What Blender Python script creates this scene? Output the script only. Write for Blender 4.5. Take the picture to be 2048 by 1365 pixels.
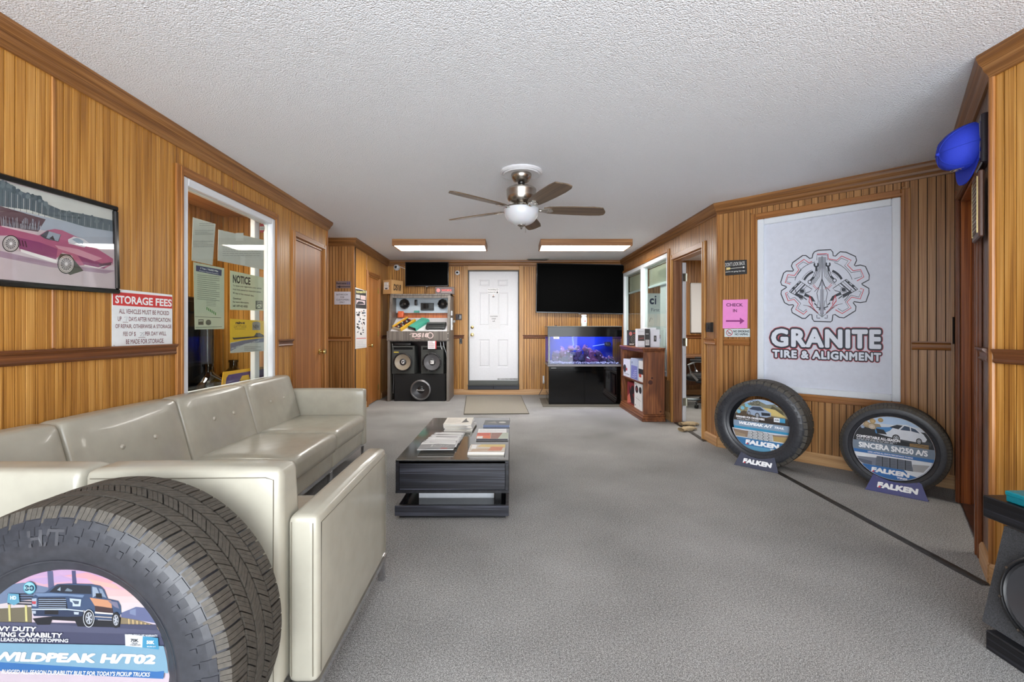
import bpy, bmesh, math, random
from mathutils import Vector, Matrix, noise as mnoise
random.seed(7)
SC = bpy.context.scene
COL = SC.collection
for o in list(bpy.data.objects): bpy.data.objects.remove(o)

# ------------------------------------------------------------------ camera, world, light, exposure
F, U0, V0, CH, H = 900.0, 1024.0, 661.0, 1.17, 2.44      # focal length in photo pixels, horizon, eye and ceiling height
cam = bpy.data.cameras.new('camera'); camo = bpy.data.objects.new('camera', cam); COL.objects.link(camo)
camo.location = (0, 0, CH); camo.rotation_euler = (math.pi/2, 0, 0)
cam.sensor_width = 36; cam.lens = F/2048*36; cam.shift_y = -(682.5-V0)/2048; cam.clip_start = .02
SC.camera = camo
vs = SC.view_settings
vs.view_transform = 'Standard'; vs.look = 'None'; vs.gamma = 1; vs.use_curve_mapping = False; vs.exposure = 0.42
w = bpy.data.worlds.new('daylight'); SC.world = w; w.use_nodes = True
bg = w.node_tree.nodes['Background']; bg.inputs[0].default_value = (.90, .95, 1, 1); bg.inputs[1].default_value = 5.0
def area(name, loc, rot, sx, sy, power, col=(1, 1, 1)):
    l = bpy.data.lights.new(name, 'AREA'); l.shape = 'RECTANGLE'; l.size = sx; l.size_y = sy; l.energy = power; l.color = col
    o = bpy.data.objects.new(name, l); COL.objects.link(o); o.location = loc; o.rotation_euler = rot
    return o
area('front_fill', (.1, -6.0, .7), (math.radians(97), 0, 0), 7.0, 3.6, 300, (.92, .96, 1))     # unseen fill light added beyond the open front for assumed daylight, no glazing built

# ------------------------------------------------------------------ helpers
def lin(c):
    def f(x):
        x /= 255.0
        return x/12.92 if x <= .04045 else ((x+.055)/1.055)**2.4
    return (f(c[0]), f(c[1]), f(c[2]), 1)
def ray_floor(u, v, z=0.0):
    Y = (CH-z)*F/(v-V0); return Vector(((u-U0)*Y/F, Y, z))
def at(u, v, Y): return Vector(((u-U0)*Y/F, Y, CH-(v-V0)*Y/F))

class Nodes:
    def __init__(s, name):
        s.m = bpy.data.materials.new(name); s.m.use_nodes = True; s.t = s.m.node_tree; s.b = s.t.nodes['Principled BSDF']
    def n(s, kind, **kw):
        nd = s.t.nodes.new('ShaderNode'+kind)
        for k, v in kw.items():
            if k.startswith('i_'):
                k = k[2:]; k = int(k) if k.isdigit() else k.replace('_', ' ')
                nd.inputs[k].default_value = v
            else: setattr(nd, k, v)
        return nd
    def l(s, a, b): s.t.links.new(a, b)
    def set(s, **kw):
        for k, v in kw.items(): s.b.inputs[k.replace('_', ' ')].default_value = v
    def ramp(s, fac, stops):
        r = s.n('ValToRGB'); e = r.color_ramp.elements
        while len(e) < len(stops): e.new(.5)
        for el, (p, c) in zip(e, stops): el.position = p; el.color = c
        s.l(fac, r.inputs[0]); return r.outputs[0]
    def coord(s, scale, rnd=True, kind='Object'):
        tc = s.n('TexCoord'); out = tc.outputs[kind]
        if rnd:
            oi = s.n('ObjectInfo'); mu = s.n('VectorMath', operation='SCALE'); mu.inputs[0].default_value = (37, 53, 19)
            s.l(oi.outputs['Random'], mu.inputs['Scale']); ad = s.n('VectorMath', operation='ADD')
            s.l(out, ad.inputs[0]); s.l(mu.outputs[0], ad.inputs[1]); out = ad.outputs[0]
        mp = s.n('Mapping'); mp.inputs['Scale'].default_value = scale; s.l(out, mp.inputs[0]); return mp.outputs[0]
    def bump(s, h, strength, dist=.01):
        b = s.n('Bump'); b.inputs['Strength'].default_value = strength; b.inputs['Distance'].default_value = dist
        s.l(h, b.inputs['Height']); s.l(b.outputs[0], s.b.inputs['Normal'])

MATS = {}
def plain(name, c, rough=.5, metal=0, spec=.5, var=.03, noise=40, bump=0, **kw):
    """procedural principled material: base colour with a little noise in it"""
    if name in MATS: return MATS[name]
    N = Nodes(name); N.set(Roughness=rough, Metallic=metal); N.set(Specular_IOR_Level=spec, **kw)
    v = N.coord((1, 1, 1)); nz = N.n('TexNoise', i_Scale=noise, i_Detail=3.0); N.l(v, nz.inputs['Vector'])
    c = lin(c); a = tuple(max(0, x*(1-var)) for x in c[:3])+(1,); b = tuple(min(1, x*(1+var)) for x in c[:3])+(1,)
    N.l(N.ramp(nz.outputs[0], [(.3, a), (.7, b)]), N.b.inputs['Base Color'])
    if bump: N.bump(nz.outputs[0], bump, .004)
    MATS[name] = N.m; return N.m
def wood(name, dark, mid, light, axis='z', rough=.38, k=1.0, bump=.1, rings=40, ac=9, al=.2, dist=.15):
    if name in MATS: return MATS[name]
    N = Nodes(name); N.set(Roughness=rough)
    def sc(p, q): return {'x': (q, p, p), 'y': (p, q, p), 'z': (p, p, q)}[axis]
    n1 = N.n('TexNoise', i_Scale=1.0, i_Detail=2.0, i_Distortion=dist); N.l(N.coord(sc(ac*k, al*k)), n1.inputs['Vector'])
    m = N.n('Math', operation='MULTIPLY'); N.l(n1.outputs[0], m.inputs[0]); m.inputs[1].default_value = rings
    sn = N.n('Math', operation='SINE'); N.l(m.outputs[0], sn.inputs[0])
    n2 = N.n('TexNoise', i_Scale=1.0, i_Detail=3.0); N.l(N.coord(sc(300*k, 2.2*k)), n2.inputs['Vector'])
    mx = N.n('Math', operation='MULTIPLY_ADD'); N.l(sn.outputs[0], mx.inputs[0]); mx.inputs[1].default_value = .1; N.l(n2.outputs[0], mx.inputs[2])
    oi = N.n('ObjectInfo'); m2 = N.n('Math', operation='MULTIPLY_ADD'); N.l(oi.outputs['Random'], m2.inputs[0]); m2.inputs[1].default_value = .08
    N.l(mx.outputs[0], m2.inputs[2])
    N.l(N.ramp(m2.outputs[0], [(.25, lin(dark)), (.55, lin(mid)), (.85, lin(light))]), N.b.inputs['Base Color'])
    N.bump(mx.outputs[0], bump, .002)
    MATS[name] = N.m; return N.m
def glass(name, tint=(1, 1, 1), refl=1.0, alpha_tint=1.0):
    if name in MATS: return MATS[name]
    N = Nodes(name); t = N.t
    tr = N.n('BsdfTransparent'); tr.inputs[0].default_value = (*tint, 1)
    gl = N.n('BsdfGlossy'); gl.inputs['Roughness'].default_value = .02
    lw = N.n('LayerWeight'); lw.inputs[0].default_value = .5; pw = N.n('Math', operation='POWER'); N.l(lw.outputs['Facing'], pw.inputs[0]); pw.inputs[1].default_value = 4.0
    mu = N.n('Math', operation='MULTIPLY_ADD'); N.l(pw.outputs[0], mu.inputs[0]); mu.inputs[1].default_value = .9*refl; mu.inputs[2].default_value = .045*refl
    mx = N.n('MixShader'); N.l(mu.outputs[0], mx.inputs[0]); N.l(tr.outputs[0], mx.inputs[1]); N.l(gl.outputs[0], mx.inputs[2])
    t.nodes.remove(N.b); N.l(mx.outputs[0], t.nodes['Material Output'].inputs[0])
    MATS[name] = N.m; return N.m
def glow(name, c, strength):
    if name in MATS: return MATS[name]
    N = Nodes(name); N.set(Base_Color=lin(c), Emission_Color=lin(c), Emission_Strength=strength, Roughness=.4)
    MATS[name] = N.m; return N.m
def ink(c, rough=.55):
    c = tuple(int(x) for x in c)
    return plain('print_%d_%d_%d_%d' % (*c, int(rough*100)), c, rough, var=.03, noise=25)

# wood and surface palette
OAK   = wood('oak_panel',      (124, 76, 24), (186, 130, 56), (214, 164, 92))
OAKR  = wood('oak_panel_tan',  (114, 74, 38), (166, 116, 64), (198, 150, 96))
OAKX  = wood('oak_trim_level', (112, 66, 28), (160, 104, 52), (190, 136, 78), axis='x')
OAKZ  = wood('oak_trim_upright', (118, 70, 30), (168, 112, 56), (200, 148, 88))
PALEX = wood('pale_oak_base',  (150, 108, 66), (196, 152, 104), (216, 178, 132), axis='x')
RAILX = wood('walnut_rail',    (72, 38, 18), (112, 66, 34), (140, 88, 48), axis='x')
DOORW = wood('stained_birch',  (124, 74, 32), (168, 108, 54), (190, 132, 76), rough=.42, rings=22)
REDW  = wood('red_fir_jamb',   (84, 36, 10), (142, 74, 28), (186, 112, 54), rough=.3)
PINE  = wood('stained_pine',   (66, 32, 16), (122, 70, 38), (168, 110, 66), rough=.4, k=.8, rings=52, ac=4.5, al=.9, dist=.5)
EBONY = wood('ebonised_oak_x', (12, 12, 16), (34, 35, 42), (92, 94, 106), axis='x', rough=.35)
EBONYY = wood('ebonised_oak_y', (8, 8, 10), (18, 18, 22), (48, 48, 56), axis='y', rough=.35)
GREYW = wood('grey_laminate',  (66, 60, 54), (104, 97, 90), (138, 130, 122), rough=.45)
GROOVE = plain('groove_dark_brown', (48, 28, 13), .8)  # dark brown wall body that shows between the planks
WHITE = plain('white_vinyl', (226, 231, 237), .35, var=.012)
PAPER = plain('white_paper', (232, 233, 236), .6, var=.02)
DOORPAINT = plain('white_door_paint', (226, 227, 231), .4, var=.02)
BLACKP = plain('black_plastic', (14, 14, 16), .35)
BLACKG = plain('black_gloss', (5, 5, 6), .06)
SCREEN = plain('dark_screen', (1, 1, 1), .5, spec=.03)
CHROME = plain('chrome', (205, 205, 208), .12, metal=1)
STEEL = plain('brushed_nickel', (178, 172, 164), .27, metal=1)
BRASS = plain('brass', (205, 182, 120), .25, metal=1)
RUBBER = plain('tyre_rubber', (50, 51, 56), .36, var=.2, noise=60, bump=.06)
RUBBERD = plain('tyre_tread_rubber', (70, 65, 58), .65, var=.25, noise=90, bump=.15)
LEATHER = plain('grey_leather', (172, 168, 154), .27, var=.04, noise=14, bump=.03, Coat_Weight=.15)
CARPETB = plain('black_carpet', (44, 45, 48), .95, var=.5, noise=420, bump=.5)

def carpet():
    N = Nodes('grey_carpet'); N.set(Roughness=.95, Specular_IOR_Level=.1)
    v = N.coord((1, 1, 1), False)
    a = N.n('TexNoise', i_Scale=330.0, i_Detail=2.0); N.l(v, a.inputs['Vector'])
    b = N.n('TexNoise', i_Scale=1.3, i_Detail=4.0); N.l(v, b.inputs['Vector'])
    c = N.n('TexNoise', i_Scale=120.0, i_Detail=3.0); N.l(v, c.inputs['Vector'])
    m = N.n('Math', operation='MULTIPLY_ADD'); N.l(b.outputs[0], m.inputs[0]); m.inputs[1].default_value = .22; N.l(a.outputs[0], m.inputs[2])
    m2 = N.n('Math', operation='MULTIPLY_ADD'); N.l(c.outputs[0], m2.inputs[0]); m2.inputs[1].default_value = .35; N.l(m.outputs[0], m2.inputs[2])
    N.l(N.ramp(m2.outputs[0], [(.54, lin((58, 57, 56))), (.78, lin((138, 137, 135))), (.99, lin((206, 204, 202)))]), N.b.inputs['Base Color'])
    N.bump(m2.outputs[0], .4, .004); return N.m
def stipple():
    N = Nodes('stippled_ceiling_paint'); N.set(Roughness=.9, Specular_IOR_Level=.2)
    v = N.coord((1, 1, 1), False)
    a = N.n('TexNoise', i_Scale=110.0, i_Detail=3.0, i_Roughness=.55); N.l(v, a.inputs['Vector'])
    b = N.n('TexVoronoi', i_Scale=150.0); N.l(v, b.inputs['Vector'])
    m = N.n('Math', operation='SUBTRACT'); N.l(a.outputs[0], m.inputs[0]); N.l(b.outputs[0], m.inputs[1])
    N.b.inputs['Base Color'].default_value = lin((240, 242, 246))
    N.bump(m.outputs[0],   .55, .008); return N.m
CARPET, STIPPLE = carpet(), stipple()

# ---- mesh builder
class MB:
    def __init__(s): s.bm = bmesh.new(); s.mats = []
    def mi(s, m):
        if m is None: return 0
        if m not in s.mats: s.mats.append(m)
        return s.mats.index(m)
    def add(s, verts, faces, m=None):
        i = s.mi(m); vs_ = [s.bm.verts.new(v) for v in verts]
        for f in faces:
            try: s.bm.faces.new([vs_[k] for k in f]).material_index = i
            except ValueError: pass
        return vs_
    def merge(s, b2, m=None, M=None):
        b2.verts.index_update()
        vs_ = [tuple((M @ v.co) if M else v.co) for v in b2.verts]; fs = [[v.index for v in f.verts] for f in b2.faces]
        s.add(vs_, fs, m); b2.free()
    def box(s, x0, x1, y0, y1, z0, z1, bev=0, m=None, seg=1, M=None):
        b = bmesh.new(); bmesh.ops.create_cube(b, size=1)
        for v in b.verts: v.co = ((x0+x1)/2+v.co.x*(x1-x0), (y0+y1)/2+v.co.y*(y1-y0), (z0+z1)/2+v.co.z*(z1-z0))
        if bev:
            bev = min(bev, .45*min(abs(x1-x0), abs(y1-y0), abs(z1-z0)))
            bmesh.ops.bevel(b, geom=b.edges[:], offset=bev, segments=seg, profile=.7, affect='EDGES')
        s.merge(b, m, M); return s
    def rbox(s, x0, x1, y0, y1, z0, z1, r=.02, bulge=(0, 0, 0), n=10, m=None, fn=None):
        """rounded, slightly inflated box: cushions, arms, pillowed panels"""
        b = bmesh.new(); bmesh.ops.create_cube(b, size=2)
        bmesh.ops.subdivide_edges(b, edges=b.edges[:], cuts=n, use_grid_fill=True)
        h = Vector(((x1-x0)/2, (y1-y0)/2, (z1-z0)/2)); c = Vector(((x1+x0)/2, (y1+y0)/2, (z1+z0)/2)); r = min(r, .98*min(h))
        k = n+1
        def line(i, hh):
            if i < 3: return -hh+r*(0, .3, 1)[i]
            if i > k-3: return hh-r*(0, .3, 1)[k-i]
            return -hh+r+(2*hh-2*r)*(i-2)/(k-4)
        for v in b.verts:
            P = Vector([line(round((v.co[i]+1)/2*k), h[i]) for i in range(3)])
            inner = Vector([max(-(h[i]-r), min(h[i]-r, P[i])) for i in range(3)])
            d = P-inner
            if d.length > 1e-9: P = inner+d.normalized()*r
            x, y, z = P.x/h.x, P.y/h.y, P.z/h.z
            P.x += bulge[0]*math.copysign(1, x)*(abs(x) > .6)*max(0, 1-y*y)*max(0, 1-z*z)
            P.y += bulge[1]*math.copysign(1, y)*(abs(y) > .6)*max(0, 1-x*x)*max(0, 1-z*z)
            P.z += bulge[2]*math.copysign(1, z)*(abs(z) > .6)*max(0, 1-x*x)*max(0, 1-y*y)
            P = P+c; v.co = fn(P) if fn else P
        s.merge(b, m); return s
    def lathe(s, prof, axis='z', seg=32, c=(0, 0, 0), m=None, a0=0, a1=2*math.pi, ex=1.0):
        full = abs(a1-a0-2*math.pi) < 1e-6; n = seg if full else seg+1; V = []; Fc = []
        for r, h in prof:
            for i in range(n):
                a = a0+(a1-a0)*i/seg; p = (r*math.cos(a), r*math.sin(a)*ex)
                V.append({'z': (c[0]+p[0], c[1]+p[1], c[2]+h), 'y': (c[0]+p[0], c[1]+h, c[2]+p[1]), 'x': (c[0]+h, c[1]+p[0], c[2]+p[1])}[axis])
        for j in range(len(prof)-1):
            for i in range(seg):
                k = (i+1) % n; f = (j*n+i, j*n+k, (j+1)*n+k, (j+1)*n+i)
                Fc.append(f)
        s.add(V, Fc, m); return s
    def cyl(s, r, h0, h1, axis='z', seg=20, c=(0, 0, 0), m=None, bev=0):
        if bev: return s.lathe([(1e-5, h0), (r-bev, h0), (r, h0+bev), (r, h1-bev), (r-bev, h1), (1e-5, h1)], axis, seg, c, m)
        return s.lathe([(1e-5, h0), (r, h0), (r, h1), (1e-5, h1)], axis, seg, c, m)
    def tube(s, pts, r, seg=8, m=None, cap=True):
        pts = [Vector(p) for p in pts]; V = []; Fc = []; up = Vector((0, 0, 1))
        rs = r if isinstance(r, (list, tuple)) else [r]*len(pts)
        for i, p in enumerate(pts):
            t = (pts[min(i+1, len(pts)-1)]-pts[max(i-1, 0)]).normalized()
            a = t.cross(up) if abs(t.dot(up)) < .95 else t.cross(Vector((1, 0, 0))); a.normalize(); b = t.cross(a)
            for k in range(seg):
                an = 2*math.pi*k/seg; V.append(p+a*math.cos(an)*rs[i]+b*math.sin(an)*rs[i])
        for i in range(len(pts)-1):
            for k in range(seg): Fc.append((i*seg+k, i*seg+(k+1) % seg, (i+1)*seg+(k+1) % seg, (i+1)*seg+k))
        if cap: Fc += [tuple(range(seg)), tuple(range((len(pts)-1)*seg, len(pts)*seg))]
        s.add(V, Fc, m); return s
    def prism(s, poly, y0, y1, plane='xz', m=None):
        n = len(poly)
        f = {'xz': lambda p, t: (p[0], t, p[1]), 'xy': lambda p, t: (p[0], p[1], t), 'yz': lambda p, t: (t, p[0], p[1])}[plane]
        V = [f(p, y0) for p in poly]+[f(p, y1) for p in poly]
        s.add(V, [tuple(range(n)), tuple(range(n, 2*n))]+[(i, (i+1) % n, (i+1) % n+n, i+n) for i in range(n)], m); return s
    def xform(s, fn):
        for v in s.bm.verts: v.co = fn(v.co)
        return s
    def mesh(s, name, mats=None, smooth=True, ang=35):
        bmesh.ops.recalc_face_normals(s.bm, faces=s.bm.faces[:])
        me = bpy.data.meshes.new(name); s.bm.to_mesh(me); s.bm.free()
        for m in (s.mats or ([mats] if mats else [])): me.materials.append(m)
        if smooth:
            me.shade_smooth(); me.set_sharp_from_angle(angle=math.radians(ang))
        return me

def obj(name, mb, m=None, parent=None, smooth=True, ang=35):
    me = mb.mesh(name, m, smooth, ang) if isinstance(mb, MB) else mb
    o = bpy.data.objects.new(name, me); COL.objects.link(o)
    if parent is not None: o.parent = parent
    return o
def tag(o, label=None, cat=None, group=None, kind=None):
    if label: o['label'] = label
    if cat: o['category'] = cat
    if group: o['group'] = group
    if kind: o['kind'] = kind
    return o
def thing(name, label, cat, M=None, group=None):
    o = bpy.data.objects.new(name, None); COL.objects.link(o); o.empty_display_size = .1
    if M is not None: o.matrix_world = M if isinstance(M, Matrix) else Matrix.Translation(M)
    return tag(o, label, cat, group)
def struct(name, mb, m=None, parent=None, M=None, label=None, smooth=True):
    o = obj(name, mb, m, parent, smooth)
    if M is not None: o.matrix_world = M
    o['kind'] = 'structure'
    if label: o['label'] = label
    return o

# ---- text and flat print
TXT = {}
def text_geo(s, bold=0.0, space=1.0):
    k = (s, bold, space)
    if k in TXT: return TXT[k]
    if bold and any(c in s for c in 'MWmwNV&'):                      # outline offsetting breaks sharp joints: thicken by spread copies instead
        V0_, F0_ = text_geo(s, 0.0, space); V, Fc = [], []; n = 5 if len(s) > 14 else 8
        for j in range(n):
            a = 6.28318*j/n; b0 = len(V); V += [(q[0]+bold*math.cos(a), q[1]+bold*math.sin(a), j) for q in V0_]; Fc += [tuple(i+b0 for i in f) for f in F0_]
        TXT[k] = (V, Fc); return TXT[k]
    cu = bpy.data.curves.new('lettering', 'FONT'); cu.body = s; cu.size = 1; cu.offset = bold; cu.resolution_u = 3; cu.space_character = space; cu.fill_mode = 'FRONT'
    ob = bpy.data.objects.new('lettering', cu); COL.objects.link(ob)
    dg = bpy.context.evaluated_depsgraph_get(); me = bpy.data.meshes.new_from_object(ob.evaluated_get(dg))
    V = [(v.co.x, v.co.y, 0) for v in me.vertices]; Fc = [tuple(p.vertices) for p in me.polygons]
    bpy.data.objects.remove(ob); bpy.data.curves.remove(cu); bpy.data.meshes.remove(me)
    TXT[k] = (V, Fc); return TXT[k]
class Print:
    """flat printing: coloured shapes and lettering lying in layers a hair apart on a sheet (x right, z up, -y to the viewer)"""
    def __init__(s, y=0.0, step=4e-5): s.mb = MB(); s.y = y-step; s.step = step; s.map = lambda p: p; s.dim = 1.0
    def poly(s, pts, c, rough=.5):
        p = [s.map(q) for q in pts]
        s.mb.add([(x, s.y, z) for x, z in p], [tuple(range(len(p)))], s.col(c, rough)); s.y -= s.step; return s
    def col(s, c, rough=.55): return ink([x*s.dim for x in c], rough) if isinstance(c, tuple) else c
    def rect(s, x0, x1, z0, z1, c): return s.poly([(x0, z0), (x1, z0), (x1, z1), (x0, z1)], c)
    def disc(s, x, z, r, c, n=20, rz=None): return s.poly([(x+r*math.cos(6.28318*i/n), z+(rz or r)*math.sin(6.28318*i/n)) for i in range(n)], c)
    def ring(s, x, z, r, w_, c, n=24, rz=None):
        k = (rz or r)/r; return s.line([(x+r*math.cos(6.28318*i/n), z+k*r*math.sin(6.28318*i/n)) for i in range(n+1)], w_, c)
    def line(s, pts, w_, c):
        p = [Vector(q) for q in pts]; V = []; Fc = []
        for i, q in enumerate(p):
            t = (p[min(i+1, len(p)-1)]-p[max(i-1, 0)]); t = t.normalized() if t.length else Vector((1, 0)); nn = Vector((-t.y, t.x))*w_/2
            for e in (q+nn, q-nn): m_ = s.map((e.x, e.y)); V.append((m_[0], s.y, m_[1]))
        for i in range(len(p)-1): Fc.append((2*i, 2*i+1, 2*i+3, 2*i+2))
        s.mb.add(V, Fc, s.col(c)); s.y -= s.step; return s
    def text(s, t, x0, x1, z0, z1, c, bold=.02, shear=0, outline=None):
        """lettering stretched to fill the box x0..x1, z0..z1; outline = [(extra boldness, colour), ...] drawn beneath"""
        V, _ = text_geo(t, bold)
        if not V: return s
        ax, bx = min(v[0] for v in V), max(v[0] for v in V); az, bz = min(v[1] for v in V), max(v[1] for v in V)
        kx, kz = (x1-x0)/(bx-ax), (z1-z0)/(bz-az)
        for b, cc in (outline or [])+[(bold, c)]:
            V, Fc = text_geo(t, b)
            s.mb.add([(q[0], s.y-8e-6*v[2], q[1]) for q, v in ((s.map((x0+(v[0]-ax)*kx+shear*(v[1]-az)*kz, z0+(v[1]-az)*kz)), v) for v in V)], Fc, s.col(cc))
            s.y -= s.step+8e-6*V[-1][2]
        return s
    def lines(s, x0, x1, z1, n, dz, th, c, seed=0):
        """rows of print too small to read"""
        rr = random.Random(seed+n)
        for i in range(n):
            z = z1-i*dz; x = x0
            xe = x1-(x1-x0)*rr.choice((0, .02, .08, .3))
            while x < xe:
                wd = (x1-x0)*rr.uniform(.04, .13); s.rect(x, min(x+wd, xe), z-th, z, c); x += wd+(x1-x0)*.018
        return s
    def done(s, parent, name='print'): return obj(name, s.mb, None, parent, smooth=False)

# ---- walls
class Wall:
    """vertical plane through p0 -> p1 (seen from the room p0 is the viewer's left end); local x to the right, y into the wall, z up"""
    def __init__(s, p0, p1):
        s.p0, s.p1 = Vector(p0), Vector(p1); s.d = (s.p1-s.p0).normalized(); s.L = (s.p1-s.p0).length; s.n = Vector((s.d.y, -s.d.x))
    def Y(s, u, off=0):
        k = (u-U0)/F; p = s.p0+s.n*off; return p.y+s.d.y*s.s(u, off)
    def s(s, u, off=0):
        k = (u-U0)/F; p = s.p0+s.n*off; return (k*p.y-p.x)/(s.d.x-k*s.d.y)
    def z(s, u, v, off=0): return CH-(v-V0)*s.Y(u, off)/F
    def M(s, x=0, off=0, z=0):
        p = s.p0+s.d*x+s.n*off
        return Matrix(((s.d.x, -s.n.x, 0, p.x), (s.d.y, -s.n.y, 0, p.y), (0, 0, 1, z), (0, 0, 0, 1)))
WL = Wall((-2.036, -1.2), (-2.162, 5.25))      # long wall with the picture and the booth window
WC = Wall((-3.6, 6.22), (-2.19, 6.22))         # corridor wall with the restroom signs
WA = Wall((-2.19, 6.22), (-2.263, 8.18))       # wall with the calendar
WB = Wall((-2.263, 8.18), (2.0, 8.18))         # back wall
WR = Wall((2.0, 8.18), (2.069, 4.52))          # office wall
WD = Wall((2.069, 4.52), (3.26, 3.312))        # diagonal wall with the boarded window
WG = Wall((3.26, 3.312), (2.205, 2.065))       # diagonal wall with the hallway opening
WN = Wall((2.205, 2.065), (2.205, -1.2))       # near wall

def cells(x0, x1, z0, z1, holes):
    xs = sorted({x0, x1, *[min(max(h[i], x0), x1) for h in holes for i in (0, 1)]}); zs = sorted({z0, z1, *[min(max(h[i], z0), z1) for h in holes for i in (2, 3)]})
    for i in range(len(xs)-1):
        run = None
        for j in range(len(zs)-1):
            cx, cz = (xs[i]+xs[i+1])/2, (zs[j]+zs[j+1])/2
            hit = any(h[0] < cx < h[1] and h[2] < cz < h[3] for h in holes)
            if not hit: run = (run[0], zs[j+1]) if run else (zs[j], zs[j+1])
            if (hit or j == len(zs)-2) and run: yield xs[i], xs[i+1], run[0], run[1]; run = None
PLANK = {}
def plank_mesh(wd, ht, th=.007):
    k = (round(wd, 3), round(ht, 3))
    if k not in PLANK:
        wd, ht = k; c = .0014; b = .0021
        pr = [(b, th), (b, .003), (b+c*.6, 0), (wd-b-c*.6, 0), (wd-b, .003), (wd-b, th)]
        mb = MB(); n = len(pr); V = [(x, y, 0) for x, y in pr]+[(x, y, ht) for x, y in pr]
        mb.add(V, [tuple(range(n)), tuple(range(n, 2*n))]+[(i, i+1, i+1+n, i+n) for i in range(n-1)])
        PLANK[k] = mb
    return PLANK[k]
PMESH = {}
def panelling(name, W, holes=(), sp=.042, m=OAK, single=True, thick=.09, s0=0, s1=None, z1=H, x_from=None, ext=(0, 0)):
    """the wall body plus grooved panelling: single planks where the photo shows them apart, one joined skin farther off"""
    s1 = W.L if s1 is None else s1; body = MB()
    for a, b, c, d in cells(s0-ext[0], s1+ext[1], 0, z1, holes): body.box(a, b, .007, thick, c, d)
    wall = struct(name, body, GROOVE, M=W.M())
    skin = MB() if not single else None; n = max(1, round((s1-s0)/sp)); sp = (s1-s0)/n
    xf = s0 if x_from is None else x_from
    for i in range(n):
        a, b = s0+i*sp, s0+(i+1)*sp
        if b < xf: continue
        hs = []
        for h in holes:                                            # snap holes to plank edges by trimming the plank span
            if h[0] < b-1e-4 and h[1] > a+1e-4: hs.append(h)
        for a2, b2, c, d in cells(a, b, 0, z1, hs):
            if b2-a2 < .006 or d-c < .02: continue
            if skin is not None:
                mb = plank_mesh(b2-a2, d-c); mb.bm.verts.index_update()
                skin.add([(v.co.x+a2, v.co.y, v.co.z+c) for v in mb.bm.verts], [[v.index for v in f.verts] for f in mb.bm.faces])
            else:
                k = (round(b2-a2, 3), round(d-c, 3), m.name)
                if k not in PMESH:
                    bm = plank_mesh(b2-a2, d-c).bm.copy(); bmesh.ops.recalc_face_normals(bm, faces=bm.faces[:])
                    me = bpy.data.meshes.new('plank'); bm.to_mesh(me); bm.free(); me.materials.append(m); PMESH[k] = me
                o = bpy.data.objects.new('plank', PMESH[k]); COL.objects.link(o); o.parent = wall; o.location = (a2, 0, c)
    if skin is not None:
        o = obj('grooved_skin', skin, m, wall, smooth=False); o['kind'] = 'stuff'
    return wall
def sweep(path, prof, m, names):
    """moulding: profile [(distance off the wall, z)] carried along wall feet (room on the right of travel), mitred; one object per straight run"""
    P = [Vector(p) for p in path]; n = len(prof); R = []; out = []
    for i, p in enumerate(P):
        a = (P[i]-P[i-1]).normalized() if i else None; b = (P[i+1]-P[i]).normalized() if i < len(P)-1 else None
        na = Vector((a.y, -a.x)) if a else None; nb = Vector((b.y, -b.x)) if b else None
        if na is None: mit = nb
        elif nb is None: mit = na
        else:
            q = (na+nb).normalized(); mit = q/max(.3, q.dot(na))
        R.append([Vector((p.x+mit.x*o_, p.y+mit.y*o_, z)) for o_, z in prof])
    for i in range(len(P)-1):
        M = Wall(P[i], P[i+1]).M(); Mi = M.inverted(); mb = MB()
        Fc = [tuple(range(n)), tuple(range(n, 2*n))]+[(k, (k+1) % n, (k+1) % n+n, k+n) for k in range(n)]
        mb.add([tuple(Mi @ v) for v in R[i]+R[i+1]], Fc)
        out.append(struct(names[i] if isinstance(names, list) else names if len(P) == 2 else trim_name(), mb, m, M=M, smooth=False))
    return out
CROWN = [(0, 2.33), (.012, 2.33), (.016, 2.345), (.03, 2.362), (.034, 2.38), (.05, 2.405), (.055, 2.425), (.055, 2.44), (0, 2.44)]
RAIL = [(0, 1.02), (.012, 1.02), (.02, 1.03), (.014, 1.04), (.016, 1.062), (.03, 1.076), (.03, 1.085), (0, 1.085)]
BASEB = [(0, 0), (.016, 0), (.016, .085), (.008, .1), (0, .1)]
TRIM = [0]
def trim_name(): TRIM[0] += 1; return 'trim_%d' % TRIM[0]
def rail(W, a, b, m=RAILX): return sweep([W.p0+W.d*a, W.p0+W.d*b], RAIL, m, trim_name())
def baseb(W, a, b, name, m=PALEX): return sweep([W.p0+W.d*a, W.p0+W.d*b], BASEB, m, name)
def casing(mb, x0, x1, z0, z1, wd=.062, y=-.018, bottom=False, m1=OAKZ, m2=OAKX, d=.018):
    """moulded wood surround: boards mitred in two steps round an opening"""
    for (a, b, c, e, mm) in ((x0-wd, x0, z0-(wd if bottom else 0), z1+wd, m1), (x1, x1+wd, z0-(wd if bottom else 0), z1+wd, m1)):
        mb.box(a, b, y, y+d, c, e, .004, mm)
        mb.box(a+(wd*.55 if a < x0-.001 and b <= x0+1e-6 else .004), a+(wd-.004 if b <= x0+1e-6 else wd*.45), y-.006, y+.004, c+.002, e-.004, .003, mm)
    mb.box(x0, x1, y, y+d, z1, z1+wd, .004, m2); mb.box(x0-.02, x1+.02, y-.006, y+.004, z1+.004, z1+wd*.45, .003, m2)
    if bottom:
        mb.box(x0, x1, y, y+d, z0-wd, z0, .004, m2); mb.box(x0-.02, x1+.02, y-.006, y+.004, z0-wd*.45, z0-.004, .003, m2)
    return mb
# ------------------------------------------------------------------ the setting
struct('floor', MB().box(-3.9, 4.9, -1.4, 8.4, -.1, 0), CARPET)
struct('ceiling', MB().box(-3.9, 4.9, -1.4, 8.4, H, H+.1), STIPPLE)

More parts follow.
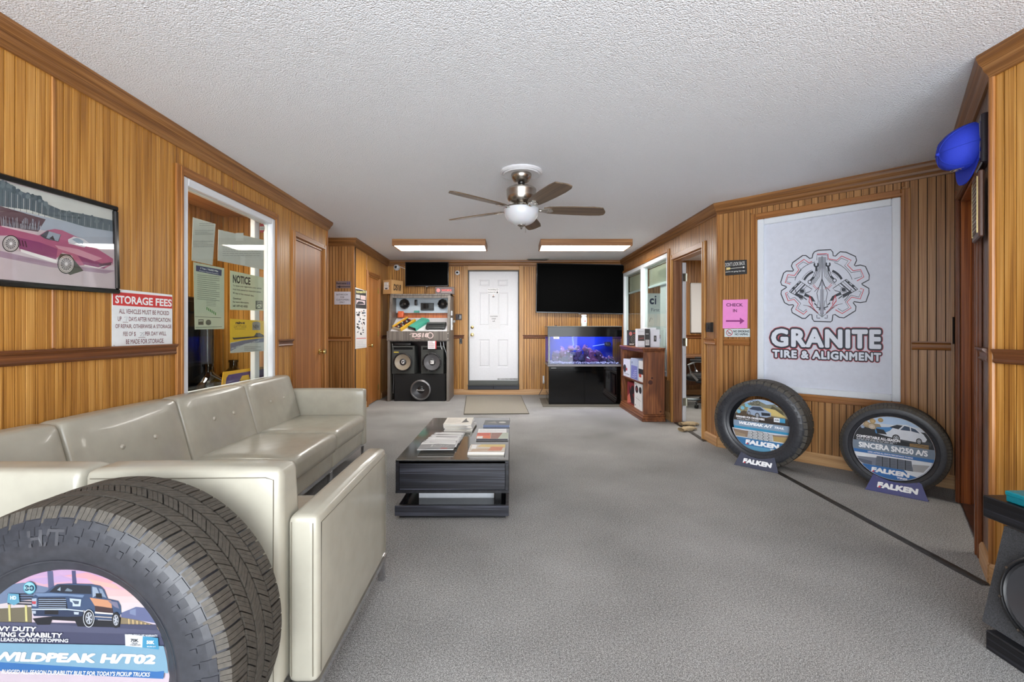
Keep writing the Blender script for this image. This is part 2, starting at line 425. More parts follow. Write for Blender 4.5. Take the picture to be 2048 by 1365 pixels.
# left wall: booth window and closet door
wx0, wx1 = WL.s(362), WL.s(548); wz1 = (WL.z(362, 353)+WL.z(548, 438))/2; wz0 = .70
cx0, cx1 = WL.s(588), WL.s(646); cz1 = (WL.z(590, 474)+WL.z(645, 500))/2
panelling('wall_left', WL, [(wx0, wx1, wz0, wz1), (cx0, cx1, 0, cz1)], .042, OAK, x_from=2.3)
panelling('wall_corridor', WC, sp=.042, m=OAKR, single=False)
panelling('wall_alcove', WA, [(WA.s(734.5), WA.s(757.5), 0, 2.03)], .05, OAK, single=False, ext=(-.012, .1))
dx0, dx1 = WB.s(937.4), WB.s(1036.6); dz0, dz1 = WB.z(990, 761.8), WB.z(990, 542.7)
panelling('wall_back', WB, [(dx0-.015, dx1+.015, .09, dz1+.02)], .042, OAK, single=False, ext=(.1, .1))
ox0, ox1 = WR.s(1247.5), WR.s(1337.5); oz0, oz1 = WR.z(1335, 754), (WR.z(1335, 504.6)+WR.z(1251, 547))/2
rx0, rx1 = WR.s(1346.5), WR.s(1406.5); rz1 = WR.z(1346.5, 521)
panelling('wall_right', WR, [(ox0, ox1, oz0, oz1), (rx0, rx1, 0, rz1)], .048, OAKR, single=False, thick=.11, ext=(.1, 0))
gx0, gx1 = WD.s(1515), WD.s(1802); gz1 = (WD.z(1515, 440)+WD.z(1802, 394.5))/2; gz0 = (WD.z(1515, 775)+WD.z(1799, 811))/2
panelling('wall_diagonal', WD, [(gx0, gx1, gz0, gz1)], .05, OAKR, ext=(0, .1))
hx0, hx1 = WG.s(1921), WG.L-.37; hz1 = 2.05
panelling('wall_doorway', WG, [(hx0, hx1, 0, hz1)], .05, plain('brown_painted_panel', (112, 84, 70), .3), single=False, thick=.115, ext=(.1, 0))
panelling('wall_near', WN, sp=.048, m=OAK)

# outer shell round the side rooms
struct('wall_corridor_end', MB().box(-3.7, -3.6, 5.1, 6.3, 0, H), GROOVE)
struct('wall_corridor_side', MB().box(-3.6, -2.17, 5.16, 5.25, 0, H), OAKR)
struct('wall_office_side', MB().box(4.6, 4.7, 3.4, 8.3, 0, H), OAKR)
struct('wall_office_front', MB().box(3.42, 4.6, 3.36, 3.45, 0, H), OAKR)
WO = Wall((2.12, 8.18), (4.6, 8.18))
panelling('wall_office_back', WO, sp=.05, m=OAKR, single=False, ext=(0, .1))
struct('wall_hallway_side', MB().box(4.6, 4.7, -1.2, 3.4, 0, H), OAKR)
struct('wall_hallway_front', MB().box(2.3, 4.7, -1.3, -1.2, 0, H), OAKR)
for nm, b in (('wall_outer_left', (-3.9, -3.8, -1.4, 8.5)), ('wall_outer_back', (-3.9, 4.9, 8.4, 8.5)), ('wall_outer_right', (4.8, 4.9, -1.4, 8.5)), ('wall_outer_front', (-3.9, -2.14, -1.4, -1.3))):
    struct(nm, MB().box(*b, 0, H), GROOVE)
# booth behind the left wall
bY = 4.33
wbb = struct('wall_booth_back', MB().box(-2.86, -2.78, 2.2, 4.4, 0, H), plain('cream_booth_panel', (222, 206, 168), .35))
mbb = MB()
for k in range(46): mbb.box(-2.78, -2.772, 2.25+k*.045, 2.25+k*.045+.04, 0, 2.26, .002)
o = obj('booth_board', mbb, OAK, wbb); o['kind'] = 'stuff'
WBO = Wall((-2.78, bY), (-2.12, bY)); panelling('wall_booth_end', WBO, sp=.05, m=OAK, single=False, s1=.54)
struct('wall_booth_front', MB().box(-2.8, -2.21, 2.12, 2.2, 0, H), OAKR)
struct('ceiling_booth', MB().box(-2.78, -2.2, 2.2, bY, 2.26, 2.3), wood('booth_ceiling_oak', (150, 92, 36), (206, 146, 72), (226, 172, 100), axis='y'))

# crowns, rails, baseboards
CROWNX = wood('oak_crown', (92, 56, 26), (138, 92, 48), (176, 128, 78), axis='x')
sweep([WL.p0, WL.p1, (-3.6, 5.25)], CROWN, CROWNX, None)
sweep([WC.p0, WA.p0, WA.p1, WB.p1, WR.p1, WD.p1, WG.p1, WN.p1], CROWN, CROWNX, None)
rail(WL, .2, wx0-.062); rail(WL, wx1+.045, cx0-.05)
rail(WC, .8, WC.L-.03, OAKX); rail(WA, WA.s(761)+.02, WA.L)
rail(WB, WB.s(905), dx0-.08); rail(WB, dx1+.08, WB.L)
rail(WR, rx1+.07, WR.L-.03, OAKX); rail(WD, .06, gx0-.064, OAKX); rail(WD, gx1+.064, WD.L-.02, OAKX)
rail(WG, hx1+.1, WG.L-.03, RAILX); rail(WN, .02, 1.6)
baseb(WL, .2, cx0-.06, 'baseboard_left'); baseb(WA, WA.s(761)+.03, WA.L, 'baseboard_alcove'); baseb(WA, 0, WA.s(733)-.03, 'baseboard_alcove_near')
baseb(WC, .1, WC.L, 'baseboard_corridor')
baseb(WB, 0, WB.L, 'baseboard_back'); baseb(WR, 0, rx0-.07, 'baseboard_right'); baseb(WR, rx1+.065, WR.L, 'baseboard_right_end')
baseb(WD, 0, WD.L, 'baseboard_diagonal'); baseb(WG, hx1+.1, WG.L, 'baseboard_doorway'); baseb(WN, 0, 3.2, 'baseboard_near')
baseb(WO, 0, WO.L, 'baseboard_office'); rail(WO, 0, WO.L, RAILX)
# battens over panel joints and corner beads
for W, us in ((WL, (106, 466, 582)), (WD, (1503, 1806)), (WC, (706.5,)), (WA, (733,)), (WB, (1093,)), (WR, (1344,))):
    for u in us:
        a = W.s(u)
        if W is WR: continue
        z0_, z1_ = (1.085, 2.33)
        if W is WL and u > 400: z0_ = wz1+.07 if u == 466 else 1.085
        if W is WD: z0_, z1_ = gz1+.075, 2.33
        struct(trim_name(), MB().box(a-.009, a+.009, -.006, .002, z0_, z1_, .004), OAKZ, M=W.M())
for p in (WC.p1, WD.p0, WG.p1):
    struct(trim_name(), MB().cyl(.014, .1, 2.33, 'z', 10), OAKZ, M=Matrix.Translation((p.x, p.y, 0)))
struct(trim_name(), MB().cyl(.016, 0, 2.33, 'z', 10), OAKZ, M=Matrix.Translation((WL.p1.x, WL.p1.y, 0)))

# black seam strip in the carpet and thresholds
def strip(name, a, b, w0, w1, label):
    a, b = Vector(a), Vector(b); d = (b-a).normalized(); n = Vector((-d.y, d.x, 0)); mb = MB(); k = 14; V = []
    for i in range(k+1):
        p = a.lerp(b, i/k); wd = (w0+(w1-w0)*i/k)*random.uniform(.9, 1.1)/2
        V += [p+n*wd+Vector((0, 0, .0005)), p+n*wd*.6+Vector((0, 0, .006)), p-n*wd*.6+Vector((0, 0, .006)), p-n*wd+Vector((0, 0, .0005))]
    mb.add(V, [(i*4+j, i*4+j+1, i*4+j+5, i*4+j+4) for i in range(k) for j in range(3)])
    return struct(name, mb, plain('worn_black_strip', (44, 42, 40), .45, var=.4, noise=30), label=label)
strip(trim_name(), ray_floor(1528, 930), ray_floor(1975, 1172), .05, .055, None)
strip(trim_name(), ray_floor(1352, 846), ray_floor(1412, 884), .06, .06, None)
pa = WG.p0+WG.d*hx0; pb = WG.p0+WG.d*hx1
mb = MB().box(hx0, hx1, .0, .11, 0, .012, .004); struct(trim_name(), mb, plain('dark_threshold', (58, 36, 26), .3, var=.4, noise=14), M=WG.M())

# hallway opening: jamb boards and casing
mb = casing(MB(), hx0, hx1, 0, hz1, .075, m1=plain('brown_varnish_upright', (118, 66, 36), .28, var=.2, noise=6), m2=plain('brown_varnish_level', (100, 60, 40), .3))
struct(trim_name(), mb, M=WG.M())
jm = struct(trim_name(), MB().box(hx0-.002, hx0+.0, 0, .115, 0, hz1), GROOVE, M=WG.M())
for a, b, t in ((.0, .05, .012), (.05, .095, .0), (.095, .115, .014)):
    obj('jamb_board', MB().box(hx0, hx0+.018+t, a, b, 0, hz1, .003), REDW, jm)
struct(trim_name(), MB().box(hx1-.02, hx1, 0, .115, 0, hz1, .002), REDW, M=WG.M())
struct(trim_name(), MB().box(hx0, hx1, 0, .115, hz1-.02, hz1, .002), REDW, M=WG.M())

# ---- booth window (window_1)
mb = casing(MB(), wx0, wx1, wz0, wz1, .058, bottom=True); struct(trim_name(), mb, M=WL.M())
win = struct('window_1', MB().box(wx0, wx1, .06, .075, wz0, wz0+.02), WHITE, M=WL.M())
def vinyl(x0, x1, z0, z1, wd=.05, y0=-.012, y1=.05):
    mb = MB()
    for i in (0, 1):                                               # outer frame, then a slimmer inner step; uprights run through, level pieces sit between
        w2, ya, yb, o2, bv = ((wd, y0, y1, 0, .006), (wd*.5, y1-.02, y1+.012, wd*.5, .003))[i]; w2 = wd if i == 0 else wd*.62
        X0_, X1_, Z0_, Z1_ = x0+o2, x1-o2, z0+o2, z1-o2
        mb.box(X0_, X0_+w2, ya, yb, Z0_, Z1_, bv); mb.box(X1_-w2, X1_, ya, yb, Z0_, Z1_, bv)
        mb.box(X0_+w2+.0005, X1_-w2-.0005, ya, yb, Z1_-w2, Z1_, bv); mb.box(X0_+w2+.0005, X1_-w2-.0005, ya, yb, Z0_, Z0_+w2, bv)
    return mb
obj('window_frame', vinyl(wx0, wx1, wz0, wz1, .052), WHITE, win)
obj('pane', MB().box(wx0+.05, wx1-.05, .022, .026, wz0+.05, wz1-.05), glass('booth_glass', (.93, .95, .93), .42), win, smooth=False)
obj('inner_stop', MB().box(wx1-.13, wx1-.052, .1, .14, wz0, wz1, .004), WHITE, win)

# ---- closet door (door_1), calendar-wall door (door_2): flat birch slabs
def knob(mb, x, z, y=-.0):
    mb.lathe([(1e-4, y), (.031, y), (.031, y-.006), (.014, y-.012), (.012, y-.032), (.026, y-.045), (.03, y-.058), (.024, y-.07), (1e-4, y-.073)], 'y', 24, (x, 0, z)); return mb
def flat_door(name, W, x0, x1, z1, hinge_left, knob_m=BRASS):
    struct(trim_name(), casing(MB(), x0, x1, 0, z1, .058), M=W.M())
    jb = MB(); jb.box(x0-.0, x0+.018, 0, .09, 0, z1); jb.box(x1-.018, x1, 0, .09, 0, z1); jb.box(x0, x1, 0, .09, z1-.018, z1)
    struct(trim_name(), jb, OAKZ, M=W.M())
    d = struct(name, MB().box(x0+.02, x1-.02, .008, .045, .012, z1-.022, .003), DOORW, M=W.M())
    xh = x0+.02 if hinge_left else x1-.02; xk = x1-.085 if hinge_left else x0+.085
    for z in (z1-.2, z1*.55, .22):
        obj('hinge', MB().cyl(.007, z-.045, z+.045, 'z', 10, (xh, -.002, 0)).box(xh-.016, xh+.016, .003, .009, z-.045, z+.045), plain('dull_brass', (150, 124, 70), .35, metal=1), d)
    obj('knob', knob(MB(), xk, .93, .008), knob_m, d)
    return d
flat_door('door_1', WL, cx0, cx1, cz1, True)
flat_door('door_2', WA, WA.s(734.5), WA.s(757.5), 2.03, False)

# ---- back door (door_3): six-panel white slab up one step
struct(trim_name(), casing(MB(), dx0-.015, dx1+.015, .09, dz1+.02, .075, m1=wood('door_trim_oak', (140, 96, 46), (188, 140, 80), (214, 170, 112)), m2=PALEX), M=WB.M())
jb = MB(); jb.box(dx0-.015, dx0, 0, .13, .09, dz1+.02); jb.box(dx1, dx1+.015, 0, .13, .09, dz1+.02); jb.box(dx0, dx1, 0, .13, dz1+.003, dz1+.02)
struct(trim_name(), jb, plain('dark_weatherstrip', (92, 86, 78), .6), M=WB.M())
def six_panel(W, x0, x1, z0, z1, y, name, th=.04):
    wd, ht = x1-x0, z1-z0
    body = MB().box(x0, x1, y+.008, y+th, z0, z1)
    rows = [(.865, .925), (.5, .81), (.12, .375)]; cols = [(.2, .42), (.58, .8)]
    hs = [(x0+a*wd, x0+b*wd, z0+c*ht, z0+d*ht) for c, d in rows for a, b in cols]
    for a, b, c, d in cells(x0, x1, z0, z1, hs): body.box(a, b, y, y+.012, c, d)
    dr = struct(name, body, DOORPAINT, M=W.M(), smooth=False)
    for a, b, c, d in hs:
        p = MB(); e = .018
        p.add([(a, y+.001, c), (b, y+.001, c), (b, y+.001, d), (a, y+.001, d), (a+e, y+.008, c+e), (b-e, y+.008, c+e), (b-e, y+.008, d-e), (a+e, y+.008, d-e),
               (a+e*1.8, y+.002, c+e*1.8), (b-e*1.8, y+.002, c+e*1.8), (b-e*1.8, y+.002, d-e*1.8), (a+e*1.8, y+.002, d-e*1.8)],
              [(0, 1, 5, 4), (1, 2, 6, 5), (2, 3, 7, 6), (3, 0, 4, 7), (4, 5, 9, 8), (5, 6, 10, 9), (6, 7, 11, 10), (7, 4, 8, 11), (8, 9, 10, 11)])
        obj('door_panel', p, DOORPAINT, dr, smooth=False)
    return dr
d3 = six_panel(WB, dx0+.004, dx1-.004, dz0, dz1, .05, 'door_3')
kx = WB.s(944)
obj('deadbolt', MB().lathe([(1e-4, .05), (.03, .05), (.028, .035), (.018, .03), (1e-4, .028)], 'y', 20, (kx, 0, WB.z(944, 655))), BRASS, d3)
obj('knob', knob(MB(), kx, WB.z(944, 670), .05), BRASS, d3)
obj('strike_plate', MB().box(dx0-.012, dx0+.002, .046, .05, 1.05, 1.14), BRASS, d3)
for z in (2.0, 1.2, .5): obj('hinge', MB().cyl(.008, z-.05, z+.05, 'z', 8, (dx1+.002, .045, 0)), plain('grey_hinge', (120, 120, 118), .4, metal=1), d3)
obj('scuff', MB().box(dx1-.38, dx1-.01, .0485, .0499, dz0+.01, dz0+.035), plain('worn_grey_paint', (150, 150, 150), .7, var=.5, noise=18), d3)
sl = struct(trim_name(), MB().box(dx0-.02, dx1+.02, -.05, .14, .17, .185, .004).box(dx0, dx1, .02, .1, .185, dz0, .002), plain('grey_metal_sill', (86, 88, 84), .4, metal=.4), M=WB.M(), label=None)
for k in range(2):
    xa = dx0-.015+k*(dx1-dx0+.03)/2
    obj('riser_tile', MB().box(xa+.002, xa+(dx1-dx0+.03)/2-.002, -.03, .0, .095, .168, .003), plain('blue_black_riser', (38, 42, 52), .35), sl)

# ---- office windows (window_2, window_3) and open office doorway
mx0, mx1 = WR.s(1281), WR.s(1288)
struct(trim_name(), casing(MB(), ox0, ox1, oz0, oz1, .045, bottom=True), M=WR.M())
for k, (a, b) in enumerate(((ox0, (mx0+mx1)/2), ((mx0+mx1)/2, ox1))):
    wn = struct('window_%d' % (k+2), MB().box(a, b, .062, .075, oz0, oz0+.02), WHITE, M=WR.M())
    obj('window_frame', vinyl(a, b, oz0, oz1, .06, -.012, .055), WHITE, wn)
    obj('pane', MB().box(a+.05, b-.05, .024, .028, oz0+.05, oz1-.05), glass('office_glass', (.92, .97, .95), .8), wn, smooth=False)
    sl = MB(); zt = oz1-.07; zb = 1.83
    for j in range(15): sl.box(a+.07, b-.07, .075, .1, zb+j*(zt-zb)/15, zb+j*(zt-zb)/15+.0025, M=None)
    t = thing('window_blind', 'half-raised pale slatted blind in the office window %s' % ('beside the wall screen' if k == 0 else 'next to the open office doorway'), 'blind', WR.M(), 'blinds in the office windows')
    sm = MB()
    for j in range(16):
        z = zb+.02+j*(zt-zb-.04)/16; sm.add([(a+.07, .078, z+.014), (b-.07, .078, z+.014), (b-.07, .098, z), (a+.07, .098, z)], [(0, 1, 2, 3)])
    so = obj('slats', sm, plain('cream_blind', (236, 236, 222), .5), t, smooth=False); so['kind'] = 'stuff'
    obj('head_rail', MB().box(a+.06, b-.06, .07, .11, zt, zt+.035, .003), WHITE, t); obj('bottom_rail', MB().box(a+.065, b-.065, .072, .104, zb-.02, zb+.012, .004), WHITE, t)
    for q in (.2, .8): obj('cord', MB().tube([(a+(b-a)*q, .074, zt), (a+(b-a)*q, .074, zb)], .0016, 5), WHITE, t)
struct(trim_name(), casing(MB(), rx0, rx1, 0, rz1, .068, m1=wood('doorway_oak', (124, 80, 38), (176, 126, 68), (206, 160, 100))), M=WR.M())
jb = struct(trim_name(), MB().box(rx0-.004, rx0, 0, .11, 0, rz1).box(rx1, rx1+.004, 0, .11, 0, rz1), GROOVE, M=WR.M())
jw = wood('aged_jamb_wood', (86, 52, 34), (136, 92, 64), (176, 134, 104))
for a, b, t in ((0, .055, .016), (.055, .11, .004)): obj('jamb_board', MB().box(rx0, rx0+t, a, b, 0, rz1, .002), jw, jb)
obj('jamb_board', MB().box(rx1-.012, rx1, 0, .11, 0, rz1, .002), jw, jb); obj('head_board', MB().box(rx0, rx1, 0, .11, rz1-.014, rz1, .002), OAKX, jb)
# the office door is swung right back along the inside of the wall
e0 = WR.M() @ Vector((rx0+.005, .118, 0)); ang = math.radians(91.5)
WDR = Wall((e0.x, e0.y), (e0.x-.02, e0.y+.8))
d4 = six_panel(WDR, .0, .8, .012, rz1-.03, -.045, 'door_4', .045)
edge = plain('white_door_edge', (214, 222, 236), .4)
for z in (1.84, 1.02, .26):
    h = MB().box(-.002, .0, -.043, .0, z-.05, z+.05).box(-.012, .03, -.045, -.042, z-.05, z+.05).cyl(.008, z-.05, z+.05, 'z', 10, (-.006, -.05, 0))
    obj('hinge', h, plain('nickel_hinge', (196, 196, 182), .3, metal=1), d4)
# boarded window in the diagonal wall (window_4)
struct(trim_name(), casing(MB(), gx0, gx1, gz0, gz1, .058, bottom=True), M=WD.M())
w4 = struct('window_4', MB().box(gx0, gx1, .07, .09, gz0, gz1), plain('black_gap', (16, 16, 18), .5), M=WD.M())  # plain black backing behind the board
obj('window_frame', vinyl(gx0, gx1, gz0, gz1, .055, -.012, .06), WHITE, w4)

# ceiling register
vt = thing('ceiling_vent', 'narrow grey air register in the ceiling above the wide wall screen', 'vent', Vector((.46, 8.0, H)))
obj('frame', MB().box(-.19, .19, -.06, .06, -.012, 0, .003), plain('vent_grey', (150, 148, 142), .5), vt)
for k in range(5): obj('vent_slat', MB().box(-.17, .17, -.045+k*.02, -.035+k*.02, -.02, -.011), plain('vent_dark', (70, 68, 64), .6), vt)

# room lamps: two boxed fluorescent fixtures
def fixture(x0, x1, label, y=6.25):
    t = thing('ceiling_light', label, 'ceiling light', Vector(((x0+x1)/2, y, H)), 'boxed fluorescent fixtures on the ceiling')
    w_ = (x1-x0)/2; fm = wood('fixture_oak', (110, 68, 34), (158, 108, 62), (186, 140, 92), axis='x')
    obj('wood_frame', MB().box(-w_, w_, 0, .02, -.092, 0, .003).box(-w_, w_, .45, .47, -.092, 0, .003).box(-w_, -w_+.02, .02, .45, -.092, 0, .003).box(w_-.02, w_, .02, .45, -.092, 0, .003), fm, t)
    for k in range(4):
        a = -w_+.02+k*(2*w_-.04)/4; obj('diffuser', MB().box(a+.002, a+(2*w_-.04)/4-.002, .02, .45, -.086, -.08), glow('lit_diffuser', (255, 252, 247), LAMP), t)
LAMP = 19.0
fixture(-1.666, -.368, 'boxed fluorescent ceiling light above the speaker kiosk, its near end plain oak')
fixture(.396, 1.677, 'boxed fluorescent ceiling light above the fish tank and wide screen')
area('office_fill', (3.3, 6.4, 2.4), (0, 0, 0), 1.2, .6, 40, (1, .97, .9))  # unseen fill light, added to brighten the office
area('booth_lamp_assumed', (-2.5, 2.9, 2.24), (0, 0, 0), .3, .9, 24, (1, .95, .85))  # assumed lamp behind the bright booth wall, unseen, no fitting modelled
area('corridor_fill', (-3.1, 5.7, 2.4), (0, 0, 0), .4, .4, 4, (1, .93, .82))  # added fill for the corridor, no fitting modelled
area('hallway_fill', (3.8, 2.0, 2.4), (0, 0, 0), .6, .6, 16, (1, .93, .82))  # added fill so the hallway is not black, source unseen
# ------------------------------------------------------------------ sectional sofa (built in the left wall's frame: x along the wall, -y into the room)
def sofa():
    t = thing('sectional_sofa', 'grey-green leather sectional sofa with buttoned backs along the oak wall', 'sofa', WL.M(2.48))
    lean = lambda p: Vector((p.x, p.y-max(0, .78-p.z)*.27 if p.y < -.07 else p.y, p.z))
    seam_m = plain('leather_seam', (112, 106, 92), .5); stud = plain('leather_button', (176, 170, 156), .22)
    def back(a, b, nm='back_cushion'):
        o = obj(nm, MB().rbox(a, b, -.14, -.02, .30, .77, .03, (0, .012, .004), 12, fn=lean), LEATHER, t, ang=80)
        if nm == 'back_cushion':
            for k in (.36, .66):
                x = a+(b-a)*k; z = .60; y = -.14-(.78-z)*.27-.011
                obj('button', MB().lathe([(1e-4, -.008), (.009, -.007), (.013, -.002), (.014, .004)], 'y', 14, (x, y, z)), stud, o)
        return o
    xs = [.115, .665, 1.365, 2.065, 2.775]
    for a, b in zip(xs, xs[1:]): back(a+.002, b-.002)
    obj('seat_cushion', MB().rbox(.20, .663, -.83, -.2, .255, .41, .045, (0, .0, .012), 12), LEATHER, t, ang=80)
    for i, (a, b) in enumerate(zip(xs[1:], xs[2:])):
        obj('seat_cushion', MB().rbox(a+.003, b-.003, -.815-.012*(i % 2), -.2, .262, .41, .04, (0, .006, .014), 12), LEATHER, t, ang=80)
        obj('base_panel', MB().rbox(a+.004, b-.004, -.785, -.06, .14, .262, .012, n=7), LEATHER, t, ang=80)
    # far arm
    obj('arm', MB().rbox(2.778, 2.868, -.80, -.02, .125, .635, .022, (.004, 0, .008), 10), LEATHER, t, ang=80)
    # the short return: its back faces the camera
    turn = lambda p: Vector((p.x+max(0, .77-p.z)*.12*(p.x > .07), p.y, p.z))
    obj('back_panel', MB().rbox(.0, .115, -.842, -.02, .115, .765, .024, (.003, 0, .004), 12, fn=turn), LEATHER, t, ang=80)
    rb = obj('back_panel', MB().rbox(.0, .115, -1.412, -.848, .115, .765, .024, (.003, 0, .006), 12, fn=turn), LEATHER, t, ang=80)
    obj('seam', MB().tube([(-.0012, -1.392, .13), (-.0014, -1.392, .735), (-.0014, -1.37, .742), (-.0014, -.87, .742)], .0013, 6), seam_m, rb)
    obj('seat_cushion', MB().rbox(.19, .80, -1.41, -.85, .255, .41, .04, (0, 0, .012), 12), LEATHER, t, ang=80)
    obj('base_panel', MB().rbox(.12, .785, -1.41, -.80, .14, .262, .012, n=7), LEATHER, t, ang=80)
    obj('base_panel', MB().rbox(.12, .66, -.79, -.06, .14, .262, .012, n=7), LEATHER, t, ang=80)
    ar = obj('arm', MB().rbox(.03, .815, -1.508, -1.416, .115, .617, .022, (0, .005, .006), 12), LEATHER, t, ang=80)
    sp = [(.0288, -1.493, .14), (.0288, -1.493, .595)]
    obj('seam', MB().tube(sp, .0013, 6).tube([(.0288, -1.43, .14), (.0288, -1.43, .6)], .001, 6), seam_m, ar)
    obj('seam', MB().tube([(.05, -1.5095, .14), (.05, -1.5105, .59), (.8, -1.5105, .59), (.795, -1.5095, .14)], .0011, 6), seam_m, ar)
    # polished steel rails and legs
    rl = MB().box(.69, 2.86, -.775, -.755, .112, .14).box(.69, 2.86, -.07, -.05, .112, .14)
    obj('steel_rail', rl, CHROME, t); obj('steel_rail', MB().box(.02, .82, -1.508, -1.47, .095, .116).box(.02, .05, -1.47, -.03, .095, .116), CHROME, t)
    for x in (.70, 1.355, 1.375, 2.055, 2.075, 2.85):
        for y in (-.765, -.07): obj('leg', MB().box(x-.014, x+.014, y-.012, y+.012, 0, .114, .002), CHROME, t)
    for x, y in ((.04, -1.49), (.80, -1.49), (.04, -.06), (.79, -.86)): obj('leg', MB().box(x-.016, x+.016, y-.014, y+.014, 0, .097, .002), CHROME, t)
sofa()

# ------------------------------------------------------------------ tyres on show
def tyre(name, label, M, R, rr, W, N, ribs, sub=3, lugs=True, depth=.008, zig=.0, band=.80, lugw=.62, plates=True):
    t = thing(name, label, 'tire', M, None); c = (0, 0, R)
    g = R-rr
    side = [(rr+.006, -W*.37), (rr, -W*.40), (rr+.006, -W*.425), (rr+.02, -W*.44), (rr+.022, -W*.45), (rr+g*.3, -W*.492), (rr+g*.5, -W*.5), (rr+g*.7, -W*.485), (R-.03, -W*.455), (R-.014, -W*.425), (R-depth-.001, -W*.39)]
    prof = side+[(R-depth, -W*.2), (R-depth, W*.2)]+[(r, -y) for r, y in reversed(side)]+[(R-.022, W*.40), (R-.020, 0), (R-.022, -W*.40), (rr+.006, -W*.37)]
    obj('sidewall', MB().lathe(prof, 'y', 112, c), RUBBER, t, ang=50)
    def ys(r):
        pts = side[3:]
        for (r0, y0), (r1, y1) in zip(pts, pts[1:]):
            if r0 <= r <= r1 or r1 <= r <= r0: return y0+(y1-y0)*(r-r0)/(r1-r0+1e-9)
        return pts[-1][1]
    mb = MB()
    def block(P, a0, a1, dp, sk, rot=0):
        V = []; n = len(P)
        for r, y in P:
            for a in (a0, a1):
                aa = a+sk(y)
                V.append((r*math.sin(aa), y, R+r*math.cos(aa)))
        for r, y, nr, ny in [(p[0], p[1], *q) for p, q in zip(P, nrm(P))]:
            for a in (a0, a1):
                aa = a+sk(y); r2, y2 = r-nr*dp, y-ny*dp
                V.append((r2*math.sin(aa), y2, R+r2*math.cos(aa)))
        Fc = []
        for i in range(n-1):
            Fc.append((2*i, 2*i+1, 2*i+3, 2*i+2)); b = 2*n
            Fc.append((2*i, 2*i+2, b+2*i+2, b+2*i)); Fc.append((2*i+1, b+2*i+1, b+2*i+3, 2*i+3))
        Fc.append((0, 2*n, 2*n+1, 1)); e = 2*n-2; Fc.append((e, e+1, 2*n+e+1, 2*n+e))
        mb.add(V, Fc, RUBBERD)
    def nrm(P):
        out = []
        for i in range(len(P)):
            a, b = P[max(0, i-1)], P[min(len(P)-1, i+1)]; d = Vector((b[0]-a[0], b[1]-a[1])).normalized(); q = Vector((d.y, -d.x))
            if q.x < 0: q = -q
            out.append((q.x, q.y))
        return out
    half = W*band/2; gap = .006; edges = [-half*lugw]+[-half*lugw+2*half*lugw*(i+1)/ribs for i in range(ribs)]; step = 2*math.pi/N
    for k in range(N):
        a = k*step
        for i in range(ribs):                                     # centre ribs
            y0, y1 = edges[i]+gap/2, edges[i+1]-gap/2; off = step*(.5*(i % 2)); sg = 1 if i % 2 else -1
            for q in range(sub):
                u0 = a+off+step*.93*q/sub; u1 = u0+step*.93/sub-.0012/R
                block([(R, y0), (R+.0005, (y0+y1)/2), (R, y1)], u0, u1, depth, lambda y: zig*sg*math.cos(3.1416*(y-y0)/(y1-y0)))
        for sgn in (-1, 1):                                       # shoulder lugs, running over on to the sidewall
            y0 = half*lugw+gap/2
            for q in range(sub):
                u0 = a+step*.90*q/sub; u1 = u0+step*.90/sub-.0013/R
                ext = .0 if not lugs else (.010 if (k % 2) else .0)
                P = [(R-.0005, sgn*y0), (R-.002, sgn*half*.86), (R-.006, sgn*half), (R-.014, sgn*W*.432), (R-.028-ext, sgn*(-ys(R-.028-ext)+.001))]
                block(P, u0, u1, depth*.8, lambda y: zig*.6*(abs(y)-y0)/half*sgn)
    obj('tread', mb, RUBBERD, t, ang=30)
    if plates:
        mb = MB()
        for k in range(N//2 if N > 60 else N):
            st = 2*math.pi/(N//2 if N > 60 else N); a = k*st
            for r0, r1, f0, f1 in ((R-.062, R-.044, .08, .62), (R-.044, R-.03, .08, .9), (R-.078, R-.064, .2, .5)):
                P = [(r, ys(r)-.0022) for r in (r1, (r0+r1)/2, r0)]; V = []
                for r, y in P:
                    for f in (f0, f1): V.append((r*math.sin(a+st*f), y, R+r*math.cos(a+st*f)))
                for r, y in P:
                    for f in (f0-.03, f1+.03): V.append((r*math.sin(a+st*f), y+.004, R+r*math.cos(a+st*f)))
                mb.add(V, [(0, 1, 3, 2), (2, 3, 5, 4), (0, 2, 8, 6), (2, 4, 10, 8), (1, 7, 9, 3), (3, 9, 11, 5), (0, 6, 7, 1), (4, 5, 11, 10)])
        obj('sidewall_lugs', mb, RUBBER, t, ang=30)
    bead = MB().lathe([(rr+g*.16, ys(rr+g*.16)-.0015), (rr+g*.17, ys(rr+g*.17)-.003), (rr+g*.19, ys(rr+g*.19)-.0015)], 'y', 96, c)
    obj('rim_bead', bead, RUBBER, t, ang=60)
    return t, ys

SILVER, NAVYD = (196, 204, 214), (26, 30, 44)
def wheel(P, x, z, r, sq=1.0, tyre_c=(22, 22, 26), rim=(190, 194, 202)):
    P.disc(x, z, r*sq, tyre_c, 22, r); P.disc(x, z, r*.68*sq, rim, 20, r*.68); P.disc(x, z, r*.58*sq, (70, 74, 82), 20, r*.58)
    for k in range(6):
        a = k*1.0472+.3; P.line([(x, z), (x+r*.6*sq*math.cos(a), z+r*.6*math.sin(a))], r*.13, rim)
    P.disc(x, z, r*.14*sq, rim, 10, r*.14)

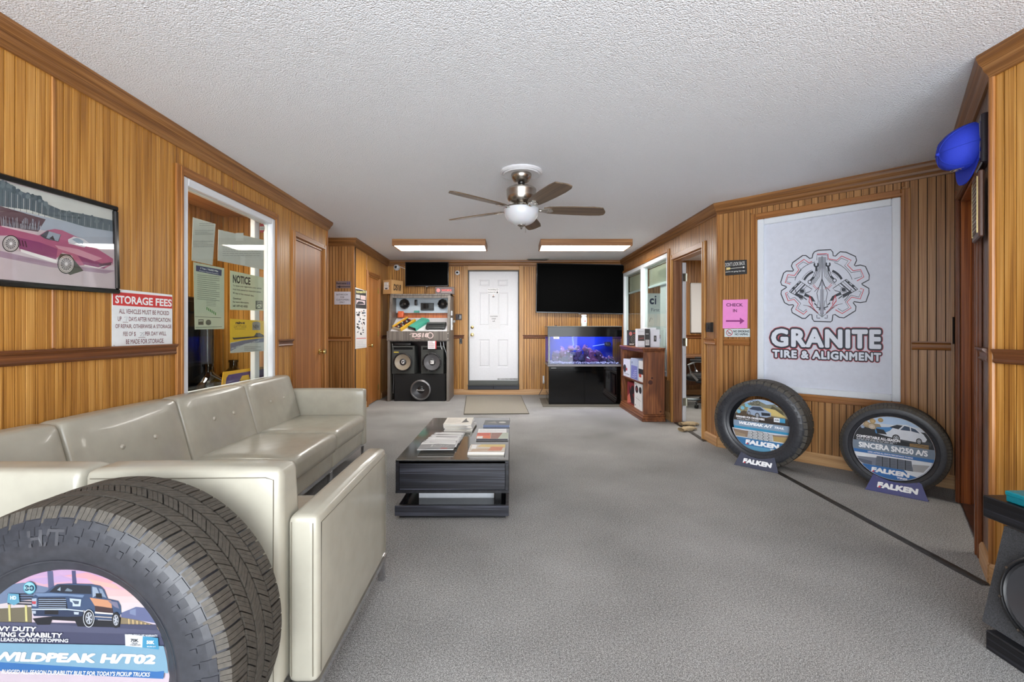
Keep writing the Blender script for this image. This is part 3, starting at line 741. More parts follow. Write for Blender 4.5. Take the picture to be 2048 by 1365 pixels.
# near tyre: the 18-inch all-season truck tyre leaning on the sofa back
NT_R, NT_r = .39, .237
t1, ys1 = tyre('display_tire', 'big all-season truck tyre with a pickup picture inside it, leaning on the sofa back', Matrix.Translation((-1.006, 1.118, 0)) @ Matrix.Rotation(math.radians(-1.5), 4, 'Z'), NT_R, NT_r, .245, 58, 3, 3, True, .008, .035, .84, .52)
lt = MB(); V, Fc = text_geo('H/T', .02)
ax = max(v[0] for v in V); sx, sz = .085/ax, .05
for bz, m in ((.003, RUBBER),):
    for f in Fc:
        pass
    yy = ys1(.325)-.0015
    def pos(x, z):
        a = (x-.04)/.32; r = .305+z
        return (r*math.sin(a-.08), ys1(r)-.0028, NT_R+r*math.cos(a-.08))
    top = [pos(v[0]*sx, v[1]*sz) for v in V]; lt.add(top, Fc)
obj('raised_lettering', lt, plain('tyre_letter', (64, 64, 68), .45), t1, smooth=False)
def near_print():
    k = .237/213.0
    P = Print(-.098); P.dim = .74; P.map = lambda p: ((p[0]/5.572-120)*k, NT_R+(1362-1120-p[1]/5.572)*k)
    cx, cz, r = 120*5.572, (1362-1120)*5.572, 213*5.572
    circ = lambda a: (cx+r*math.cos(a), cz-r*math.sin(a))
    def band(y0, y1, c):                                           # horizontal slice of the round card, photo y down
        pts = []
        for s_ in (1, -1):
            ys_ = [y0+(y1-y0)*i/8 for i in range(9)]
            if s_ < 0: ys_.reverse()
            for y in ys_:
                q = max(0, r*r-(y-cz)**2)**.5; pts.append((cx+s_*q, y))
        P.poly(pts, c)
    band(cz-r+2, cz+r-2, (214, 196, 208))
    for i, c in enumerate([(196, 160, 196), (206, 166, 196), (216, 170, 186), (222, 182, 182), (220, 196, 196), (214, 200, 204), (212, 204, 206)]): band(165+i*72, 240+i*72, c)
    for pts, c in (([(640, 230), (900, 190), (1210, 290), (1150, 330), (900, 260)], (232, 160, 168)), ([(900, 260), (1230, 320), (1300, 380), (1000, 330)], (236, 176, 166)), ([(200, 280), (600, 230), (760, 280), (400, 330)], (190, 160, 200))): P.poly(pts, c)
    P.poly([(-480, 560), (60, 330), (160, 315), (370, 350), (470, 370), (480, 470), (-480, 620)], (112, 128, 158))
    P.poly([(440, 178), (505, 178), (525, 400), (455, 400)], (88, 92, 128)); P.poly([(725, 172), (770, 172), (785, 340), (735, 340)], (72, 74, 112))
    P.poly([(1300, 640), (1400, 600), (1470, 570), (1600, 580), (1640, 650), (1760, 760), (1300, 690)], (96, 104, 142)); P.poly([(1400, 610), (1470, 590), (1470, 670), (1400, 650)], (124, 134, 168))
    P.poly([(-500, 640), (260, 590), (260, 800), (-500, 830)], (112, 104, 84)); P.poly([(1290, 690), (1500, 720), (1790, 800), (1800, 850), (1290, 780)], (136, 120, 92))
    for i in range(9): P.poly([(1380+i*48, 705+i*11), (1396+i*48, 705+i*11), (1400+i*48, 770+i*9), (1384+i*48, 770+i*9)], (206, 178, 128))
    for i in range(5): P.line([(-20, 450+i*26), (280, 440+i*30)], 16, (44, 46, 62))
    for x in (0, 195): P.poly([(x-14, 570), (x+12, 570), (x+20, 755), (x-6, 755)], (206, 196, 130))
    band(765, 1010, (66, 68, 96))
    P.poly([(-560, 770), (300, 770), (900, 800), (1780, 830), (1800, 880), (-560, 850)], (82, 84, 112))
    # the pickup, three-quarter view
    P.poly([(275, 720), (330, 790), (480, 785), (500, 730), (770, 740), (800, 800), (980, 800), (1180, 800), (1290, 800), (1300, 690), (900, 640)], (20, 22, 32))
    P.poly([(265, 480), (310, 445), (420, 420), (500, 360), (560, 325), (700, 315), (960, 318), (1060, 335), (1110, 380), (1150, 480), (1270, 505), (1300, 560), (1305, 650), (1220, 720), (1000, 720), (870, 610), (690, 690), (290, 690), (262, 610)], (58, 78, 112))
    P.poly([(470, 415), (540, 350), (600, 328), (955, 335), (960, 430), (700, 425)], (28, 34, 48)); P.poly([(560, 390), (600, 355), (600, 400)], (150, 170, 186)); P.poly([(650, 400), (680, 365), (740, 390), (730, 405)], (110, 126, 142))
    P.poly([(970, 345), (1020, 355), (1050, 420), (975, 470)], (150, 166, 186)); P.poly([(1045, 362), (1085, 372), (1135, 470), (1075, 450)], (130, 146, 170)); P.poly([(1010, 420), (1080, 420), (1085, 475), (1015, 470)], (16, 18, 26))
    P.poly([(940, 470), (1190, 500), (1200, 590), (1005, 570)], (206, 146, 110)); P.poly([(1000, 560), (1205, 585), (1215, 640), (1005, 625)], (60, 40, 42)); P.poly([(1150, 500), (1260, 515), (1285, 590), (1230, 570)], (120, 116, 140))
    P.poly([(290, 430), (480, 425), (880, 440), (860, 470), (680, 455), (340, 465)], (112, 134, 168))
    P.poly([(340, 480), (660, 475), (685, 600), (350, 600)], (22, 26, 38))
    for i in range(5): P.line([(348, 498+i*23), (668, 494+i*24)], 9, (150, 166, 188))
    P.poly([(270, 490), (325, 485), (325, 580), (275, 575)], (170, 186, 206)); P.poly([(270, 520), (320, 520), (315, 555), (275, 550)], (190, 70, 80))
    P.poly([(710, 480), (845, 490), (835, 570), (745, 570), (745, 530), (715, 515)], (196, 212, 226)); P.poly([(740, 505), (820, 510), (815, 545), (770, 545)], (70, 84, 106))
    P.line([(265, 612), (690, 606), (870, 622)], 13, (200, 212, 224)); P.poly([(275, 625), (685, 620), (870, 630), (860, 680), (690, 690), (290, 680)], (40, 54, 82)); P.poly([(420, 620), (580, 618), (580, 665), (420, 665)], (18, 20, 28))
    P.poly([(275, 628), (318, 628), (318, 660), (280, 660)], (180, 190, 204)); P.poly([(760, 632), (820, 634), (815, 662), (765, 660)], (190, 200, 212))
    P.poly([(1005, 625), (1215, 640), (1215, 655), (1005, 645)], (226, 220, 214)); P.line([(1005, 680), (1215, 690)], 12, (190, 180, 176)); P.line([(1040, 716), (1220, 720)], 8, (170, 170, 180))
    wheel(P, 938, 700, 100*k*5.572/k/5.572, .62); wheel(P, 1250, 715, 90, .52)
    P.ring(938, 700, 62, 7, (220, 224, 230), 24, 98)
    P.disc(248, 366, 72, (60, 150, 176)); P.disc(248, 366, 64, (150, 206, 220)); P.text('30', 196, 306, 400, 334, (20, 60, 84), .05); P.text('DAY', 226, 268, 375, 360, (240, 250, 252), .03)
    P.poly([(0, 432), (125, 436), (135, 530), (70, 565), (-10, 535)], (96, 158, 184)); P.text('HD', 26, 96, 500, 458, (226, 240, 246), .05)
    # copy
    band(995, 1300, (128, 170, 194)); band(975, 1006, (66, 68, 96)) if False else None
    P.poly([(-560, 985), (1740, 1050), (1800, 1110), (1810, 1270), (-560, 1200)], (128, 170, 194)); P.poly([(-560, 1195), (1720, 1285), (1810, 1275), (1800, 1365), (-560, 1300)], (52, 112, 178))
    T = lambda s, x0, x1, z0, z1, c, b=.03, sh=0: P.text(s, x0, x1, z0, z1, c, b, sh)
    T('HEAVY DUTY', -300, 325, 860, 805, (244, 246, 250), .04, -.15); T('TOWING CAPABILTY', -330, 630, 925, 870, (244, 246, 250), .04, -.1); T('INDUSTRY LEADING WET STOPPING', -430, 702, 975, 935, (236, 240, 246), .03, -.1)
    P.poly([(1360, 870), (1565, 885), (1560, 1015), (1365, 1000)], (226, 230, 234)); P.poly([(1565, 885), (1740, 905), (1750, 1035), (1560, 1015)], (66, 150, 190))
    T('LIMITED TREAD LIFE WARRANTY', 1360, 1735, 893, 868, (236, 240, 246), .03); T('70K', 1425, 1520, 955, 918, (30, 32, 40), .05); T('50K', 1610, 1700, 975, 935, (240, 246, 250), .05); T('MILES', 1440, 1505, 975, 960, (60, 60, 70)); T('110,000 KM', 1420, 1540, 995, 980, (60, 60, 70)); T('80,000 KM', 1615, 1715, 1010, 994, (230, 240, 246))
    T('WILDPEAK H/T02', -190, 1705, 1200, 1090, (250, 250, 252), .06, -.28); 
    T('RUGGED ALL-SEASON DURABILITY BUILT FOR TODAY\'S PICKUP TRUCKS', -70, 1645, 1340, 1290, (246, 248, 250), .025, -.2)
    return P
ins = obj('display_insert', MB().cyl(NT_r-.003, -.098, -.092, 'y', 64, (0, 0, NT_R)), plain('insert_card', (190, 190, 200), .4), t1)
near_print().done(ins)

# the two tyres below the boarded window
def wall_frame(x, y, back=0):                                       # frame parallel to the diagonal wall, standing at x, y
    return Matrix(((WD.d.x, -WD.n.x, 0, x), (WD.d.y, -WD.n.y, 0, y), (0, 0, 1, 0), (0, 0, 0, 1))) @ Matrix.Rotation(back, 4, 'X')
BLUE, BLUED, WHITEC = (52, 112, 178), (26, 70, 132), (246, 247, 250)
def disc_slice(P, cx, cz, r, z0, z1, c):
    pts = []
    for s_ in (1, -1):
        zz = [z0+(z1-z0)*i/10 for i in range(11)]
        if s_ < 0: zz.reverse()
        pts += [(cx+s_*max(0, r*r-(z-cz)**2)**.5, z) for z in zz]
    P.poly(pts, c)
def maker_mark(P, x0, x1, z0, z1):
    P.text('FALKEN', x0, x1, z0, z1, WHITEC, .07, .12)
    P.poly([(x0+.02*(x1-x0), z0+.02*(z1-z0)), (x0+.10*(x1-x0), z0+.02*(z1-z0)), (x0+.07*(x1-x0), z0+.42*(z1-z0))], (206, 60, 70))
def tread_pic(P, x0, x1, z0, z1, c, zig):
    P.poly([(x0, z0), (x1, z0), (x1-.05*(x1-x0), z1), (x0+.05*(x1-x0), z1)], c)
    for i in range(1, 5):
        x = x0+(x1-x0)*i/5; P.line([(x, z0+(z1-z0)*j/6) if not zig else (x+.03*(x1-x0)*(1 if j % 2 else -1), z0+(z1-z0)*j/6) for j in range(7)], .022, (40, 44, 52))
    for j in range(1, 7):
        z = z0+(z1-z0)*j/7
        for i in range(5): P.line([(x0+(x1-x0)*(i+.1)/5, z), (x0+(x1-x0)*(i+.75)/5, z+.02)], .01, (64, 68, 76))
def stand(name, label, x, y, c=(62, 64, 122)):
    t = thing(name, label, 'display stand', wall_frame(x, y))
    pl = plain('acrylic_%d' % c[0], c, .25)
    n = 10; top = [(.13-.26*i/n, .112-.03*math.sin(math.pi*i/n)) for i in range(n+1)]
    sh = lambda p: Vector((p.x, p.y+p.z*.45, p.z))
    fr = obj('front_plate', MB().prism([(-.172, 0), (.172, 0)]+top, 0, .004).xform(sh), pl, t)
    P = Print(-.0006); maker_mark(P, -.105, .115, .03, .068); P.mb.xform(sh); P.done(fr)
    obj('foot', MB().box(-.172, .172, 0, .035, 0, .004, .001), pl, t)
    for s_ in (-1, 1): obj('cradle', MB().prism([(.006, .004), (.034, .004), (.03, .05)], s_*.1-.003, s_*.1+.003, 'yz'), pl, t)
    for s_ in (-1, 1): obj('screw', MB().cyl(.005, -.002, .002, 'y', 10, (s_*.108, .045, .095)), CHROME, t)
    return t
def sincera():
    R, rr = .315, .232
    t, ys = tyre('display_tire', 'low-profile touring tyre with a white sedan picture, standing in the corner by the hallway opening', wall_frame(2.80, 3.306, 0), R, rr, .20, 84, 4, 1, False, .006, .012, .84, .66, plates=False)
    ins = obj('display_insert', MB().cyl(rr-.003, -.075, -.07, 'y', 56, (0, 0, R)), plain('insert_card', (190, 190, 200), .4), t)
    P = Print(-.075); r = rr-.004; S = lambda x, z: (x*r, z*r+R)
    P.map = lambda p: (p[0]*r, p[1]*r+R)
    D = lambda a, b, c: disc_slice(P, 0, 0, .995, a, b, c)
    D(-.99, .99, (196, 206, 220)); D(.72, .99, (176, 200, 228)); D(.5, .75, (206, 212, 222)); D(.1, .62, (30, 32, 38)); 
    P.poly([(-.8, .6), (-.2, .5), (-.3, .72), (-.62, .74)], (150, 132, 104))
    for x, z, rr_, c in ((-.28, .86, .07, (176, 146, 92)), (-.48, .8, .08, (190, 160, 110)), (-.64, .7, .08, (186, 160, 124)), (-.5, .62, .08, (206, 190, 170)), (-.74, .58, .05, (150, 170, 200))): P.disc(x, z, rr_, c, 14); P.ring(x, z, rr_*.7, .006, (90, 70, 40), 14)
    P.poly([(.2, .45), (.75, .42), (.93, .3), (.9, .2), (.2, .28)], (60, 62, 68))
    P.poly([(-.42, .5), (-.38, .62), (-.1, .66), (.12, .78), (.36, .8), (.56, .72), (.74, .56), (.82, .42), (.78, .33), (.55, .3), (.1, .33), (-.1, .36), (-.36, .42)], (222, 226, 234))
    P.poly([(-.42, .5), (-.38, .62), (-.1, .66), (.05, .7), (-.05, .55), (-.25, .42), (-.4, .42)], (70, 130, 186)); P.poly([(-.4, .58), (-.2, .56), (-.12, .42), (-.36, .42)], (24, 28, 36))
    P.poly([(-.06, .67), (.12, .77), (.26, .76), (.16, .63)], (28, 36, 48)); P.poly([(.2, .62), (.3, .76), (.42, .74), (.44, .62)], (52, 70, 96)); P.poly([(.46, .62), (.45, .73), (.56, .69), (.66, .58)], (52, 70, 96))
    wheel(P, .1, .35, .11, .85); wheel(P, .64, .33, .1, .7)
    for i in range(5): P.line([(.42, .22-i*.035), (.86, .24-i*.035)], .018, (186, 150, 92))
    P.text('COMFORTABLE ALL-SEASON', -.9, .2, .22, .31, WHITEC, .05); P.lines(-.9, .12, .2, 2, .035, .02, (190, 194, 200))
    D(-.16, .13, (120, 134, 150)); P.text('SINCERA SN250 A/S', -.84, .84, -.1, .08, WHITEC, .05); D(-.26, -.16, BLUE); P.text('LONG LASTING ALL-SEASON PERFORMANCE TOURING', -.6, .5, -.235, -.185, WHITEC, .02)
    P.done(ins)
    lo = obj('display_insert', MB(), None, t) if False else None
    fr = MB(); pts = [(rr*.97*math.cos(a), R+rr*.97*math.sin(a)) for a in [math.radians(195+i*(150)/20) for i in range(21)]]
    card = obj('front_card', MB().prism(pts, -.086, -.083), plain('insert_card', (190, 190, 200), .4), t)
    P = Print(-.086); P.map = lambda p: (p[0]*rr*.97, p[1]*rr*.97+R)
    D = lambda a, b, c: disc_slice(P, 0, 0, .985, a, b, c)
    D(-.98, -.262, (226, 230, 236)); P.poly([(-.9, -.4), (-.3, -.36), (-.3, -.62), (-.72, -.62)], (120, 126, 140)); P.poly([(.5, -.4), (.9, -.36), (.75, -.6), (.5, -.62)], (168, 168, 170)); P.poly([(-.9, -.46), (-.5, -.5), (-.5, -.62), (-.76, -.6)], (90, 96, 112))
    tread_pic(P, -.42, .52, -.66, -.3, (106, 112, 124), False)
    D(-.98, -.62, BLUE); P.poly([(.3, -.62), (.77, -.62), (.6, -.78), (.4, -.74)], (226, 230, 236)); maker_mark(P, -.52, .42, -.84, -.68); P.text('TIRES', .12, .38, -.93, -.87, WHITEC, .05)
    P.done(card)
def trail():
    R, rr = .37, .235
    t, ys = tyre('display_tire', 'chunky all-terrain tyre with a crossover picture, standing beneath the pink paper', wall_frame(2.17, 3.91, 0), R, rr, .235, 40, 2, 2, True, .010, .05, .86, .42)
    cz = R-.018; r = .222
    ins = obj('display_insert', MB().cyl(r, -.05, -.045, 'y', 56, (.006, 0, cz)), plain('insert_card', (190, 190, 200), .4), t)
    P = Print(-.05); P.map = lambda p: (p[0]*r+.006, p[1]*r+cz)
    D = lambda a, b, c: disc_slice(P, 0, 0, .995, a, b, c)
    D(-.99, .99, (150, 140, 110)); D(.74, .99, (160, 184, 212)); D(.5, .78, (134, 128, 96)); P.poly([(-.6, .76), (-.1, .95), (.2, .82), (.5, .86), (.62, .7), (-.6, .66)], (124, 122, 104)); P.poly([(.4, .8), (.75, .62), (.8, .45), (.3, .6)], (84, 78, 56))
    P.poly([(-.3, .72), (.5, .66), (.9, .4), (.2, .44), (-.5, .6)], (206, 184, 116)); D(.1, .36, (52, 44, 40)); P.poly([(-.9, .36), (-.6, .5), (-.3, .42), (.9, .36), (.9, .3), (-.9, .3)], (84, 70, 54))
    for x, z in ((-.66, .6), (-.5, .72), (-.8, .44), (-.38, .66)): P.disc(x, z, .075, (120, 180, 206), 14)
    P.poly([(-.5, .4), (-.46, .6), (-.3, .72), (.0, .73), (.2, .6), (.36, .52), (.36, .38), (.2, .32), (-.2, .34)], (150, 166, 190)); P.poly([(-.42, .58), (-.28, .69), (-.02, .7), (.14, .58), (-.1, .55)], (48, 60, 80)); P.poly([(.02, .5), (.32, .5), (.34, .4), (.04, .38)], (34, 40, 50))
    wheel(P, -.12, .36, .11, .75); wheel(P, -.42, .42, .09, .6)
    for x in (-.3, -.1): P.ring(x, .86, .07, .014, (36, 38, 44), 14); P.line([(-.38, .78), (0, .78)], .014, (36, 38, 44)); P.line([(-.3, .86), (-.2, .94), (-.1, .86)], .012, (36, 38, 44))
    P.text('DESIGNED FOR CROSSOVERS', -.9, .14, .2, .28, WHITEC, .05); P.text('RUGGED ALL-TERRAIN + TRAIL READY', -.86, -.06, .13, .175, (220, 222, 226), .02)
    P.rect(.46, .66, .2, .36, (226, 230, 236)); P.rect(.66, .84, .2, .36, (66, 150, 190)); P.text('65,000', .49, .63, .25, .31, (40, 44, 50), .03)
    D(-.14, .1, (136, 156, 178)); P.text('WILDPEAK A/T', -.82, .4, -.06, .06, WHITEC, .06, .3); P.text('TRAIL', .46, .8, -.05, .03, WHITEC, .04, .3); D(-.24, -.14, (56, 148, 190)); P.done(ins)
    rr2 = .232
    pts = [(rr2*math.cos(a)+.006, cz+rr2*math.sin(a)) for a in [math.radians(192+i*156/20) for i in range(21)]]
    card = obj('front_card', MB().prism(pts, -.07, -.066), plain('insert_card', (190, 190, 200), .4), t)
    P = Print(-.07); P.map = lambda p: (p[0]*rr2+.006, p[1]*rr2+cz)
    D = lambda a, b, c: disc_slice(P, 0, 0, .985, a, b, c)
    D(-.98, -.21, (206, 214, 226)); P.poly([(-.95, -.24), (-.5, -.26), (.0, -.22), (.5, -.27), (.95, -.22), (.84, -.5), (-.84, -.5)], (140, 120, 104)); P.poly([(.3, -.34), (.9, -.3), (.84, -.5), (.3, -.5)], (176, 150, 96)); P.poly([(-.9, -.34), (-.5, -.4), (-.5, -.5), (-.85, -.5)], (160, 140, 116))
    tread_pic(P, -.44, .46, -.56, -.24, (196, 198, 200), True)
    D(-.98, -.53, (60, 120, 170)); D(-.98, -.8, (96, 156, 190)); maker_mark(P, -.5, .62, -.76, -.58); P.text('TIRES', .34, .62, -.86, -.79, WHITEC, .05); P.done(card)
sincera(); trail()
stand('tire_stand', 'navy plastic tyre stand with a bold white name, before the low-profile touring tyre', 2.715, 3.185)
stand('tire_stand', 'slate plastic tyre stand with a bold white name, before the chunky all-terrain tyre', 2.05, 3.79, (70, 74, 92))

# ------------------------------------------------------------------ coffee table and its magazines
def coffee_table():
    t = thing('coffee_table', 'black-stained low coffee table with glossy glass end and open tray base', 'coffee table', Vector((-.37, 2.78, 0)))
    w_ = .35
    box = MB().box(-w_, w_, .0, .02, .345, .367, .002).box(-w_, -w_+.022, .001, .86, .18, .345, .002).box(w_-.022, w_, .001, .86, .18, .345, .002).box(-w_, w_, .84, .86, .163, .367).box(-w_, w_, 0, .86, .163, .18).box(-w_+.022, w_-.022, 0, .84, .345, .36)
    obj('upper_box', box, EBONYY, t); obj('front_panel', MB().box(-w_+.022, w_-.022, .008, .022, .18, .345, .002), EBONY, t)
    obj('tabletop', MB().box(-w_, w_, .0, 1.33, .361, .369, .002), plain('dark_mirror_top', (84, 82, 76), .08, spec=1.4), t)
    ex = MB().box(-w_+.03, w_-.01, .86, 1.33, .1, .361)
    obj('end_cabinet', MB().box(-w_+.02, w_-.005, .862, 1.31, .03, .36, .003), EBONYY, t)
    tr = MB().box(-w_-.004, w_, -.004, .02, .022, .086, .002).box(-w_-.004, -w_+.018, .02, .86, .022, .086, .002).box(w_-.02, w_, .02, .86, .022, .086, .002)
    obj('tray_rim', tr, EBONY, t); obj('tray_floor', MB().box(-w_+.02, w_-.02, .02, .86, .03, .052), plain('tray_gloss_black', (26, 28, 32), .12), t)
    obj('plinth', MB().box(-w_+.02, w_-.02, .03, .86, 0, .03), BLACKP, t)
    obj('white_support', MB().box(-.25, .25, .22, .6, .052, .163), plain('white_support_panel', (226, 230, 236), .35), t)
    obj('strut', MB().box(.262, .3, .12, .16, .052, .163), BLACKP, t); obj('strut', MB().tube([(-.28, .06, .215), (-.3, .1, .06)], .006, 8), BLACKP, t)
coffee_table()
TT = .3695
def magazine(label, x, y, z, wd, dp, th, rot, draw, pages=(228, 226, 220), tilt=0):
    t = thing('magazine', label, 'magazine', Matrix.Translation((x, y, z)) @ Matrix.Rotation(rot, 4, 'Z') @ Matrix.Rotation(tilt, 4, 'X'), 'magazines on the coffee table')
    pg = MB(); pg.box(-wd/2+.002, wd/2-.003, .002, dp-.002, .0006, th-.0006)
    obj('pages', pg, plain('magazine_pages_%d' % pages[0], pages, .7, bump=.3, noise=300), t)
    cv = obj('cover', MB().box(-wd/2, wd/2, 0, dp, th-.0007, th).box(-wd/2, wd/2, 0, dp, 0, .0006).box(-wd/2, -wd/2+.0012, 0, dp, 0, th), plain('cover_gloss', (226, 226, 226), .22), t)
    P = Print(0, 1e-5); P.map = lambda p: (p[0]*wd-wd/2, p[1]*dp); draw(P)
    P.mb.xform(lambda p: Vector((p.x, p.z, th-p.y+.00003))); P.done(cv)
def d_grey(seed):
    def f(P):
        r = random.Random(seed); P.rect(0, 1, 0, 1, (150+seed*9 % 60, 150+seed*9 % 60, 152+seed*9 % 60))
        for i in range(7):
            z = r.random(); g = r.choice((70, 110, 190, 226)); P.poly([(r.random()*.3, z), (.6+r.random()*.4, z-.1), (.9, z+.1*r.random()), (.2, z+.14)], (g, g, g+2))
        P.rect(.04, .96, .84, .94, (232, 232, 232))
    return f
def d_front(P):
    P.rect(0, 1, 0, 1, (126, 126, 128)); P.poly([(0, .7), (.5, .8), (1, .66), (1, 1), (0, 1)], (220, 220, 220)); P.poly([(0, 0), (.3, .2), (.7, .1), (1, .3), (1, 0)], (90, 90, 94))
    P.text('NAIAS', .1, .3, .5, .68, (240, 240, 240)) if False else None
    P.ring(.52, .52, .1, .004, (238, 238, 238)); P.ring(.52, .52, .17, .004, (238, 238, 238), 24, .13); P.line([(.33, .35), (.33, .72)], .006, (238, 238, 238)); P.line([(.36, .35), (.36, .72)], .006, (238, 238, 238)); P.line([(.74, .4), (.84, .62)], .006, (238, 238, 238))
    P.poly([(.6, .1), (.8, .06), (.84, .2), (.66, .24)], (150, 60, 60))
def d_red(P):
    P.rect(0, 1, 0, 1, (150, 106, 96)); P.poly([(0, .2), (.45, .0), (.42, 1), (0, 1)], (222, 106, 60)); P.poly([(0, .55), (.4, .5), (.4, 1), (0, 1)], (200, 74, 48)); P.poly([(.68, 0), (1, 0), (1, 1), (.82, 1)], (186, 196, 180)); P.line([(.45, .05), (.45, .95)], .006, (240, 210, 190)); P.line([(.3, .5), (.62, .52)], .005, (240, 210, 190)); P.rect(.02, .2, .06, .42, (236, 232, 230))
def d_bull(P):
    P.rect(0, 1, 0, 1, (212, 200, 186)); P.poly([(.2, .7), (1, .6), (1, 1), (.3, 1)], (214, 186, 112)); P.poly([(.5, .2), (.9, .2), (.95, .7), (.6, .7)], (206, 130, 96)); P.poly([(.05, .1), (.5, .2), (.6, .5), (.1, .4)], (196, 168, 140)); P.rect(.04, .18, .45, .92, (240, 238, 236))
    r = random.Random(3)
    for i in range(14): x, z = r.random()*.9, r.random()*.8; P.line([(x, z), (x+.08, z+.1), (x+.12, z)], .003, (120, 84, 64))
def d_white(P):
    P.rect(0, 1, 0, 1, (240, 240, 242)); P.lines(.06, .94, .9, 6, .13, .03, (180, 184, 190))
def d_blue(P):
    P.rect(0, 1, 0, 1, (96, 100, 104)); P.disc(.7, .6, .14, (200, 200, 196)); P.poly([(0, 0), (1, 0), (1, .16), (0, .12)], (70, 92, 140)); P.poly([(.1, .5), (.4, .8), (.5, .4)], (140, 136, 130))
def d_news(P):
    P.rect(0, 1, 0, 1, (236, 230, 218)); P.poly([(.62, .2), (.74, .9), (.8, .5), (.9, .3)], (60, 54, 50)); P.lines(.08, .58, .86, 6, .12, .025, (160, 150, 140))
xl, yl = -.5, 2.93
FAN9 = ['lowest and farthest back', 'second from the back', 'third from the back', 'fourth from the back', 'the middle one', 'fourth from the front', 'third from the front', 'second from the front']
for i in range(9):                                                   # the fanned run beside the table's long edge
    magazine('grey magazine with circles, frontmost of the fanned run on the coffee table' if i == 8 else 'grey magazine in the fanned run of nine, '+FAN9[i],
             xl+(8-i)*.002+random.uniform(-.006, .006), yl+(8-i)*.047, TT+.0045*i*.55, .235, .19 if i == 8 else .2, .004, random.uniform(-.03, .03), d_front if i == 8 else d_grey(i))
for i in range(5):
    magazine('newsprint magazine in the pile of five, %s' % ('topmost with a dark figure' if i == 4 else ['lowest', 'second from the bottom', 'middle one', 'second from the top'][i]),
             -.43+random.uniform(-.008, .008), 3.56+.01*i, TT+.010*i, .225, .27, .0095, random.uniform(-.05, .05), d_news if i == 4 else d_grey(i+3), (206, 200, 188))
magazine('orange and red magazine lying between two pale ones on the coffee table', -.145, 3.27, TT, .235, .19, .012, .01, d_red, (60, 60, 66))
magazine('magazine with an ochre animal drawing, nearest the front of the coffee table', -.165, 2.885, TT+.011, .235, .2, .006, -.01, d_bull)
magazine('white-edged magazine directly under the ochre animal one', -.168, 2.882, TT, .236, .2, .0105, .0, d_white, (206, 210, 224))
magazine('plain white brochure behind the orange and red magazine', -.155, 3.50, TT, .225, .14, .003, .02, d_white)
magazine('dark magazine with blue spine at the far glass end of the coffee table', -.13, 3.72, TT, .22, .22, .012, -.03, d_blue, (90, 110, 150))

# ------------------------------------------------------------------ ceiling fan
def fan():
    t = thing('ceiling_fan', 'five-blade ceiling fan with brown blades and a white glass bowl light', 'ceiling fan', Vector((.075, 3.6, H)))
    obj('medallion', MB().lathe([(1e-4, 0), (.167, 0), (.169, -.012), (.158, -.024), (.148, -.02), (.14, -.03), (.09, -.018), (.08, -.02), (1e-4, -.02)], 'z', 64), plain('white_plaster', (212, 212, 215), .5), t)
    obj('canopy', MB().lathe([(.08, -.02), (.082, -.03), (.078, -.05), (.062, -.075), (.045, -.086), (.03, -.088), (1e-4, -.088)], 'z', 40), STEEL, t)
    obj('downrod', MB().cyl(.012, -.15, -.07, 'z', 16), STEEL, t); obj('rod_collar', MB().lathe([(.014, -.084), (.03, -.088), (.026, -.1), (.014, -.102)], 'z', 20), BLACKP, t)
    obj('motor', MB().lathe([(.014, -.125), (.06, -.128), (.108, -.136), (.118, -.144), (.12, -.152), (.118, -.158), (.117, -.2), (.11, -.232), (.1, -.245), (.075, -.252), (1e-4, -.252)], 'z', 48), STEEL, t)
    obj('fitter', MB().lathe([(.05, -.25), (.056, -.262), (.05, -.275), (.058, -.285), (.06, -.292), (.1, -.3), (1e-4, -.302)], 'z', 32), STEEL, t)
    bowl = [(.139, -.302)]+[(.139*math.cos(a)**.75, -.304-.125*math.sin(a)) for a in [i*math.pi/2/14 for i in range(0, 14)]]+[(.012, -.43)]
    N = Nodes('opal_glass'); N.set(Base_Color=lin((206, 208, 213)), Roughness=.3, Subsurface_Weight=.2)
    obj('bowl_shade', MB().lathe(bowl, 'z', 48), N.m, t, ang=60)
    obj('finial', MB().lathe([(.03, -.424), (.03, -.432), (.018, -.44), (.008, -.447), (.009, -.456), (1e-4, -.462)], 'z', 20), STEEL, t)
    blade_m = wood('fan_blade_brown', (74, 60, 46), (104, 86, 68), (124, 104, 82), axis='x', rough=.45)
    for k in range(5):
        th = math.radians(12+72*k); d = Vector((math.sin(th), math.cos(th), 0)); tn = Vector((math.cos(th), -math.sin(th), 0))
        M = Matrix(((d.x, -tn.x, 0, 0), (d.y, -tn.y, 0, 0), (0, 0, 1, -.302), (0, 0, 0, 1))) @ Matrix.Rotation(math.radians(-12), 4, 'X')
        up = [(.18, .035), (.22, .052), (.3, .060), (.45, .068), (.58, .070), (.66, .064), (.688, .052)]; dn = [(.672, -.03), (.655, -.062), (.58, -.07), (.45, -.068), (.3, -.060), (.22, -.052), (.18, -.035)]
        b = obj('blade', MB().prism(up+[(.694, .02), (.688, -.005)]+dn, -.004, .004, 'xy'), blade_m, t); b.matrix_local = M
        ir = MB().prism([(.07, -.016), (.17, -.02), (.2, -.034), (.245, -.028), (.26, 0), (.245, .028), (.2, .034), (.17, .02), (.07, .016)], -.010, -.004, 'xy').tube([(.06, 0, .03), (.1, 0, .012), (.16, 0, -.008)], [.014, .012, .01], 8)
        for q in (-.016, .016): ir.cyl(.005, -.013, -.008, 'z', 8, (.215, q, 0))
        i_ = obj('blade_iron', ir, STEEL, b)
    obj('pull_chain', MB().tube([(.03, -.03, -.3), (.032, -.05, -.42), (.032, -.05, -.5)], .0012, 5), STEEL, t)
fan()
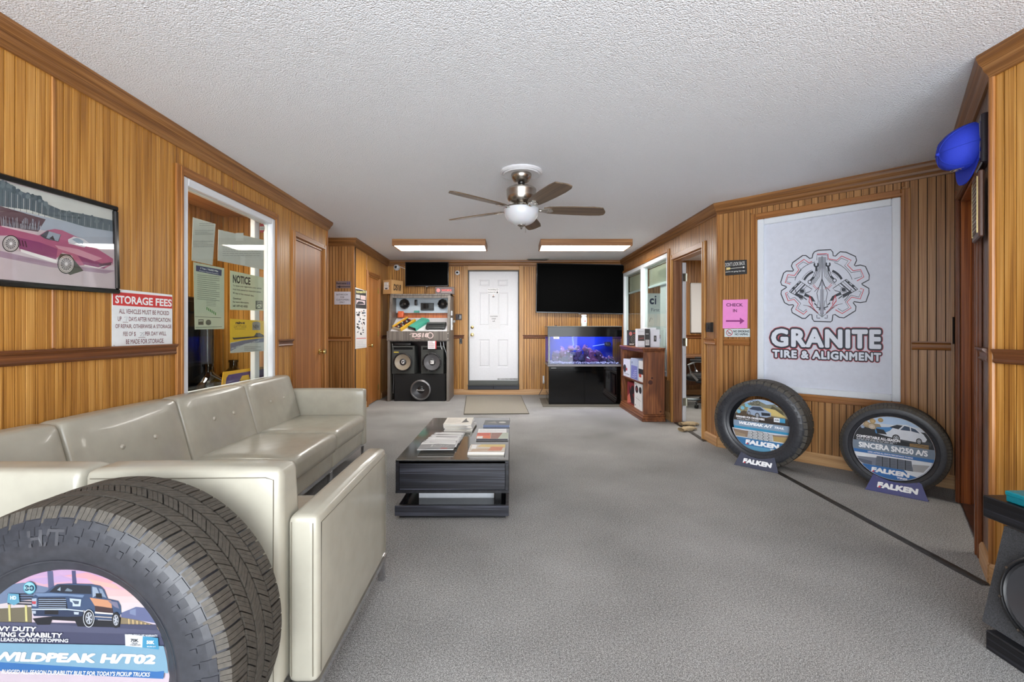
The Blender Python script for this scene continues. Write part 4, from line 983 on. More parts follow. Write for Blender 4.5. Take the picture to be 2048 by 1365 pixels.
# ------------------------------------------------------------------ flat things on the walls (built as sheets at their real place on each wall)
def pxmap(W, ox, oy, k, off=0, sc=0, zc=0):
    """photo pixel -> place on the wall plane (metres along the wall, height)"""
    return lambda p: (W.s(ox+p[0]/k, off)-sc, W.z(ox+p[0]/k, oy+p[1]/k, off)-zc)
def sheet(name, label, cat, W, zoom, quad, c, off=.002, th=.0015, group=None, mat=None, rough=.55, bev=0, square=True):
    mp = pxmap(W, *zoom, off); q = [mp(p) for p in quad]
    if square and len(q) == 4:                                       # printed sheets are square-cornered: average the traced sides
        l = (q[0][0]+q[3][0])/2; r = (q[1][0]+q[2][0])/2; tp = (q[0][1]+q[1][1])/2; bt = (q[2][1]+q[3][1])/2
        q = [(l, tp), (r, tp), (r, bt), (l, bt)]
    sc = sum(p[0] for p in q)/len(q); zc = min(p[1] for p in q)
    o = obj(name, MB().prism([(x-sc, z-zc) for x, z in q], -th, 0), mat or ink(c, rough), smooth=False); o.matrix_world = W.M(sc, off, zc); tag(o, label, cat, group)
    P = Print(-th); P.map = pxmap(W, *zoom, off, sc, zc); P.size = (q[0][0]-sc, q[1][0]-sc, 0, q[0][1]-zc)
    return o, P
Z = lambda x0, y0, k: (x0, y0, k)
BLK, RED = (34, 34, 38), (206, 52, 52)

# framed photograph of a magenta coupe
fz = Z(0, 340, 5.25); x1 = WL.s(239, .02); x0 = x1-.875; zb, ztp = 1.352, 1.812
t = thing('framed_picture', 'black-framed photo of a magenta coupe by a lake, hung on the oak wall', 'picture', WL.M((x0+x1)/2, .0, zb) @ Matrix.Rotation(math.radians(-1.5), 4, 'Y'))
hw, hh = (x1-x0)/2, ztp-zb; fr = MB(); fw = .024
for a, b, c, d in ((-hw, hw, 0, fw), (-hw, hw, hh-fw, hh), (-hw, -hw+fw, fw, hh-fw), (hw-fw, hw, fw, hh-fw)):
    fr.box(a, b, -.028, -.006, c, d, .005)
obj('frame', fr, plain('black_lacquer', (16, 16, 17), .15), t)
bk = obj('photo', MB().box(-hw+fw*.6, hw-fw*.6, -.012, -.008, fw*.6, hh-fw*.6), ink((208, 206, 208)), t)
P = Print(-.012); a0 = math.radians(-1.5)
def cm(p):
    u, v = p[0]/5.25, 340+p[1]/5.25; s_, z_ = WL.s(u, .012)-(x0+x1)/2, WL.z(u, v, .012)-zb
    s2, z2 = s_*math.cos(a0)-z_*math.sin(a0)*-1*-1, 0
    s2 = s_*math.cos(a0)+z_*math.sin(-a0)*1; z2 = -s_*math.sin(-a0)+z_*math.cos(a0)
    return (max(-hw+fw*.7, min(hw-fw*.7, s2)), max(fw*.7, min(hh-fw*.7, z2)))
P.map = cm
LX = -1100
P.poly([(LX, -320), (1240, 440), (1240, 1300), (LX, 1300)], (206, 196, 198))
P.poly([(LX, -280), (0, 110), (1240, 440), (1240, 660), (500, 500), (LX, 120)], (206, 210, 204))
P.poly([(500, 500), (1240, 660), (1240, 830), (900, 790), (480, 640), (0, 560), (LX, 300), (LX, 130)], (168, 180, 192))
P.poly([(LX, 130), (0, 380), (480, 520), (400, 650), (0, 590), (LX, 330)], (98, 72, 80))
P.poly([(LX, -300), (0, 110), (90, 140), (190, 215), (290, 250), (400, 270), (500, 360), (640, 420), (900, 470), (1240, 545), (1240, 660), (900, 600), (520, 490), (300, 420), (0, 380), (LX, 90)], (92, 108, 116))
rr_ = random.Random(4)
for i in range(46):
    x = -300+i*32; yb = 390+x*.22; h_ = max(40, 190-x*.11); P.line([(x, yb), (x+3, yb-h_)], 4 if x < 480 else 2.5, (204, 208, 206) if i % 2 else (58, 72, 80))
for i in range(60):
    x = rr_.uniform(-300, 1200); tp_ = [(-300, 0), (0, 112), (90, 142), (190, 216), (400, 272), (500, 362), (640, 422), (900, 472), (1240, 548)]; y = next(a_[1]+(b_[1]-a_[1])*(x-a_[0])/(b_[0]-a_[0]) for a_, b_ in zip(tp_, tp_[1:]) if a_[0] <= x <= b_[0])+rr_.uniform(2, 50); P.disc(x, y, rr_.uniform(12, 30 if x < 500 else 20), rr_.choice([(70, 88, 96), (112, 128, 134), (84, 100, 112)]), 7)
for i in range(46): x = 10+i*9; P.line([(x, 600+x*.09), (x+rr_.uniform(-14, 14), 600+x*.09-rr_.uniform(40, 120))], 3.5, rr_.choice([(196, 206, 214), (160, 176, 190), (116, 120, 132)]))
P.poly([(LX, 320), (200, 640), (420, 690), (1240, 840), (1240, 1300), (LX, 1300)], (198, 186, 190)); P.poly([(LX, 600), (200, 900), (600, 990), (1200, 1060), (1100, 1090), (500, 1020), (LX, 700)], (164, 140, 158))
PK, PKD, PKL = (176, 96, 128), (140, 64, 112), (204, 150, 166)
P.poly([(-440, 660), (-430, 610), (-330, 570), (-150, 560), (0, 590), (200, 640), (390, 690), (480, 635), (560, 620), (640, 635), (760, 690), (860, 730), (960, 800), (1090, 880), (1175, 935), (1170, 990), (1080, 1040), (870, 1000), (790, 1010), (740, 900), (640, 870), (580, 930), (560, 960), (200, 860), (160, 760), (60, 690), (-120, 690), (-200, 720), (-400, 705)], PK)
P.poly([(130, 700), (400, 760), (590, 830), (575, 940), (190, 830)], PKD); P.poly([(800, 900), (1000, 960), (1100, 1000), (1080, 1040), (870, 1000)], PKD)
P.poly([(0, 595), (200, 645), (390, 690), (360, 660), (200, 620), (0, 585)], (214, 190, 196)); P.poly([(560, 790), (800, 830), (1060, 930), (980, 960), (760, 880), (600, 830)], PKL)
P.poly([(405, 690), (480, 640), (625, 680), (600, 755), (460, 725)], (70, 74, 84)); P.poly([(470, 715), (500, 645), (620, 680), (595, 750)], (150, 164, 176)); P.poly([(500, 720), (540, 690), (560, 740)], (50, 50, 56)); P.poly([(610, 745), (645, 690), (690, 770)], PK)
P.poly([(700, 730), (760, 700), (860, 725), (930, 780), (870, 815), (700, 760)], (206, 212, 216)); P.poly([(740, 730), (800, 710), (860, 750), (850, 800)], (152, 170, 186)); P.line([(700, 735), (760, 705), (860, 728), (930, 780), (870, 812), (705, 770)], 7, (222, 222, 224))
for i in range(3): P.poly([(175+i*32, 730+i*8), (190+i*32, 735+i*8), (205+i*32, 800+i*8), (190+i*32, 795+i*8)], (84, 36, 64))
P.poly([(195, 830), (580, 945), (580, 980), (540, 975), (200, 860)], (232, 230, 228)); P.line([(870, 1000), (1020, 1030), (1160, 985)], 9, (236, 232, 228)); P.poly([(1020, 990), (1160, 970), (1150, 1000), (1040, 1015)], (90, 60, 80))
P.poly([(590, 930), (620, 880), (720, 890), (800, 990), (860, 1060), (720, 1105), (620, 1040)], (70, 72, 66))
def oldwheel(x, y, r, h_):
    P.disc(x, y, r*1.14, (44, 44, 46), 26, h_*1.14); P.disc(x, y, r, (226, 222, 216), 26, h_); P.disc(x, y, r*.93, (70, 66, 66), 26, h_*.93); P.disc(x, y, r*.86, (214, 210, 206), 26, h_*.86); P.disc(x, y, r*.76, (120, 116, 116), 24, h_*.76)
    for i in range(14): a = i*.4488; P.line([(x, y), (x+r*.74*math.cos(a), y+h_*.74*math.sin(a))], 4, (206, 204, 204))
    P.disc(x, y, r*.2, (222, 220, 220), 12, h_*.2)
oldwheel(678, 990, 80, 90); oldwheel(92, 775, 78, 78)
P.poly([(LX, 1140), (0, 1150), (1200, 1270), (1240, 1330), (LX, 1260)], (58, 56, 54)); P.line([(548, 1200), (715, 1215), (715, 1245), (548, 1230), (548, 1200)], 3, (170, 166, 160)); P.text('A Collection', 580, 690, 1232, 1212, (190, 188, 184), .0)
P.done(bk); obj('cover_glass', MB().box(-hw+fw*.8, hw-fw*.8, -.0205, -.0195, fw*.8, hh-fw*.8), glass('picture_glass', (1, 1, 1), .8), t, smooth=False)

# storage fee sign
sz = Z(210, 560, 8.53)
o, P = sheet('wall_sign', 'red and white storage fees sign between the framed coupe photo and the window', 'sign', WL, sz, [(108, 150), (1145, 255), (1145, 1110), (118, 1152)], (234, 238, 240), .003, .0015)
P.poly([(128, 202), (1141, 290), (1141, 492), (130, 432)], RED)
def srow(s, x0, x1, y0, y1, c=(104, 44, 52), b=.005): P.text(s, x0, x1, y0, y1, c, b)
def slope_text(P, s, x0, x1, yb0, yb1, yt0, yt1, c, b=.01):
    """lettering between two slanting guide lines (print seen at an angle on the photo)"""
    V, Fc = text_geo(s, b); ax, bx = min(v[0] for v in V), max(v[0] for v in V); az, bz = min(v[1] for v in V), max(v[1] for v in V); Q = []
    for vx, vz, vj in V:
        f, g = (vx-ax)/(bx-ax), (vz-az)/(bz-az); yb, yt = yb0+(yb1-yb0)*f, yt0+(yt1-yt0)*f; m_ = P.map((x0+(x1-x0)*f, yb+(yt-yb)*g)); Q.append((m_[0], P.y-8e-6*vj, m_[1]))
    P.mb.add(Q, Fc, ink(c)); P.y -= P.step+8e-6*V[-1][2]
slope_text(P, 'STORAGE FEES', 170, 1135, 400, 462, 262, 335, (240, 242, 244), .03)
for s, x0, x1, yb0, yb1, yt0, yt1 in (('ALL VEHICLES MUST BE PICKED', 235, 1088, 575, 605, 492, 535), ('UP        DAYS AFTER NOTIFICATION', 212, 1110, 703, 722, 625, 655), ('OF REPAIR, OTHERWISE A STORAGE', 172, 1130, 838, 838, 755, 768), ('FEE OF $          PER DAY WILL', 305, 1040, 970, 958, 888, 882), ('BE MADE FOR STORAGE.', 352, 1003, 1098, 1078, 1018, 1003)):
    slope_text(P, s, x0, x1, yb0, yb1, yt0, yt1, (108, 46, 54), .012)
P.line([(296, 722), (390, 726)], 7, (108, 46, 54)); P.line([(562, 985), (682, 983)], 7, (108, 46, 54)); P.line([(318, 640), (374, 634), (352, 710)], 5, (120, 130, 150))
P.line([(590, 905), (615, 900), (625, 925), (592, 962), (628, 960)], 5, (90, 94, 104)); P.line([(664, 895), (640, 900), (638, 925), (660, 930), (658, 956), (636, 962)], 5, (90, 94, 104)); P.disc(148, 1120, 7, (120, 120, 120), 10)
P.done(o)

# papers taped inside the booth window
pz = Z(340, 380, 3.25); IN = -.034
def paper(label, quad, c, **k): return sheet('posted_paper', label, 'notice', WL, pz, quad, c, IN, .0008, 'papers taped inside the booth window', **k)
o, P = paper('faded typed page in the top corner of the booth window', [(148, 178), (296, 222), (276, 490), (140, 460)], (206, 208, 202), square=False)
for a, b, c_, n in ((190, 205, 288, 2), (160, 250, 280, 3), (150, 320, 280, 4)): P.lines(a, c_, b+12, n, -12, -3.5, (150, 152, 150), n)
P.done(o)
o, P = paper('blank-backed wide page taped high in the booth window', [(314, 258), (608, 325), (608, 520), (310, 460)], (206, 208, 204), square=False)
P.lines(340, 590, 370, 5, -14, -3.5, (164, 166, 164), 3); P.rect(425, 475, 330, 280, (222, 224, 222)); P.rect(455, 485, 490, 430, (218, 220, 218)); P.done(o)
o, P = paper('green-white inspection poster with a blue heading in the booth window', [(152, 470), (352, 510), (352, 905), (160, 908)], (204, 212, 190), square=False)
P.poly([(168, 490), (336, 520), (334, 560), (168, 528)], (58, 62, 106)); slope_text(P, '3 Year / 70,000 Mile', 196, 312, 516, 538, 503, 524, (226, 230, 236), .03); slope_text(P, 'Emissions Inspection Exemption', 190, 314, 530, 552, 521, 543, (214, 220, 230), .02)
for i in range(13): yy = 552+i*13; P.line([(176, yy), (300 if i % 4 == 3 else 322, yy+14)], 3.2, (120, 126, 116))
for i in range(6): P.rect(236+i*11, 242+i*11, 780+i*7, 762+i*7, (74, 140, 60))
for i in range(4): P.line([(234, 722+i*10), (296, 726+i*10)], 2.5, (140, 146, 136))
P.line([(160, 825), (330, 832)], 3, (90, 100, 90)); P.line([(164, 895), (336, 890)], 3, (90, 100, 90)); P.rect(182, 216, 878, 842, (70, 78, 72)); P.text('DMV', 185, 213, 858, 846, (210, 216, 200), .04); P.disc(248, 862, 18, (96, 104, 96), 14); P.text('NCSBI', 232, 264, 876, 866, (70, 76, 72), .03); P.done(o)
o, P = paper('pale green notice about passing inspection, beneath the blank wide page', [(390, 524), (608, 570), (608, 786), (390, 780)], (210, 216, 186), square=False)
slope_text(P, 'NOTICE', 408, 522, 605, 620, 550, 570, (30, 32, 30), .04)
for s, x1_, y in (('To renew your registration, your vehicle', 594, 630), ('must have passed an inspection within', 590, 654), ('90 days of the renewal date.', 545, 678)): slope_text(P, s, 408, x1_, y, y+20, y-14, y+6, (44, 46, 42), .025)
for s, x1_, y in (('Questions?', 462, 712), ('For more information,', 512, 736), ('call 1-877-421-0020.', 506, 760)): slope_text(P, s, 408, x1_, y, y+6, y-14, y-8, (44, 46, 42), .025)
P.rect(556, 600, 775, 722, (44, 48, 44)); P.rect(561, 595, 770, 727, (206, 212, 186)); P.text('DMV', 562, 594, 746, 731, (44, 48, 44), .05); P.line([(562, 768), (578, 752), (592, 768)], 4, (44, 48, 44)); P.done(o)
o, P = paper('yellow and grey wiper blade poster low in the booth window', [(390, 838), (610, 852), (610, 1048), (390, 1062)], (236, 196, 40), square=False)
P.poly([(390, 1062), (390, 995), (480, 978), (610, 962), (610, 1048)], (196, 204, 204)); P.poly([(390, 1050), (390, 1000), (480, 978), (610, 962), (610, 990), (490, 1000)], (108, 118, 146))
P.text('rain-x', 426, 488, 874, 855, BLK, .05); P.text('LATITUDE', 416, 496, 898, 880, (110, 90, 30), .0); P.text('WATER REPELLENCY', 420, 490, 908, 902, (120, 100, 40)); P.text('2-IN-1 WIPER BLADE + WATER REPELLENCY', 398, 560, 1040, 1000, (220, 226, 230), .0, .0) if False else slope_text(P, '2-IN-1 WIPER BLADE + WATER REPELLENT', 396, 580, 1040, 985, 1028, 976, (222, 228, 234), .01)
P.poly([(405, 960), (412, 975), (560, 960), (610, 960), (608, 945), (580, 930), (555, 938), (545, 952), (420, 962)], (62, 58, 54)); P.poly([(548, 950), (560, 930), (590, 935), (608, 960)], (92, 94, 98)); P.rect(534, 586, 912, 868, (150, 150, 146)); P.disc(560, 868, 26, (150, 150, 146), 16, 12); P.text('NEW', 540, 580, 902, 878, (70, 74, 80), .03); P.lines(482, 594, 1020, 3, -10, -4, (130, 136, 140), 5); P.done(o)
o, P = paper('small round red and white sticker in the window corner', [(598+17*math.cos(i*.5236), 250-30*math.sin(i*.5236)) for i in range(12)], (196, 60, 66), square=False)
P.rect(583, 613, 262, 238, (232, 230, 226)); P.lines(586, 610, 246, 2, -7, -3, (80, 80, 84), 2); P.done(o)

# booth: leaning advert board, water jugs, ledge, cabinet
nz = Z(340, 560, 5.686)
o, P = sheet('advert_board', 'yellow-bordered purple advert board standing inside the window beyond the sofa', 'sign', WL, nz, [(600, 1050), (1085, 982), (1070, 1420), (560, 1420)], (240, 186, 40), -.16, .004, square=False)
P.poly([(660, 1082), (1066, 1012), (1058, 1400), (600, 1400), (635, 1120)], (76, 56, 132)); P.poly([(770, 1180), (815, 1092), (890, 1078), (912, 1160), (920, 1400), (740, 1400)], (244, 196, 50)); P.text('NAPA', 790, 890, 1190, 1140, BLK, .05); P.done(o)
YW = lambda u, off: WL.Y(u, off)
struct('shelf_booth_ledge', MB().box(WL.s(362)-.5, 5.50, .12, .60, .40, .43, .004), OAKR, M=WL.M())
JG = glass('smoked_jug', (.30, .34, .40), 1.6)
def jug(u, v_top, off, label, hgt=.47, r=.13):
    s_ = WL.s(u, -off); z = WL.z(u, v_top, -off); base = .43; hgt = z-base
    t = thing('water_jug', label, 'jug', WL.M(s_, -off, base), 'water jugs in the booth')
    pr = [(1e-4, .004), (r*.9, 0), (r, .02), (r, hgt*.2), (r*.96, hgt*.23), (r, hgt*.27), (r, hgt*.46), (r*.96, hgt*.49), (r, hgt*.53), (r, hgt*.64), (r*.8, hgt*.74), (r*.4, hgt*.82), (.034, hgt*.86), (.034, hgt*.95), (.04, hgt*.955), (.04, hgt), (.028, hgt), (.028, hgt*.87)]
    obj('jug_body', MB().lathe(pr, 'z', 36), JG, t); obj('water', MB().lathe([(1e-4, .01), (r*.95, .012), (r*.96, hgt*.55), (1e-4, hgt*.55)], 'z', 28), plain('dark_jug_water', (22, 28, 44), .1), t)
jug(416, 728, .33, 'smoky water jug under the inspection poster in the booth'); jug(467, 720, .34, 'smoky water jug rising behind the purple advert board')
t = thing('booth_cabinet', 'black upright cabinet inside the booth behind the inspection poster', 'cabinet', WL.M(WL.s(395, -.5), -.53, .43))
obj('body', MB().box(-.5, .17, 0, .1, 0, 1.02, .01), plain('cabinet_black', (20, 21, 24), .25), t); obj('door', MB().box(-.48, -.02, -.012, 0, .02, .98, .004), plain('cabinet_black', (20, 21, 24), .25), t); obj('pipe', MB().cyl(.05, .3, .9, 'z', 20, (.08, -.06, 0)), plain('smoke_pipe', (52, 54, 58), .2), t)

# corridor wall: signs; calendar; back wall odds and ends
cz = Z(640, 460, 3.413)
o, P = sheet('wall_sign', 'narrow restrooms sign with an arrow, above the bathroom paper on the corridor wall', 'sign', WC, cz, [(110, 350), (210, 350), (210, 400), (110, 400)], (128, 106, 104), .003, .002)
P.text('Restrooms', 113, 180, 372, 358, (24, 22, 44), .04); P.line([(132, 389), (207, 389)], 5, (24, 22, 44)); P.poly([(116, 389), (138, 380), (138, 398)], (24, 22, 44))
for x in (188, 201): P.disc(x, 359, 3, (40, 50, 120), 8); P.poly([(x-4, 363), (x+4, 363), (x+2, 374), (x-2, 374)], (40, 50, 120))
P.done(o)
o, P = sheet('posted_paper', 'white bathroom for customers paper on the corridor wall', 'notice', WC, cz, [(98, 422), (210, 422), (210, 510), (98, 510)], (206, 204, 214), .002, .001)
for s, x0, x1_, y in (('BATHROOM', 112, 190, 448), ('FOR', 140, 166, 466), ('CUSTOMERS', 112, 200, 483), ('ONLY', 134, 168, 500)): P.text(s, x0, x1_, y, y-11, (84, 82, 96), .01)
P.done(o)
o, P = sheet('wall_calendar', 'tall parts-poster calendar with photos, hung beside the dark corridor door', 'calendar', WA, cz, [(238, 398), (316, 412), (318, 802), (242, 815)], (222, 220, 220), .004, .003)
P.poly([(240, 402), (314, 416), (316, 540), (242, 535)], (58, 58, 60)); P.text('Performance Parts', 246, 310, 432, 414, (226, 220, 150), .03); P.poly([(244, 440), (272, 445), (272, 470), (244, 466)], (190, 188, 186)); P.poly([(276, 446), (310, 452), (310, 480), (276, 476)], (214, 190, 190))
P.poly([(246, 478), (306, 486), (306, 512), (246, 508)], (206, 190, 194)); P.poly([(250, 500), (262, 488), (290, 492), (302, 506), (250, 508)], (60, 60, 66))
rr_ = random.Random(9)
for i in range(34):
    x, y = rr_.uniform(245, 300), rr_.uniform(548, 725); P.rect(x, x+rr_.uniform(5, 15), y, y-rr_.uniform(5, 14), rr_.choice([(70, 74, 80), (120, 120, 124), (30, 30, 34), (186, 160, 150), (90, 110, 140)]))
P.line([(246, 742), (312, 740)], 5, (200, 90, 90)); P.lines(250, 310, 760, 4, -12, -2, (160, 160, 170), 7); P.done(o)
def tv(label, u0, u1, v0, v1, Y, roll, group=None):
    a, b = at(u0, v0, Y), at(u1, v1, Y); cx_, z1_, z0_ = (a.x+b.x)/2, a.z, b.z; hw_ = (b.x-a.x)/2; h_ = z1_-z0_
    t = thing('wall_screen', label, 'television', Matrix.Translation((cx_, Y, (z0_+z1_)/2)) @ Matrix.Rotation(math.radians(roll), 4, 'Y'), group); bz = .012
    obj('casing', MB().box(-hw_, hw_, .006, .04, -h_/2, h_/2, .004), BLACKP, t); f = MB()
    for p in ((-hw_, hw_, h_/2-bz, h_/2), (-hw_, hw_, -h_/2, -h_/2+bz*1.6), (-hw_, -hw_+bz, -h_/2, h_/2), (hw_-bz, hw_, -h_/2, h_/2)): f.box(p[0], p[1], -.004, .01, p[2], p[3], .002)
    obj('bezel', f, plain('bezel_grey_black', (38, 38, 42), .2), t); obj('screen', MB().box(-hw_+bz, hw_-bz, .0, .008, -h_/2+bz*1.6, h_/2-bz), SCREEN, t)
    obj('wall_mount', MB().box(-.12, .12, .04, 8.178-Y, -.12, .12), BLACKP, t); obj('sensor', MB().box(-.02, .02, -.002, .006, -h_/2-.012, -h_/2+.002, .002), plain('sensor_grey', (150, 150, 150), .4), t)
    return t
tv('wide black wall screen above the fish tank', 1072.5, 1248.5, 528, 627.5, 8.06, 1.2)
tl = tv('smaller black wall screen above the speaker kiosk', 810.5, 897, 524.5, 573, 8.06, -.0)
obj('cable', MB().tube([(-.0, .03, -.2), (-.02, .03, -.3), (-.05, .06, -.42)], .005, 6), BLACKP, tl)
def camera_ball(label, u, v, r):
    p = at(u, v, 8.17); t = thing('security_camera', label, 'camera', p, 'dome cameras on the back wall')
    obj('base', MB().lathe([(1e-4, .01), (r, .01), (r, -.01), (r*.9, -.02), (1e-4, -.02)], 'y', 24), WHITE, t); b = obj('ball', MB().lathe([(r*.86*math.sin(a), -.02-.8*r*math.cos(a)) for a in [i*1.57/10+.001 for i in range(11)]], 'y', 24), WHITE, t)
    obj('lens', MB().lathe([(1e-4, -.022-.82*r), (r*.42, -.018-.77*r), (r*.44, -.01-.7*r)], 'y', 20, (.0, 0, 0)), BLACKG, t); return t
c1 = camera_ball('white dome camera tucked in the corner next to the smaller wall screen', 793.5, 535.5, .056); obj('cable', MB().tube([(.05, -.01, .02), (.12, -.005, -.01), (.17, -.002, -.03)], .004, 6), WHITE, c1)
camera_ball('white dome camera between the smaller wall screen and the white door', 915, 546, .043)
bz_ = Z(880, 520, 4.405)
def plate(name, label, cat, W, u0, u1, v0, v1, c, off=.0, th=.02, extra=None):
    a, b, z1_, z0_ = W.s(u0), W.s(u1), W.z((u0+u1)/2, v0), W.z((u0+u1)/2, v1)
    t = thing(name, label, cat, W.M((a+b)/2, off, z0_)); obj('plate', MB().box(-(b-a)/2, (b-a)/2, -th, 0, 0, z1_-z0_, .003), c, t)
    if extra: extra(t, (b-a)/2, z1_-z0_, th)
    return t
def ex_switch(t, w_, h_, th):
    obj('toggle', MB().box(-w_*.3, w_*.3, -th-.006, -th, h_*.3, h_*.7, .002), BLACKP, t)
    for z in (.12, .88): obj('screw', MB().cyl(.004, -th-.001, -th, 'y', 8, (0, 0, h_*z)), STEEL, t)
DKB = plain('dark_bronze', (58, 42, 40), .4)
plate('thermostat', 'dark square thermostat on the wall beside the white door', 'thermostat', WB, 911.5, 924, 628.5, 640.5, DKB, .0, .02, lambda t, w_, h_, th: obj('window', MB().box(-w_*.1, w_*.8, -th-.003, -th, h_*.2, h_*.8, .001), BLACKG, t))
plate('wall_switch', 'small black switch just under the chair rail by the white door', 'switch', WB, 918.8, 924.5, 676.5, 688, BLACKP, .0, .015, ex_switch)
plate('wall_switch', 'black keypad on the narrow wall between office doorway and corner', 'switch', WR, 1417.5, 1427, 645.5, 664.5, BLACKP, .0, .03, ex_switch)
plate('latch_plate', 'slim black latch at the corner next to the hallway opening', 'latch', WD, 1905, 1909.5, 640, 672, BLACKP, .0, .02, lambda t, w_, h_, th: obj('pin', MB().cyl(.006, -.06, h_+.02, 'z', 8, (0, -th-.003, 0)), BLACKP, t))
t = plate('wall_outlet', 'white outlet with plugged cord on the back wall beside the fish tank', 'outlet', WB, 1085.3, 1088.5, 752, 768, WHITE, .0, .012)
obj('plug', MB().box(-.018, .018, -.04, -.012, .02, .06, .004), WHITE, t); obj('cord', MB().tube([(0, -.03, .03), (-.03, -.05, -.1), (-.09, -.06, -.2), (-.08, -.08, -.27), (.03, -.1, -.28)], .005, 6), BLACKP, t)
# papers on the white door
def dsheet(label, quad, c, **k):
    o, P = sheet('posted_paper', label, 'notice', WB, bz_, quad, c, -.0495, .001, **k); return o, P
o, P = dsheet('white no smoking notice stuck high on the white door', [(420, 250), (520, 250), (520, 300), (420, 300)], (240, 240, 242))
P.text('No Smoking', 424, 490, 270, 258, (60, 60, 66), .02); P.text('Employees Only', 424, 490, 292, 281, (60, 60, 66), .02); P.ring(505, 263, 6, 2, (70, 70, 76)); P.poly([(499, 294), (499, 284), (505, 278), (510, 284), (510, 294)], (40, 40, 44)); P.done(o)
o, P = dsheet('small white sticker beneath the no smoking notice on the white door', [(454, 305), (487, 305), (487, 332), (454, 332)], (232, 232, 234)); P.rect(461, 480, 330, 322, (60, 56, 54)); P.disc(470, 314, 4, (200, 120, 80), 8); P.done(o)
o, P = dsheet('caution step up paper on the middle of the white door', [(430, 478), (530, 478), (530, 610), (430, 610)], (224, 224, 227))
for s, a, b, y in (('CAUTION', 442, 506, 504), ('STEP', 456, 492, 526), ('UP', 463, 484, 547)): P.text(s, a, b, y, y-11, (84, 84, 88), .02)
P.done(o)

# ------------------------------------------------------------------ diagonal wall: signs and the boarded window
dz = Z(1400, 340, 2.844)
o, P = sheet('wall_sign', 'small black arrow sign saying not to look back, on the diagonal wall', 'sign', WD, dz, [(142, 517), (266, 512), (268, 592), (146, 602)], (44, 44, 46), .003, .008, square=False)
ez = Z(1430, 500, 6.825); P.map = pxmap(WD, *ez, .003, *[o.matrix_world.translation.length*0+q for q in (0, 0)])
sc0 = (o.matrix_world.translation.to_2d()-WD.p0).dot(WD.d); P.map = pxmap(WD, *ez, .003, sc0, o.matrix_world.translation.z)
slope_text(P, 'DON\'T LOOK BACK', 145, 412, 232, 205, 180, 155, (226, 226, 222), .0); P.line([(220, 257), (385, 240)], 6, (226, 222, 214)); P.poly([(385, 225), (412, 237), (388, 254)], (232, 230, 226)); P.poly([(148, 248), (205, 240), (220, 257), (205, 270), (150, 278), (165, 262)], (226, 206, 140))
slope_text(P, 'you\'re not going that way', 148, 414, 318, 300, 292, 274, (226, 226, 222), .01); P.done(o)
o, P = sheet('posted_paper', 'pink check in paper with an arrow, taped to the diagonal wall', 'notice', WD, ez, [(108, 684), (448, 676), (442, 1070), (106, 1074)], (240, 146, 214), .002, .001, square=False)
P.text('CHECK', 154, 382, 774, 730, (110, 50, 96), .03); P.text('IN', 246, 300, 852, 810, (110, 50, 96), .03); P.line([(150, 972), (345, 972)], 22, (150, 60, 130)); P.poly([(340, 926), (404, 971), (340, 1016)], (150, 60, 130)); P.done(o)
for k, (u, v) in enumerate(((432, 676), (140, 672))): pass
o, P = sheet('wall_sign', 'no smoking no vaping sign with a red symbol, under the pink paper', 'sign', WD, ez, [(130, 1080), (478, 1078), (478, 1190), (130, 1190)], (206, 218, 220), .002, .002, square=False)
P.ring(197, 1132, 40, 9, (176, 60, 76), 26); P.line([(168, 1105), (226, 1160)], 9, (176, 60, 76)); P.line([(175, 1138), (215, 1138)], 8, (60, 60, 66)); P.text('NO SMOKING', 250, 468, 1130, 1098, (54, 62, 70), .04); P.text('NO VAPING', 272, 452, 1168, 1138, (54, 62, 70), .04); P.done(o)
o, P = sheet('sign_board', 'large white board with a gear and piston emblem filling the boarded window', 'sign', WD, dz, [(364, 308), (1093, 204), (1090, 1310), (364, 1226)], (214, 218, 230), -.025, .012)
gz_ = Z(1530, 480, 5.25); P.y = -.012-.0001; P.map = pxmap(WD, *gz_, -.013, (o.matrix_world.translation.to_2d()-WD.p0).dot(WD.d), o.matrix_world.translation.z)
bw = [v.co for v in o.data.vertices]; bx0, bx1, bz0, bz1 = min(c.x for c in bw), max(c.x for c in bw), min(c.z for c in bw), max(c.z for c in bw)
gk = MB()
for q in ((bx0-.007, bx0, bz0-.007, bz1+.007), (bx1, bx1+.012, bz0-.007, bz1+.007), (bx0, bx1, bz1, bz1+.008), (bx0, bx1, bz0-.007, bz0)): gk.box(q[0], q[1], -.006, .0, q[2], q[3])
obj('shadow_gap', gk, plain('shadow_gap_dark', (46, 48, 54), .6), o)  # dark strips stand in for the shaded gap round the board
DK, RD = (52, 56, 66), (200, 62, 74)
outer = [(520, 125), (560, 110), (690, 103), (712, 130), (716, 168), (742, 170), (765, 145), (790, 125), (850, 130), (950, 175), (962, 215), (938, 268), (950, 275), (1000, 265), (1055, 280), (1095, 370), (1092, 420), (1015, 462), (1020, 470), (1090, 510), (1092, 560), (1060, 650), (1000, 660), (935, 650), (925, 660), (955, 700), (950, 745), (830, 820), (780, 815), (735, 785), (712, 790), (705, 850), (690, 862), (515, 857), (497, 830), (492, 785), (470, 785), (425, 825), (390, 825), (285, 765), (277, 730), (302, 690), (295, 682), (250, 685), (205, 660), (168, 570), (172, 535), (228, 498), (222, 490), (175, 475), (165, 445), (195, 350), (225, 328), (295, 328), (300, 320), (277, 275), (290, 240), (395, 165), (430, 165), (468, 195), (495, 190), (503, 150), (520, 125)]
P.line(outer, 11, DK)
def L(pts, w_=4, c=DK): P.line(pts, w_*1.4, c)
def mir(pts, f=.86): return [(600-(x-600)*(f if x > 600 else f), y+(8 if False else 0)) for x, y in pts]
